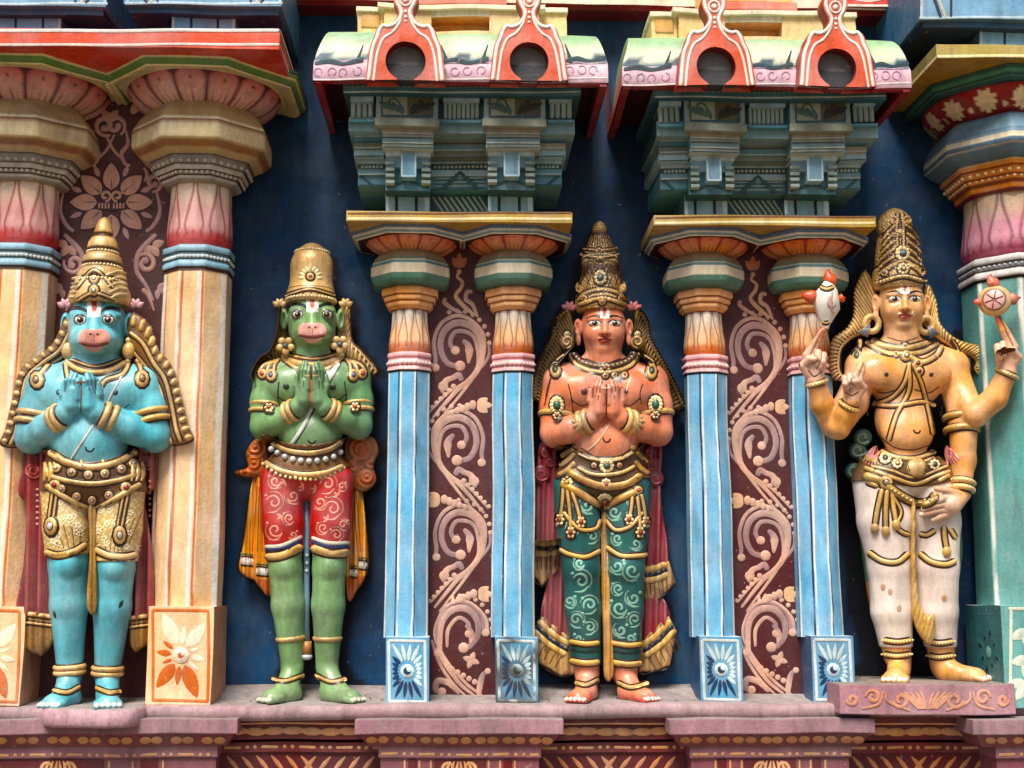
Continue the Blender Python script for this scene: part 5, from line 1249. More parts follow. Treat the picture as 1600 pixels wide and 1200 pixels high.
# ------------------------------------------------------------------ green monkey-faced statue
def statue_green():
    s = Statue('statue', 'green monkey-faced statue with palms joined and red patterned shorts', 'statue', (XX(487, 1090, .2), -.2, ZL), (380, 600, 440, 1100), 56, [(425, 548, 442, 562, .0023), (440, 530, 556, 660, .0026)], ZL)
    s.hdu = s.du+4
    L = dict(sh=[(424, 590), (552, 590)], el=[(413, 666), (560, 664)], wr=[(466, 638), (507, 637)], ch=(487, 604), wa=(485, 672), hp=(478, 738), nk=(488, 556), hc=486.5, hy=634, tip=563,
             th=[(440, 752), (519, 752)], kn=[(446, 888), (514, 888)], an=[(457, 1040), (511, 1040)], lr=[31, 29.5, 25, 25.5, 17], heel=[(458, 8), (512, 8)], toe=[(420, 44), (553, 44)], fw=16)
    body_pray(s, L, 1.0); face_monkey(s, 488, 506, 40, s.hdu-s.du, 0, .58)
    SK = C(102, 146, 96)
    shf, shq = grow_shell(s, 3, lambda x, y: np.maximum(718-y, np.where(x < 480, y-(864-.13*(x-413)), y-(858+.08*(x-487)))))
    def paint(c):
        c[:] = mix(SK, C(136, 168, 112), .5+.5*wav(s.v, 8, 1)); paint_monkey(s, c, 488, 506, 40, 0, .58, C(232, 172, 160))
    def ex(mb, cs):
        dk = C(24, 44, 26)
        stroke(mb, [(436, 596), (434, 618), (438, 640)], 2, dk, s.ct, .02); stroke(mb, [(538, 596), (541, 618), (538, 640)], 2, dk, s.ct, .02); stroke(mb, [(434, 690), (458, 702), (486, 705), (512, 700), (530, 690)], 2, dk, s.ct, .02)
        for x, y in ((447, 604), (520, 605)): dot(mb, (x, y), 5, dk, s.ct, .3)
        stroke(mb, [(481, 688), (485, 692), (490, 692), (493, 688)], 2.8, dk, cs, .05); stroke(mb, [(487, 573), (486, 600), (486, 634)], 3.6, C(196, 96, 60), cs, .02)
        stroke(mb, [(476, 587), (497, 587)], 2.5, C(206, 190, 120), cs, .05)
        stroke(mb, [(434, 620), (446, 626), (460, 618)], 2, dk, s.ct, .02); stroke(mb, [(510, 618), (526, 626), (540, 616)], 2, dk, s.ct, .02)
    body_build(s, SK, paint, ex)
    def shorts(mb):
        mb.add(shf, shq, C(176, 36, 34)); cs = Cast((shf, [shq]), (s.v, [s.f])); pk = C(226, 140, 116)
        swirls(mb, cs, [(430, 752, 9, 0, 1), (458, 775, 10, 160, -1), (428, 785, 12, 200, 1), (452, 810, 8, 90, 1), (430, 828, 12, 20, 1), (458, 836, 6, 120, -1), (512, 756, 12, 180, 1), (534, 760, 6, 20, -1), (500, 785, 9, 100, -1), (520, 795, 13, 200, 1), (536, 820, 7, 0, -1), (505, 825, 8, 60, 1), (526, 836, 9, 200, 1)], pk, 3.0, .12)
        for x, y in ((446, 752), (475, 760), (440, 806), (494, 765), (528, 775), (512, 812)): 
            for a in (0, 60, 120): petal(mb, (x, y), 9, 3.5, R(a+x), pk, cs, .15)
        for pts in ([(414, 852), (440, 850), (472, 836)], [(487, 838), (514, 846), (546, 846)]):
            q = np.array(pts); stroke(mb, q+[0, 2], 5, C(228, 222, 200), cs, .1); stroke(mb, q+[0, 8], 6, C(40, 52, 96), cs, .1, lift=.001); gband(mb, q+[0, 18], 13, cs, GOLD)
            beadline(mb, q+[0, 19], 1.6, cs, C(120, 90, 40), 3.5, .004)
    simple(s, 'shorts', M_CLOTH, shorts)
    bf, bq = grow_shell(s, 5, lambda x, y: np.maximum((680+18*np.clip(1-((x-482)/62)**2, 0, 1))-y, y-(729+20*np.clip(1-((x-478)/62)**2, 0, 1))), (408, 546))
    def belt(mb):
        mb.add(bf, bq, C(112, 74, 30)); c2 = Cast((bf, [bq]), (s.v, [s.f]))
        gband(mb, [(424, 692), (450, 704), (484, 708), (514, 702), (534, 690)], 8, c2); gband(mb, [(413, 722), (440, 736), (476, 742), (512, 738), (536, 728)], 9, c2)
        beadline(mb, [(424, 702), (450, 716), (484, 721), (514, 716), (530, 706)], 4.8, c2, C(196, 204, 206), 2.3, .002); beadline(mb, [(413, 726), (440, 741), (476, 747), (512, 743), (536, 732)], 3, c2, C(236, 214, 150), 2.3, .003)
    simple(s, 'belt', M_GOLD, belt)
    def staff(mb):
        p = np.stack([s.q(x, y, -2) for x, y in ((479, 770), (479, 860), (479, 930), (479, 1004))]); tube(mb, p, 5*K, C(108, 146, 170), 10)
        for y in (868, 880, 892): sphere(mb, s.q(479, y, 3), 3*K, C(190, 206, 214), 6)
        tube(mb, np.stack([s.q(479, 1002, -2), s.q(479, 1022, -2)]), 8*K, C(170, 116, 60), 12); sphere(mb, s.q(479, 1026, -2), 9*K, C(190, 196, 200), 8, (1, 1, .6))
    simple(s, 'sash_tail', M_CLOTH, staff)
    OR = C(204, 122, 34); BRN = C(150, 78, 34)
    for poly, n in (([(398, 735), (416, 745), (424, 800), (430, 880), (428, 925), (416, 930), (398, 908), (382, 900), (374, 886), (380, 850)], 0), ([(540, 745), (562, 752), (570, 800), (576, 870), (572, 900), (556, 926), (545, 940), (538, 900), (534, 820)], 1)):
        def cl(mb):
            slab(mb, poly, 28, 7, lambda x, y, v: mix(mix(OR, C(226, 190, 90), (np.sin(x*.5) > .75)*.8), C(176, 84, 30), (y > (905 if n == 0 else 900))*.9), lambda x, y: 3.5*np.sin(x*.45+y*.01)); v, fs, c = mb.arrays(); c2 = Cast((v, fs))
            for x0, x1, y in (((376, 396, 874), (400, 420, 890)) if n == 0 else ((546, 558, 892), (560, 574, 880))):
                for dy, w, cc in ((-9, 3, C(86, 96, 40)), (-5, 3, C(36, 28, 30)), (2, 11, C(214, 206, 196)), (9, 3, C(36, 28, 30))): stroke(mb, [(x0, y+dy), (x1, y+dy+2)], w, cc, c2, .1)
                for i in range(5): stroke(mb, [(x0+3+(x1-x0-5)*i/5, y-2), (x0+3+(x1-x0-5)*i/5, y+6)], 1.6, C(110, 100, 110), c2, .1, lift=.002)
            for i in range(5): stroke(mb, [(poly[0][0]+4+i*3, 760), (poly[0][0]-4+i*8 if n == 0 else poly[0][0]+i*6, 862)], 1.6, C(150, 80, 24), c2, .1)
        simple(s, 'back_cloth', M_CLOTH, cl)
    for poly, blobs in (([(404, 682), (418, 690), (420, 740), (404, 746), (372, 744), (368, 736), (388, 730), (384, 708)], [(400, 700, 15), (398, 724, 14), (384, 738, 9)]), ([(540, 690), (560, 682), (584, 684), (592, 706), (584, 728), (588, 752), (572, 768), (552, 764), (538, 740)], [(564, 702, 19), (574, 746, 15), (552, 728, 12), (580, 724, 9)])):
        def kn(mb):
            def rip(x, y): return sum(5*np.exp(-((x-bx)**2+(y-by)**2)/(br*br*.5))+1.8*np.cos(np.hypot(x-bx, y-by)*.75)*np.exp(-((x-bx)**2+(y-by)**2)/(br*br*1.2)) for bx, by, br in blobs)
            def cf(x, y, v):
                c = np.tile(C(140, 84, 36), (len(x), 1))
                for bx, by, br in blobs:
                    r = np.hypot(x-bx, (y-by)*1.1); an = np.arctan2(y-by, x-bx); c = mix(c, mix(C(176, 104, 44), C(196, 84, 40), .5+.5*np.sin(r*.75-an)), (r < br)*.9)
                return c
            slab(mb, poly, 34, 8, cf, rip)
        simple(s, 'cloth_knot', M_CLOTH, kn)
    for o, i in (([(440, 478), (436, 520), (424, 550), (408, 562), (396, 585), (400, 596)], [(450, 530), (446, 552), (432, 566), (420, 578), (410, 590), (404, 598)]), ([(534, 470), (545, 476), (547, 530), (562, 548), (578, 566), (590, 582)], [(528, 520), (530, 545), (545, 560), (560, 574), (574, 584), (584, 586)])):
        cape(s, 'hair', o+i[::-1], 34, 12, ribs_between(o, i, 14, 4.5), [(o, 4, 0)])
    c3 = s.ct
    def neck(mb):
        for dy, w in ((0, 9), (-9, 4), (8, 5)): gband(mb, [(440, 556+dy*.4), (462, 566+dy), (488, 570+dy), (514, 566+dy), (538, 554+dy*.4)], w, c3)
        for k in (-1, 1):
            for j in range(3):
                a = (488+k*(52+j*5), 560+j*2); b = (488+k*(60+12*j), 586+(-2)*j); gband(mb, [a, ((a[0]+b[0])/2+k*3, (a[1]+b[1])/2-3), b], 4.5, c3)
            medal(mb, (488+k*64, 586), 8, c3, C(86, 110, 150), 1.25); medal(mb, (488+k*78, 584), 7, c3, C(180, 70, 60), 1.15)
    simple(s, 'necklace', M_GOLD, neck)
    simple(s, 'sacred_thread', M_SKIN, lambda mb: (stroke(mb, [(529, 566), (512, 594), (490, 632), (472, 668), (455, 694)], [9, 7, 5, 5, 5], C(214, 220, 210), c3, .12), stroke(mb, [(533, 568), (516, 597), (494, 634), (476, 670), (459, 696)], 2, C(20, 30, 24), c3, .1)))
    for i in (0, 1):
        a, b = s.ua[i]
        def arm(mb): bangles(mb, a, b, (.58, .72), 25.5*K, 3.6*K); c = proj((a+(b-a)*.62)[None]); medal(mb, (c[0][0]+(3 if i == 0 else -2), c[1][0]), 7, Cast((s.v, [s.f]), lift=.012), C(180, 70, 60), 1.0, 6)
        simple(s, 'armlet', M_GOLD, arm)
        c_, d_ = s.fa[i]; simple(s, 'bracelet', M_GOLD, lambda mb: bangles(mb, c_, d_, (.74, .88), 16.5*K, 4.4*K))
        e, f = s.leg[i]; simple(s, 'anklet', M_GOLD, lambda mb: bangles(mb, e, f, (.72,), 20*K, 4.2*K)); simple(s, 'foot_strap', M_GOLD, lambda mb: gband(mb, ([(424, 1060), (446, 1064), (476, 1054)], [(492, 1054), (516, 1065), (542, 1061)])[i], 5, s.cast()))
    for x, y in ((446, 540), (531, 538)):
        def ear(mb):
            for j in range(5): sphere(mb, s.q(x+9*math.cos(j*1.257+.3), y+9*math.sin(j*1.257+.3), 26), 6*K, GOLD, 8, (1, .6, 1))
            sphere(mb, s.q(x, y, 30), 4*K, C(70, 90, 110), 8)
        simple(s, 'earring', M_GOLD, ear)
    def cx(mb, cs):
        medal(mb, (485, 432), 6, cs, C(200, 70, 80))
        for j in range(9):
            a = R(-180+22.5*j); petal(mb, (485+9*math.cos(a), 434+9*math.sin(a)), 11 if j != 4 else 17, 6, a, GOLDL, cs, .5)
        gband(mb, [(445, 462), (484, 452), (524, 462)], 3, cs)
        for x in range(456, 516, 6): dot(mb, (x, 456+abs(x-485)*.12), 2, GOLDD*.5, cs, .2) if x % 4 else None
    crown(s, 484, [(379, 2), (380, 12), (384, 21), (389, 27), (395, 31), (401, 33.5), (408, 34.5), (430, 34), (438, 35), (445, 37), (446, 37.5), (450, 38.5), (456, 39), (462, 39), (467, 37)], [(388.5, 27, 2.4, C(226, 206, 150)), (462, 39, 2.8, C(230, 206, 150))], cx, s.hdu-2, groove([9]), mat=M_GOLD)
    for x in (437, 540): simple(s, 'flower_tuft', M_GOLD, lambda mb: [petal(mb, (x, 478), 13, 9, R(-90+j*40), GOLD, surf_flat((s.du+2)*K), .6) for j in (-1.5, -.5, .5, 1.5)])
# ------------------------------------------------------------------ red-skinned statue with tall crown
def statue_red():
    s = Statue('statue', 'orange red skinned statue with palms joined, tall gold crown and teal swirl trousers', 'statue', (XX(945, 1090, .2), -.2, ZL), (838, 1062, 455, 1104), 58, [(895, 988, 468, 560, .0021), (900, 996, 584, 672, .0026)], ZL)
    s.hdu = s.du+6
    L = dict(sh=[(876, 598), (1017, 598)], el=[(867, 676), (1028, 674)], wr=[(925, 656), (970, 655)], ch=(946, 614), wa=(946, 684), hp=(942, 742), nk=(943, 560), hc=947, hy=652, tip=591,
             th=[(900, 760), (982, 760)], kn=[(908, 890), (977, 890)], an=[(917, 1050), (976, 1050)], lr=[33.5, 32, 26.5, 25.5, 20], heel=[(920, 8), (978, 8)], toe=[(902, 52), (1012, 48)], fw=16)
    body_pray(s, L, 1.06); face_human(s, 943, 515, 36, s.hdu-s.du, 2)
    SK = C(212, 124, 90)
    shf, shq = grow_shell(s, 3, lambda x, y: np.maximum(716-y, y-(1040-.0*x)))
    def paint(c):
        c[:] = mix(SK, C(222, 140, 104), .5+.5*wav(s.v, 8, 1)); paint_human(s, c, 943, 515, 36, SK, 2)
        c[:] = mix(c, C(206, 58, 34), sm(1078, 1094, s.py)*.8)
    def ex(mb, cs):
        dk = C(70, 26, 20)
        stroke(mb, [(914, 560), (942, 568), (970, 560)], 1.6, dk, s.ct, .02); stroke(mb, [(888, 600), (893, 622), (896, 648)], 2, dk, s.ct, .02); stroke(mb, [(908, 700), (930, 714), (948, 717), (972, 712), (986, 700)], 2, dk, s.ct, .02)
        for x, y in ((913, 612), (976, 612)): dot(mb, (x, y), 5.5, C(96, 46, 40), s.ct, .2); dot(mb, (x, y), 2.4, dk, s.ct, .6, lift=.001)
        stroke(mb, [(942, 684), (945, 690), (951, 690), (954, 685)], 2.8, dk, cs, .05); stroke(mb, [(948, 600), (948, 625), (947, 650)], 2.2, dk, cs, .02); stroke(mb, [(940, 606), (956, 606)], 2.2, C(230, 200, 170), cs, .02)
        stroke(mb, [(892, 624), (908, 634), (926, 628)], 2, dk, s.ct, .02); stroke(mb, [(966, 628), (984, 634), (1000, 622)], 2, dk, s.ct, .02); stroke(mb, [(1004, 600), (1000, 615), (1002, 632)], 1.6, dk, cs, .02)
    body_build(s, SK, paint, ex)
    TE = C(24, 74, 74)
    def trousers(mb):
        mb.add(shf, shq, mix(TE, C(38, 98, 94), .5+.5*wav(shf, 14, 2))); cs = Cast((shf, [shq]), (s.v, [s.f])); lt = C(126, 176, 158)
        swirls(mb, cs, [(890, 780, 9, 0, 1), (918, 790, 10, 180, -1), (896, 826, 9, 90, 1), (926, 838, 9, 200, 1), (960, 800, 10, 0, 1), (990, 782, 8, 180, -1), (965, 842, 8, 30, 1), (994, 850, 8, 120, -1), (906, 880, 8, 20, 1), (908, 908, 13, 200, 1), (890, 940, 8, 60, -1), (922, 945, 11, 150, 1), (900, 968, 10, 0, -1), (922, 980, 9, 220, 1), (964, 885, 10, 180, -1), (988, 892, 12, 20, 1), (966, 920, 8, 90, 1), (990, 935, 10, 200, -1), (968, 950, 12, 10, 1), (992, 968, 9, 120, 1), (970, 985, 9, 200, -1), (905, 998, 7, 0, 1), (985, 998, 7, 90, -1)], lt, 4.0, .12)
        for y, w in ((868, 7), (1006, 8), (1036, 9)):
            gband(mb, [(874, y-10), (890, y-2), (915, y+2), (938, y-8)] if y < 900 else [(890, y-4), (915, y), (936, y-2)], w, cs, C(214, 172, 92)); gband(mb, [(947, y-14), (970, y), (1000, y), (1012, y-2)] if y < 900 else [(955, y-2), (980, y+2), (1003, y)], w, cs, C(214, 172, 92))
        stroke(mb, [(890, 1014), (915, 1018), (936, 1016)], 6, C(20, 52, 46), cs, .1); stroke(mb, [(955, 1016), (980, 1020), (1002, 1018)], 6, C(20, 52, 46), cs, .1)
        gband(mb, [(880, 800), (905, 826), (930, 826), (938, 812)], 6, cs); gband(mb, [(946, 812), (962, 828), (985, 822), (1004, 800)], 6, cs)
    simple(s, 'trousers', M_CLOTH, trousers)
    bf, bq = grow_shell(s, 6, lambda x, y: np.maximum((696+26*np.clip(1-((x-946)/56)**2, 0, 1))-y, y-(748+34*np.clip(1-((x-944)/52)**2, 0, 1)**2)), (868, 1018))
    cs = Cast((s.v, [s.f]), (shf, [shq]), lift=.002)
    def belt(mb):
        mb.add(bf, bq, C(88, 58, 28)); c2 = Cast((bf, [bq]), (shf, [shq]), (s.v, [s.f]))
        gband(mb, [(904, 708), (922, 716), (946, 719), (970, 716), (988, 706)], 6, c2); gband(mb, [(902, 730), (922, 740), (946, 742), (972, 738), (992, 728)], 6, c2)
        for p in ([(888, 736), (916, 752), (946, 760), (980, 756), (1002, 742)], [(876, 756), (902, 768), (924, 782), (944, 790), (966, 780), (994, 768)]): gband(mb, p, 12, c2, C(190, 142, 66))
        medal(mb, (948, 728), 11, c2, C(50, 110, 100), 1, 10); medal(mb, (928, 727), 4.5, c2, C(190, 80, 60)); medal(mb, (968, 727), 4.5, c2, C(190, 80, 60))
        medal(mb, (947, 756), 8, c2, C(170, 80, 50), 1, 8); medal(mb, (945, 784), 13, c2, C(190, 100, 60), 1, 12)
        medal(mb, (886, 754), 9, c2, C(200, 160, 90), 1, 8); medal(mb, (997, 766), 7, c2, C(180, 70, 50))
        for p in ([(872, 742), (886, 734), (898, 722)], [(874, 728), (886, 720), (898, 708)], [(1014, 740), (1002, 732), (992, 720)], [(1012, 724), (1004, 716), (994, 706)], [(876, 714), (888, 706), (900, 698)]): gband(mb, p, 7, c2, C(176, 134, 72))
        for x in (896, 990):
            for j in range(5): petal(mb, (x, 700), 28, 5, R(90+(j-2)*14), C(176, 176, 172), cs, .4)
            dot(mb, (x, 700), 5, GOLD, cs, .6)
    bo = simple(s, 'belt', M_GOLD, belt)
    for a, b in (((880, 762), (875, 812)), ((886, 764), (892, 832)), ((892, 764), (908, 816)), ((988, 774), (983, 812)), ((996, 776), (1000, 832)), ((1002, 772), (1009, 816))):
        mb = MB(); gband(mb, [a, ((a[0]+b[0])/2+1, (a[1]+b[1])/2), b], 5, cs); medal(mb, b, 7, cs, C(150, 60, 40), 1.35, 6); mb.build('tassel', M_GOLD, bo)
    simple(s, 'sash', M_GOLD, lambda mb: slab(mb, [(940, 796), (949, 796), (953, 880), (957, 990), (958, 1056), (944, 1058), (942, 990), (939, 880)], 70, 6, C(196, 146, 78), lambda x, y: 1.6*np.sin(x*.9)))
    MR = C(140, 54, 64)
    def hem(mb, cs, p, q, off):
        p, q = np.array(p, float), np.array(q, float); o = np.array(off, float)/np.linalg.norm(off)
        for t, w, c in ((2, 9, C(206, 168, 100)), (11, 6, C(34, 44, 60)), (19, 9, C(206, 168, 100))): stroke(mb, [p+o*t, (p+q)/2+o*(t+3), q+o*t], w, c, cs, .2, lift=.001)
        for t in np.linspace(.08, .92, 6): stroke(mb, [p+(q-p)*t+o*24, p+(q-p)*t*.98+o*46], 1.5, C(90, 60, 30), cs, .2)
    for poly, hems in (
        ([(842, 700), (872, 712), (880, 800), (880, 872), (852, 880), (838, 870)], [((836, 845), (878, 842), (0, 1), [(834, 846), (880, 842), (878, 886), (858, 904), (846, 916), (832, 896)])]),
        ([(866, 862), (898, 850), (900, 1004), (880, 998), (846, 968), (852, 920)], [((842, 968), (892, 1006), (-.5, 1), [(846, 962), (896, 1000), (900, 1052), (876, 1056), (842, 1036), (832, 1000)])]),
        ([(1000, 690), (1034, 700), (1032, 760), (1044, 880), (1030, 892), (1002, 894)], [((1004, 888), (1042, 878), (.1, 1), [(1002, 886), (1044, 876), (1056, 910), (1030, 936), (1004, 938)])]),
        ([(1000, 900), (1030, 926), (1048, 966), (1020, 996), (998, 1012)], [((1000, 1008), (1046, 968), (.5, 1), [(998, 1004), (1044, 962), (1058, 986), (1046, 1040), (1024, 1048), (998, 1050)])])):
        def cl(mb): slab(mb, poly, 34, 8, lambda x, y, v: mix(MR, C(168, 90, 92), (np.sin(x*.5+y*.01) > .6)*.7), lambda x, y: 3.5*np.sin(x*.42+y*.012))
        o = simple(s, 'back_cloth', M_CLOTH, cl)
        for a, b, off, hp in hems:
            def he(mb):
                slab(mb, hp, 38, 5, lambda x, y, v: mix(C(178, 140, 92), C(112, 78, 44), (wav(v, 60, 3) > .3)*.6), lambda x, y: 3*np.sin(x*.35), smooth_poly=False, dome=.15); v, fs, c = mb.arrays(); hem(mb, Cast((v, fs)), a, b, off)
                stroke(mb, hp[2:]+[hp[0]], 3, DKB, surf_flat(38*K), .3)
            simple(s, 'cloth_hem', M_CLOTH, he)
    for blobs in ([(846, 742, 17), (860, 722, 12), (852, 708, 11)], [(1018, 726, 15), (1024, 748, 15), (1014, 706, 11)]):
        def kn(mb):
            for x, y, r in blobs: slab(mb, [(x+r*.9*math.cos(a), y+r*math.sin(a)) for a in np.linspace(0, 2*math.pi, 10)[:-1]], 38, 8, C(120, 38, 46)); v, fs, c = mb.arrays(); stroke(mb, spiral(x, y, r*.6, r*.25, 30, 1.0), 3.5, C(156, 66, 66), Cast((v, fs)), .4)
        simple(s, 'cloth_knot', M_CLOTH, kn)
    for o, i in (([(888, 482), (872, 500), (864, 530), (850, 556), (839, 586), (836, 624)], [(896, 510), (890, 540), (878, 556), (862, 578), (852, 606), (848, 632)]), ([(994, 482), (1008, 500), (1014, 530), (1034, 566), (1050, 596), (1068, 634)], [(990, 512), (996, 544), (1012, 560), (1028, 584), (1040, 608), (1052, 640)])):
        cape(s, 'hair', o+i[::-1], 36, 11, ribs_between(o, i, 26, 2.8), [(o, 5, 2.4), (i, 3.5, 0)], col=C(128, 94, 44))
    c3 = s.ct
    def neck(mb):
        gband(mb, [(890, 552), (904, 572), (945, 582), (984, 572), (998, 552)], 6, c3); gband(mb, [(894, 552), (910, 566), (945, 573), (980, 564), (992, 550)], 8, c3, C(120, 84, 50)); beadline(mb, [(896, 553), (910, 566), (945, 573), (980, 564), (990, 552)], 2.3, c3, C(190, 190, 170), 2.6, .004)
        medal(mb, (945, 576), 8, c3, C(180, 90, 60), 1, 6); medal(mb, (946, 587), 5, c3); medal(mb, (960, 586), 5, c3, C(150, 60, 50)); medal(mb, (976, 586), 5, c3)
        for j in range(4): petal(mb, (958, 588), 18, 5, R(20+j*16), C(150, 152, 156), c3, .4)
        for x, y in ((868, 578), (1018, 580)):
            gband(mb, [(x+(14 if x < 940 else -12), y-24), (x+2, y-14), (x, y-4)], 5, c3); medal(mb, (x, y), 9, c3, C(60, 70, 60), 1.4)
    simple(s, 'necklace', M_GOLD, neck)
    simple(s, 'sacred_thread', M_SKIN, lambda mb: stroke(mb, [(986, 590), (972, 626), (954, 660), (934, 690), (918, 704)], 3, C(228, 190, 150), c3, .3))
    for i in (0, 1):
        a, b = s.ua[i]
        def arm(mb):
            bangles(mb, a, b, (.66,), 27.5*K, 4.8*K); c = proj((a+(b-a)*.66)[None]); cl = Cast((s.v, [s.f]), lift=.006); x, y = c[0][0], c[1][0]
            medal(mb, (x, y-16), 11, cl, C(30, 110, 96), 1.35, 12); medal(mb, (x, y), 6, Cast((s.v, [s.f]), lift=.016), C(150, 70, 50), 1, 6)
        simple(s, 'armlet', M_GOLD, arm)
        c_, d_ = s.fa[i]
        def br(mb):
            bangles(mb, c_, d_, (.74, .9), 17.5*K, 5*K); cl = Cast((s.v, [s.f]), lift=.004); x = 908 if i == 0 else 992
            for j in range(5): petal(mb, (x+(6 if i == 0 else -6), 658), 22, 9, R((180 if i == 0 else 0)+(j-2)*24), GOLD, cl, .4)
        simple(s, 'bracelet', M_GOLD, br)
        simple(s, 'foot_strap', M_GOLD, lambda mb: gband(mb, ([(898, 1066), (916, 1070), (936, 1061)], [(964, 1066), (986, 1074), (1014, 1067)])[i], 6, s.cast()))
    for k, x, y in ((-1, 886, 534), (1, 996, 534)):
        def ear(mb):
            sf = surf_flat((s.du+14)*K); slab(mb, [(x+13*math.cos(a), y+14*math.sin(a)) for a in np.linspace(0, 2*math.pi, 12)[:-1]], s.du+2, 8, C(140, 100, 50)); v, fs, c = mb.arrays(); c2 = Cast((v, fs))
            stroke(mb, spiral(x, y, 10, 3, 90, k*1.3), 4, GOLD, c2, .5); medal(mb, (x, y-12), 5, c2, C(206, 190, 150))
        simple(s, 'earring', M_GOLD, ear)
    def cx(mb, cs):
        for j in range(9): stroke(mb, [(920+j*4.4, 384), (928+j*2.2, 364)], 1.8, C(70, 46, 22), cs, .2)
        medal(mb, (936, 392), 5, cs, C(170, 60, 50)); medal(mb, (937, 404), 5, cs, C(210, 190, 150), .9)
        for j in range(6): stroke(mb, [(908+j*11, 412), (922+j*11, 446)], 1.6, C(70, 46, 22), cs, .2); stroke(mb, [(920+j*11, 412), (906+j*11, 446)], 1.6, C(70, 46, 22), cs, .2)
        medal(mb, (938, 434), 10, cs, C(60, 140, 140), 1.2, 10); gband(mb, [(906, 398), (937, 402), (968, 398)], 3, cs); gband(mb, [(910, 388), (937, 391), (965, 388)], 3, cs)
        gband(mb, [(902, 470), (915, 458), (941, 452), (966, 458), (980, 470)], 5, cs); gband(mb, [(904, 476), (941, 466), (978, 476)], 6, cs); medal(mb, (941, 471), 6, cs, C(190, 150, 100)); medal(mb, (913, 466), 5, cs); medal(mb, (970, 466), 5, cs)
        for x, a in ((906, -100), (972, -80)): petal(mb, (x, 458), 18, 11, R(a), GOLD, cs, .5)
    crown(s, 940, [(345, 1), (347, 7), (353, 11), (359, 12), (361, 11), (364, 14), (376, 20), (388, 25), (389, 27), (395, 28), (396, 26.5), (400, 29), (406, 30), (407, 28.5), (425, 32), (447, 35), (449, 34), (453, 39), (462, 41), (472, 41), (480, 37)], [(397, 28, 1.8, GOLDL)], cx, s.hdu-2, groove([4, 10, 13, 16]))
    for x in (890, 990): simple(s, 'flower_tuft', M_CLOTH, lambda mb: [petal(mb, (x, 484), 15, 9, R(-90+j*40), C(190, 110, 110), surf_flat((s.du+4)*K), .6) for j in (-1.5, -.5, .5, 1.5)])
# ------------------------------------------------------------------ golden four-armed statue
def fist(s, w, k, du, r, up):
    """hand seen from the palm: heel at w, thumb on side k, two fingers raised to the point up, the others folded on the palm"""
    x, y = w
    s.cap((x, y, du), (x, y-24*r, du+2), 14*r, 17*r, 4, sq=.85); fg = []
    def fl(pts, rs, k, k0): s.limb(pts, rs, k, k0); fg.append([(s.q(*a), s.q(*b)) for a, b in zip(pts[:-1], pts[1:])])
    kx = [(-13, -36), (-4.5, -40), (4.5, -40), (12, -36)]
    kx = [(a*k, b) for a, b in kx]
    # folded little and ring fingers, curled over the palm
    for j in (2, 3):
        a, b = kx[j]; fl([(x+a*r, y+(b+6)*r, du+3), (x+a*1.1*r, y+b*r, du+11), (x+a*1.0*r, y+(b+10)*r, du+19), (x+a*.8*r, y+(b+17)*r, du+16)], [6*r, 5.8*r, 5.4*r, 4.6*r], .8, 2)
    for j in (0, 1):
        a, b = kx[j]; ux, uy = up; ex, ey = ux+(a*.45)*r, uy+(3 if j == 0 else 0)
        mx, my = (x+a*r)*.5+ex*.5, (y+b*r)*.5+ey*.5
        fl([(x+a*.9*r, y+(b+8)*r, du+4), (x+a*r, y+b*r, du+5), (mx, my, du+7), (ex, ey, du+6)], [6.2*r, 6*r, 5.3*r, 4.2*r], .8, 2)
    fl([(x-k*11*r, y-8*r, du+4), (x-k*19*r, y-20*r, du+10), (x-k*10*r, y-31*r, du+17), (x+k*0*r, y-30*r, du+20)], [7*r, 6.2*r, 5.4*r, 4.4*r], .8, 3); s.hands.append(fg)
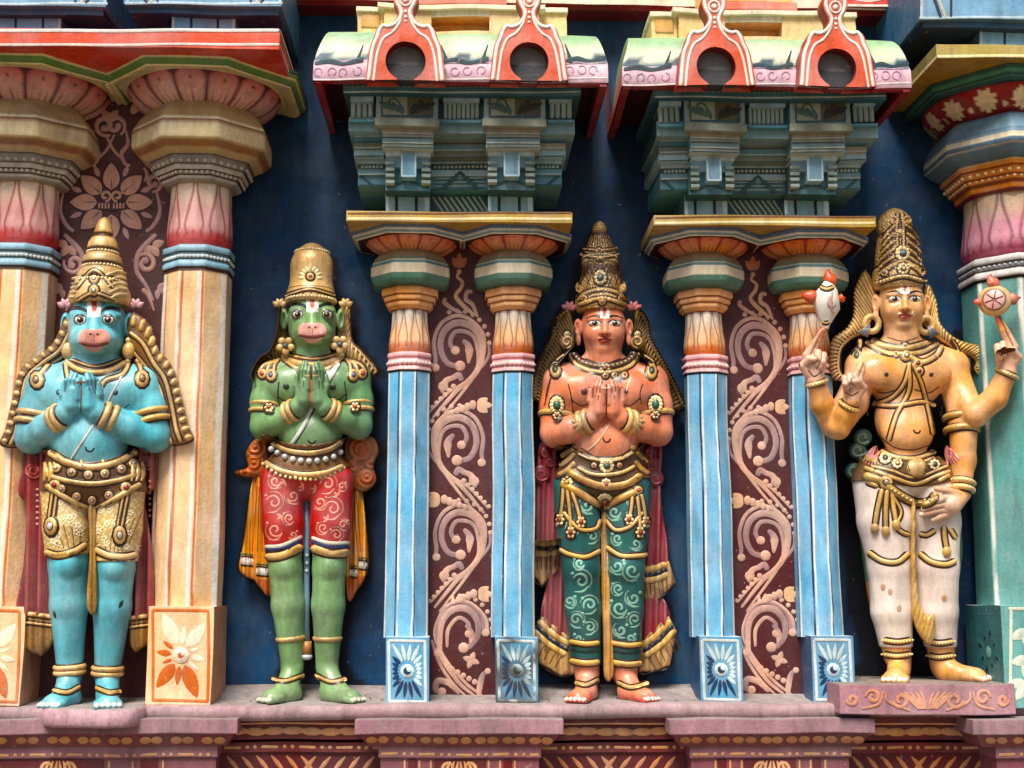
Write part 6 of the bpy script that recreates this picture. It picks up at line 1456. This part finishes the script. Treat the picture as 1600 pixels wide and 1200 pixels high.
def statue_gold():
    zl = ZZ(1450, 1070, .42)
    s = Statue('statue', 'golden skinned four-armed statue with white trousers on a raised block', 'statue', (XX(1425, 1065, .25), -.25, zl), (1240, 1600, 430, 1075), 85, [(1360, 1460, 432, 525, .0021), (1245, 1365, 500, 650, .0027), (1430, 1530, 760, 830, .0027), (1535, 1598, 490, 600, .003)], zl)
    s.hdu = s.du+8
    s.ell((1414, 588, 2), (63, 40, 54), 10); s.ell((1411, 655, 4), (45, 34, 52), 12); s.ell((1412, 738, 0), (62, 40, 42), 12); s.ell((1418, 678, 22), (40, 24, 32), 12)
    for k in (-1, 1): s.ell((1413+k*37, 582, 28), (36, 17, 27), 9)
    s.cap((1410, 560, 2), (1408, 515, 6), 31, 27, 8)
    for k, x in ((-1, 1346), (1, 1488)): s.cap((1410+k*24, 548, -2), (x, 570, -2), 21, 24, 10)
    s.limb([(1378, 756, 0), (1382, 815, 4), (1389, 885, 6)], [43, 39, 30], 6, 14); s.limb([(1389, 885, 6), (1393, 955, 2), (1402, 1024, -2)], [30, 28.5, 21], 6)
    s.limb([(1458, 756, 0), (1463, 815, 4), (1463, 885, 6)], [36, 34, 31.5], 6, 5); s.limb([(1463, 885, 6), (1464, 955, 0), (1471, 1024, -6)], [31.5, 29, 20], 6)
    tf, tq = grow_shell(s, 2.5, lambda x, y: np.maximum(724-y, y-1012))
    tf2, tq2 = grow_shell(s, 5, lambda x, y: np.maximum((706+18*np.clip(1-((x-1420)/60)**2, 0, 1))-y, y-(752+10*np.clip(1-((x-1424)/60)**2, 0, 1))))
    s.feet = [s.foot((1406, 1036, -2), (1406, 4), (1399, 50), 17, -1), s.foot((1470, 1036, -6), (1478, 2), (1532, 30), 17, -1)]
    # four arms
    s.F0 = s.clay.F.copy()
    s.limb([(1346, 578, 0), (1334, 630, 10), (1309, 668, 26)], [25, 22, 18.5], 6, 10); s.limb([(1309, 668, 26), (1318, 648, 36), (1328, 630, 46)], [19, 17, 13], 4)
    s.limb([(1340, 594, -6), (1318, 640, 0), (1302, 664, 14)], [20, 20, 19], 6, 6); s.limb([(1302, 664, 14), (1285, 632, 26), (1275, 596, 34)], [20, 18, 14], 4)
    fist(s, (1332, 624), -1, 50, .92, (1344, 568)); fist(s, (1273, 592), 1, 38, 1.02, (1289, 514))
    s.limb([(1488, 576, 0), (1498, 620, 8), (1504, 662, 18)], [26, 23, 21.5], 6, 10); s.limb([(1505, 662, 18), (1505, 720, 24), (1502, 768, 34)], [22, 19, 14], 6)
    s.limb([(1500, 600, 6), (1512, 634, 24), (1524, 648, 40)], [20, 20.5, 19.5], 6, 5); s.limb([(1524, 648, 40), (1555, 622, 54), (1574, 582, 66)], [19.5, 18.5, 14], 5)
    # hand with the discus: palm, two raised fingers, folded fingers
    fist(s, (1572, 578), -1, 68, 1.0, (1555, 493))
    # lowered hand resting across the thigh, fingers pointing left
    s.cap((1502, 772, 32), (1484, 790, 46), 14, 17, 4); fg = []
    for j in range(4):
        b = (1478-1*j, 778+9*j, 52-1*j); e = (1446-3*(j % 3)+4*j*(j == 3), 784+8*j+4, 54-2*j); m = ((b[0]+e[0])/2+2, (b[1]+e[1])/2-1, 56-2*j)
        s.limb([(1490, 782+5*j, 48), b, m, e], [7.2, 6.2, 5.6, 4.4], .8, 3); fg.append([(s.q(*p), s.q(*q)) for p, q in zip((b, m), (m, e))]); s.spots.append((s.q(e[0]-2, e[1], e[2]+4), 3.2*K, 'n'))
    s.limb([(1494, 772, 46), (1478, 766, 54), (1464, 764, 54)], [7, 6, 4.6], 1, 4); s.hands.append(fg)
    face_human(s, 1408, 477, 36, s.hdu-s.du, 6, True)
    SK = C(218, 154, 92)
    def paint(c):
        c[:] = mix(SK, C(230, 174, 112), .5+.5*wav(s.v, 8, 1)); paint_human(s, c, 1408, 477, 36, SK, 6, True, C(186, 40, 34))
        pk = C(228, 178, 150)
        for x, y, r in ((1273, 566, 30), (1332, 602, 26), (1570, 552, 32)): c[:] = mix(c, pk, sm(r+6, r-8, np.hypot(s.px-x, s.py-y))*(-s.v[:, 1] > (s.du+28)*K)*.9)
        c[:] = mix(c, C(206, 76, 50), sm(548, 520, s.py)*(s.px < 1310)*.8+sm(518, 504, s.py)*(s.px > 1540)*(s.px < 1566)*.7)
        c[:] = mix(c, C(226, 178, 142), sm(38, 26, np.hypot(s.px-1470, s.py-795))*(-s.v[:, 1] > (s.du+36)*K))
    def ex(mb, cs):
        dk = C(84, 42, 22)
        stroke(mb, [(1384, 538), (1410, 544), (1436, 538)], 1.6, dk, s.ct, .02); stroke(mb, [(1386, 527), (1412, 533), (1434, 527)], 1.4, dk, s.ct, .02); stroke(mb, [(1346, 600), (1352, 624), (1356, 650)], 2, dk, s.ct, .02); stroke(mb, [(1480, 600), (1474, 624), (1470, 650)], 2, dk, s.ct, .02); stroke(mb, [(1372, 680), (1396, 698), (1424, 703), (1452, 696)], 2, dk, s.ct, .02)
        for x, y in ((1385, 585), (1455, 585)): dot(mb, (x, y), 3.6, C(60, 40, 36), s.ct, .3)
        stroke(mb, [(1427, 671), (1430, 676), (1436, 676), (1438, 672)], 2.8, C(50, 30, 24), cs, .05)
        stroke(mb, [(1356, 606), (1380, 614), (1404, 608)], 2, dk, s.ct, .02); stroke(mb, [(1428, 608), (1450, 614), (1468, 604)], 2, dk, s.ct, .02)
        for k in (-1, 1): stroke(mb, [(1416+k*9, 490), (1416+k*11, 487)], 2, C(236, 230, 220), cs, .3); stroke(mb, [(1416+k*10, 490), (1416+k*12, 493)], 2, C(236, 230, 220), cs, .3)
        stroke(mb, [(1263, 578), (1272, 588), (1284, 580)], 1.8, dk, cs, .02); stroke(mb, [(1320, 612), (1330, 618), (1342, 612)], 1.6, dk, cs, .02)
    body_build(s, SK, paint, ex)
    def trousers(mb):
        mb.add(tf, tq, mix(C(226, 208, 198), C(232, 218, 204), .5+.5*wav(tf, 9, 1))); cs = Cast((tf, [tq]), (s.v, [s.f]))
        for x, y in ((1391, 925), (1405, 951), (1380, 918), (1475, 935)): dot(mb, (x, y), 4, C(196, 150, 120), cs, .05, 1.4)
        gband(mb, [(1356, 862), (1378, 876), (1402, 878), (1420, 864)], 8, cs); gband(mb, [(1436, 864), (1455, 878), (1478, 882), (1494, 876)], 8, cs)
        gband(mb, [(1400, 824), (1410, 832), (1421, 836)], 6, cs); gband(mb, [(1436, 834), (1448, 836), (1462, 828)], 6, cs); gband(mb, [(1484, 826), (1490, 836), (1494, 842)], 6, cs)
        for dy in (1002, 1024): 
            gband(mb, [(1380, dy-2), (1402, dy+1), (1424, dy-2)], 7, cs, beads=1.8); gband(mb, [(1450, dy), (1468, dy+3), (1490, dy)], 7, cs, beads=1.8)
    simple(s, 'trousers', M_CLOTH, trousers)
    cs = Cast((tf, [tq]), (s.v, [s.f]), lift=.002)
    def belt(mb):
        mb.add(tf2, tq2, C(104, 74, 34)); c2 = Cast((tf2, [tq2]), (tf, [tq]), (s.v, [s.f]))
        gband(mb, [(1376, 704), (1400, 714), (1430, 716), (1462, 706)], 6, c2); gband(mb, [(1366, 736), (1395, 746), (1430, 756), (1462, 744), (1484, 736)], 6, c2); gband(mb, [(1362, 728), (1395, 736), (1430, 746), (1480, 728)], 4, c2)
        medal(mb, (1383, 716), 9, c2, C(70, 76, 80), 1, 8); medal(mb, (1402, 724), 8, c2, C(190, 160, 110), 1, 8); medal(mb, (1460, 726), 8, c2, C(70, 76, 80), 1, 8)
        dot(mb, (1432, 732), 18, GOLDD, c2, .2); dot(mb, (1432, 731), 16, GOLD, c2, .3, lift=.002)
        for k in (-1, 1): dot(mb, (1432+k*6, 727), 4, GOLDL, c2, .6, lift=.006); stroke(mb, [(1432+k*2, 740), (1432+k*10, 738), (1432+k*13, 728)], 3, DKB, c2, .2, lift=.007)
        medal(mb, (1384, 754), 11, c2, C(196, 180, 160)); gband(mb, [(1350, 742), (1366, 748), (1384, 754)], 13, c2, C(186, 148, 76))
        gband(mb, [(1384, 758), (1410, 776), (1432, 786), (1452, 784), (1464, 770)], 12, cs, C(186, 150, 80)); beadline(mb, [(1392, 764), (1414, 779), (1432, 786), (1452, 783)], 2.2, cs, GOLDL, 2.6, .008)
        for x0, y0, x1, y1 in ((1352, 752, 1372, 760), (1350, 730, 1366, 736), (1466, 752, 1484, 742), (1352, 716, 1370, 722)): gband(mb, [(x0, y0), (x1, y1)], 7, c2, C(186, 148, 76))
        gband(mb, [(1396, 776), (1408, 800), (1400, 820)], 4, cs)
        for x, k in ((1366, -1), (1482, 1)):
            for j in range(5): petal(mb, (x+k*-4, 696), 34, 7, R(90-k*(j*9+6)), C(206, 128, 120), c2, .5)
    bo = simple(s, 'belt', M_GOLD, belt)
    for a, b in (((1378, 764), (1367, 822)), ((1386, 766), (1384, 826)), ((1394, 766), (1400, 816)), ((1475, 822), (1479, 858))):
        mb = MB(); gband(mb, [a, ((a[0]+b[0])/2-1, (a[1]+b[1])/2), b], 7, cs); dot(mb, (b[0], b[1]+4), 7, GOLD, cs, .8, 1.3); mb.build('tassel', M_GOLD, bo)
    simple(s, 'sash', M_GOLD, lambda mb: slab(mb, [(1423, 790), (1430, 790), (1430, 880), (1436, 940), (1448, 962), (1458, 958), (1461, 985), (1454, 1008), (1442, 1000), (1428, 972), (1424, 930)], 117, 7, C(190, 148, 76), lambda x, y: .7*np.sin(x*.9+y*.25)))
    GN = C(58, 96, 70)
    def cl(mb): slab(mb, [(1336, 735), (1350, 742), (1352, 800), (1362, 880), (1366, 945), (1358, 944), (1346, 860), (1334, 770)], 62, 7, lambda x, y, v: mix(GN, C(150, 96, 44), (y > 908)*1.0))
    simple(s, 'back_cloth', M_CLOTH, cl)
    simple(s, 'back_cloth', M_CLOTH, lambda mb: slab(mb, [(1488, 800), (1500, 810), (1504, 860), (1498, 900), (1492, 900), (1494, 850)], 70, 6, GN))
    def kn(mb):
        for x, y, r in ((1348, 684, 16), (1340, 704, 15), (1334, 736, 15), (1352, 716, 14)):
            slab(mb, [(x+r*.9*math.cos(a), y+r*.9*math.sin(a)) for a in np.linspace(0, 2*math.pi, 10)[:-1]], 68, 9, C(62, 92, 80)); v, fs, c = mb.arrays(); stroke(mb, spiral(x, y, r*.65, r*.25, 30, 1.0), 4, C(112, 140, 120), Cast((v, fs)), .5)
    simple(s, 'cloth_knot', M_CLOTH, kn)
    Lo = [(1352, 424), (1336, 452), (1334, 490), (1324, 512), (1302, 530), (1296, 560), (1300, 590), (1316, 596)]; Li = [(1372, 470), (1360, 500), (1350, 518), (1330, 528), (1314, 544), (1310, 565), (1312, 582), (1320, 590)]
    Ro = [(1448, 446), (1462, 470), (1468, 505), (1494, 530), (1530, 540), (1552, 540), (1550, 560), (1536, 588)]; Ri = [(1440, 500), (1456, 520), (1476, 534), (1500, 548), (1518, 556), (1526, 566), (1524, 576), (1530, 588)]
    for o, i in ((Lo, Li), (Ro, Ri)): cape(s, 'hair', o+i[::-1], 78, 11, ribs_between(o, i, 30, 3), [(i, 4.5, 0)], col=C(146, 112, 58))
    c3 = s.ct
    def neck(mb):
        gband(mb, [(1352, 534), (1376, 548), (1400, 553), (1440, 550), (1466, 536)], 7, c3); gband(mb, [(1360, 532), (1384, 541), (1415, 544), (1450, 536)], 9, c3); gband(mb, [(1472, 540), (1462, 556), (1440, 566), (1420, 556)], 8, c3)
        medal(mb, (1414, 541), 6, c3, C(70, 110, 130)); medal(mb, (1416, 556), 9, c3, C(206, 190, 150)); medal(mb, (1434, 568), 8, c3); medal(mb, (1400, 553), 5, c3); medal(mb, (1436, 580), 7, c3)
        for a, b in (((1343, 530), (1339, 556)), ((1486, 530), (1500, 572))):
            gband(mb, [a, ((a[0]+b[0])/2+3, (a[1]+b[1])/2-4), b], 5, c3); medal(mb, b, 8, c3, C(60, 110, 90), 1.35)
    simple(s, 'necklace', M_GOLD, neck)
    def thread(mb):
        gband(mb, [(1422, 566), (1412, 600), (1392, 622), (1364, 632)], 6, c3, C(212, 160, 90)); gband(mb, [(1420, 568), (1420, 610), (1400, 650), (1388, 690)], 6, c3, C(212, 160, 90)); gband(mb, [(1426, 568), (1440, 600), (1450, 640), (1458, 680)], 5, c3, C(212, 160, 90)); gband(mb, [(1362, 632), (1400, 634), (1440, 628), (1462, 634)], 6, c3, C(212, 160, 90))
    simple(s, 'sacred_thread', M_GOLD, thread)
    for a, b, t, r, q in (((1285, 632, 26), (1275, 596, 34), .95, 16, 4), ((1318, 648, 36), (1328, 630, 46), .8, 15.5, 4), ((1554, 622, 54), (1574, 582, 66), .95, 16, 4), ((1505, 720, 24), (1502, 768, 34), .72, 17.5, 5), ((1505, 720, 24), (1502, 768, 34), .94, 17, 5)):
        simple(s, 'bracelet', M_GOLD, lambda mb: bangles(mb, s.q(*a), s.q(*b), (t,), r*K, q*K, True))
    simple(s, 'armlet', M_GOLD, lambda mb: bangles(mb, s.q(1498, 620, 8), s.q(1505, 700, 22), (.42, .66), 24.5*K, 5.4*K))
    for x, y in ((1362, 506), (1447, 508)):
        def ear(mb):
            p = np.stack([s.q(x+11*math.cos(a), y+12*math.sin(a), 18) for a in np.linspace(0, 2*math.pi, 25)]); tube(mb, p, 5*K, GOLD, 8, caps=False)
            k = -1 if x < 1400 else 1
            for j in range(4): tube(mb, np.stack([s.q(x+3*k, y+2, 24), s.q(x+k*(12+4*j)-k*4, y+20-2*j, 24)]), [1.3*K, 2.4*K], C(120, 122, 130), 7)
        simple(s, 'earring', M_GOLD, ear)
    def cx(mb, cs):
        medal(mb, (1410, 396), 11, cs, C(70, 120, 140), 1.1, 10); medal(mb, (1406, 364), 6, cs, GOLDL)
        for k in (-1, 1):
            for j in range(6): gband(mb, [(1408+k*(8+j*.5), 352+j*12), (1408+k*(18+j), 360+j*12), (1408+k*(28+j*1.6), 374+j*11)], 4.5, cs)
            gband(mb, [(1406+k*3, 332), (1406+k*5, 350), (1407+k*5, 384)], 4, cs, beads=1.5)
            stroke(mb, spiral(1407+k*11, 345, 8, 3, 90, k*1.2), 4, GOLD, cs, .5)
        gband(mb, [(1374, 428), (1390, 418), (1410, 408), (1430, 416), (1446, 426)], 5, cs); gband(mb, [(1372, 442), (1410, 432), (1446, 440)], 6, cs, beads=2.2)
        medal(mb, (1411, 420), 9, cs, C(200, 170, 110), 1, 8); medal(mb, (1382, 426), 6, cs, C(70, 120, 140)); medal(mb, (1440, 424), 6, cs, C(70, 120, 140))
    crown(s, 1409, [(325, 2), (326, 12), (330, 20), (337, 26), (346, 28), (354, 27.5), (358, 26.5), (362, 28), (385, 31.5), (408, 35), (411, 34), (416, 38), (428, 40), (438, 39.5), (446, 36)], [], cx, s.hdu-2, groove([6, 9]))
    # what the raised hands carry
    cpt = s.q(1292, 472, 44)
    t = thing('conch', 'white conch with red flame tips on the raised finger of the gold statue', 'conch', tuple(cpt))
    mb = MB(); prof = [(6, 440), (10, 446), (17, 456), (21, 470), (19, 484), (13, 496), (6, 508), (3, 516)]
    py = np.array([b for a, b in prof]); rr = np.array([a for a, b in prof])*K; th = np.linspace(0, 2*math.pi, 33)
    zz = np.array([s.q(1292, y, 44)[2] for y in py]); x0 = cpt[0]+np.linspace(.004, -.006, len(py))
    pts = np.stack([x0[:, None]+rr[:, None]*np.cos(th)*(1+.10*np.cos(th*1+zz[:, None]*60)), cpt[1]-rr[:, None]*np.sin(th)*.9+0*zz[:, None], zz[:, None]+.006*np.sin(th)[None]], -1)
    mb.grid(pts, C(226, 222, 212)); v, fs, c = mb.arrays(); c2 = Cast((v, fs))
    stroke(mb, [(1300, 456), (1297, 472), (1301, 490)], [4, 8, 3], C(206, 170, 160), c2, .15); stroke(mb, spiral(1298, 474, 8, 2, 0, 1.1), 2, C(150, 140, 136), c2, .2); gband(mb, [(1281, 448), (1292, 452), (1303, 448)], 4, c2, C(206, 170, 100)); gband(mb, [(1286, 503), (1290, 505), (1296, 503)], 3, c2, C(206, 170, 100))
    mb.build('shell', M_CLOTH, t)
    def flame(p, L, ang, w, fd=46):
        mb = MB(); q = np.stack([s.q(p[0]+math.cos(ang)*L*u+2*math.sin(u*6), p[1]+math.sin(ang)*L*u, fd) for u in np.linspace(0, 1, 9)]); tube(mb, q, np.array([.5, .85, 1, 1, .9, .72, .5, .28, .08])*w*K, lambda u: mix(np.broadcast_to(C(226, 120, 84), (len(u), 3)), C(196, 50, 36), u), 12, .8)
        return mb
    flame((1295, 446), 26, R(-88), 11).build('flame_tip', M_CLOTH, t); flame((1274, 466), 22, R(195), 11).build('flame_tip', M_CLOTH, t); flame((1310, 466), 12, R(-5), 7).build('flame_tip', M_CLOTH, t)
    dp = s.q(1554, 470, 77); t2 = thing('discus', 'gold discus with pink spoked face and red flame tips on the raised finger', 'discus', tuple(dp))
    mb = MB(); th = np.linspace(0, 2*math.pi, 49)
    n = np.array([-.45, -.88, .05]); n /= np.linalg.norm(n); u = np.cross([0, 0, 1.], n); u /= np.linalg.norm(u); w = np.cross(n, u)
    prof = [(0, 10), (15, 10), (16, 9), (20, 8), (24, 3), (25, 0), (24, -5), (14, -9), (0, -9)]
    cols = [C(214, 160, 150)]*2+[C(90, 40, 30)]+[GOLD]*3+[C(190, 130, 70)]*3
    pts = np.array([[dp+(math.cos(a)*u+math.sin(a)*w)*r*K+n*h*K for a in th] for r, h in prof]); mb.grid(pts, np.repeat(np.array(cols)[:, None], 49, 1))
    for j in range(6):
        a = 2*math.pi*j/6+.3; tube(mb, np.stack([dp+n*10.2*K, dp+n*10.2*K+(math.cos(a)*u+math.sin(a)*w)*14*K]), 1.1*K, C(130, 70, 62), 6)
    mb.build('disc', M_CLOTH, t2)
    for p, L, a, w_ in (((1550, 450), 22, R(-92), 10), ((1574, 468), 22, R(-8), 10), ((1532, 472), 10, R(180), 6)): flame(p, L, a, w_, 77).build('flame_tip', M_CLOTH, t2)
statue_blue(); statue_green(); statue_red(); statue_gold()
def outline_wall():
    '''the painters ran a dark line on the blue wall round each relief'''
    wall = bpy.data.objects['back_wall']; me = wall.data; n = len(me.vertices); v = np.zeros(n*3, np.float32); me.vertices.foreach_get('co', v); v = v.reshape(n, 3)
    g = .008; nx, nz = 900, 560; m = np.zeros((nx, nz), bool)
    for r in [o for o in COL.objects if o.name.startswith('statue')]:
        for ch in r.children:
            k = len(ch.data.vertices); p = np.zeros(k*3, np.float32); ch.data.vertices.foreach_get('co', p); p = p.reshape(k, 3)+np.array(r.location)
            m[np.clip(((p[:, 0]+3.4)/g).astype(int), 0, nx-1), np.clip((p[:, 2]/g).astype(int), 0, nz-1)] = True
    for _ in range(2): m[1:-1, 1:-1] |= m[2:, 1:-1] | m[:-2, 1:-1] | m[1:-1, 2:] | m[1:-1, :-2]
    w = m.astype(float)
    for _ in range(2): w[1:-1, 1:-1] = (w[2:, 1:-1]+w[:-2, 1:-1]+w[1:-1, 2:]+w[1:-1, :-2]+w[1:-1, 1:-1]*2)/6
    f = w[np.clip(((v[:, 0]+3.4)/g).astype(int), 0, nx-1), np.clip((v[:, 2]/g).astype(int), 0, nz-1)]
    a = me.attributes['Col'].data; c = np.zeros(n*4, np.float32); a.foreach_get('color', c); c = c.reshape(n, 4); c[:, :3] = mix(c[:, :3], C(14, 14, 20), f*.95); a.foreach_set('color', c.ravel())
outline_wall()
# ------------------------------------------------------------------ what the outer statues stand on
def foot_slab():
    t = thing('foot_slab', 'rounded pinkish slab under the feet of the blue statue', 'step', (XX(137, 1110, .4), -.4, ZL-.06))
    mb = MB(); x0, x1 = XX(58, 1110, .45), XX(217, 1110, .45); c = (x0+x1)/2; a = (x1-x0)/2; th = np.linspace(-1, 1, 41)
    out = [(c+a*t, .33+.14*max(1-abs(t)**5, 0)**.35) for t in th]
    rows = []
    for f, z in ((.0, ZL+.004), (.9, ZL+.004), (.97, ZL+.002), (1, ZL-.006), (1.0, ZL-.05), (.97, ZL-.06), (.8, ZL-.062)): rows.append([(c+(x-c)*(f if f > .5 else .9), -(.2+(d-.2)*f), z) for x, d in out])
    r = np.array(rows); cc = np.zeros(r.shape); cc[:3] = C(150, 140, 138); cc[3:] = C(190, 152, 162); mb.grid(r, cc); mb.build('slab', M_STONE, t, wob=.003)
foot_slab()
def raised_block():
    d = .42; zt = ZZ(1450, 1070, d); t = thing('plinth_block', 'pink plinth block with painted beige scrolls under the gold statue', 'plinth', (XX(1448, 1110, d), -d/2, ZL-.05))
    mb = MB(); box(mb, XX(1312, 1090, d), XX(1586, 1090, d), 0, d, ZZ(1450, 1117, d), zt, C(170, 126, 136), top=C(136, 124, 118), cell=.03); s = surf_flat(d+.002); m = 1449; cl = C(206, 146, 118)
    for k in (-1, 1):
        for j, (x, r) in enumerate(((42, 13), (86, 12), (118, 9))): stroke(mb, spiral(m+k*x, 1092+(-3 if j % 2 else 2), r, r*.3, 0 if k > 0 else 180, -k*1.2*(1 if j % 2 else -1)), [4, 6, 6, 4], cl, s, .1)
        for j in range(5): stroke(mb, [(m+k*(2+3*j), 1108), (m+k*(6+6*j), 1092), (m+k*(10+9*j), 1082)], [3, 5, 3], cl, s, .1)
        stroke(mb, [(m+k*28, 1110), (m+k*62, 1096), (m+k*66, 1080)], [3, 5, 3], cl, s, .1); stroke(mb, [(m+k*70, 1080), (m+k*78, 1100), (m+k*104, 1108)], [3, 5, 3], cl, s, .1)
    mb.build('block', M_STONE, t, wob=.004)
raised_block()

def litter():
    mb = MB(); rnd = np.random.RandomState(11)
    for i in range(150):
        px = rnd.choice([rnd.uniform(350, 600), rnd.uniform(838, 1072), rnd.uniform(1330, 1540), rnd.uniform(560, 840)]); d = abs(rnd.normal(0, .10))+.03
        if 1320 < px < 1580: z = ZZ(1450, 1070, .42)+.001; d = min(d, .38)
        else: z = ZL+.001+max(0, (.14-d)*.3); d = min(d, .32)
        x = XX(px, 1085, d); a = rnd.uniform(0, 3.14); L, w_ = rnd.uniform(.004, .011), rnd.uniform(.002, .005); u = np.array([math.cos(a), math.sin(a), rnd.uniform(-.1, .4)]); q = np.array([-math.sin(a), math.cos(a), .1]); p = np.array([x, -d, z+.002])
        mb.add([p-u*L, p-q*w_, p+u*L, p+q*w_, p+[0, 0, .003]], [[0, 1, 4], [1, 2, 4], [2, 3, 4], [3, 0, 4]], random.choice([C(70, 58, 44), C(50, 44, 40), C(120, 96, 70), C(150, 130, 110)]))
    o = mb.build('litter', M_STONE, None, (0, 0, ZL)); o['kind'] = 'stuff'; tag(o, 'dry leaf bits and grit scattered on the ledge', 'litter')
litter()
# ================================================================== light: bright hazy sky, high soft sun
w = bpy.data.worlds.new('World'); SC.world = w; w.use_nodes = True
N = w.node_tree.nodes; sky = N.new('ShaderNodeTexSky'); sky.sky_type = 'NISHITA'; sky.sun_disc = False
SUN_EL, SUN_AZ = R(57), R(200)
sky.sun_elevation = SUN_EL; sky.sun_rotation = SUN_AZ; sky.air_density = 1.0; sky.dust_density = 4.0; sky.ozone_density = 1.0
w.node_tree.links.new(sky.outputs[0], N['Background'].inputs[0]); N['Background'].inputs[1].default_value = .07
sl = bpy.data.lights.new('sun', 'SUN'); so = bpy.data.objects.new('sun', sl); COL.objects.link(so)
sl.energy = 3.6; sl.angle = R(28); sl.color = (1, .94, .85)
dv = Vector((math.sin(SUN_AZ)*math.cos(SUN_EL), math.cos(SUN_AZ)*math.cos(SUN_EL), math.sin(SUN_EL)))
so.rotation_euler = dv.to_track_quat('Z', 'Y').to_euler(); so.location = (0, -8, 8)
SC.view_settings.view_transform = 'Standard'; SC.view_settings.look = 'None'; SC.view_settings.exposure = 0.6; SC.view_settings.gamma = 1.0
SC.render.engine = 'CYCLES'; SC.cycles.max_bounces = 6; SC.cycles.diffuse_bounces = 4
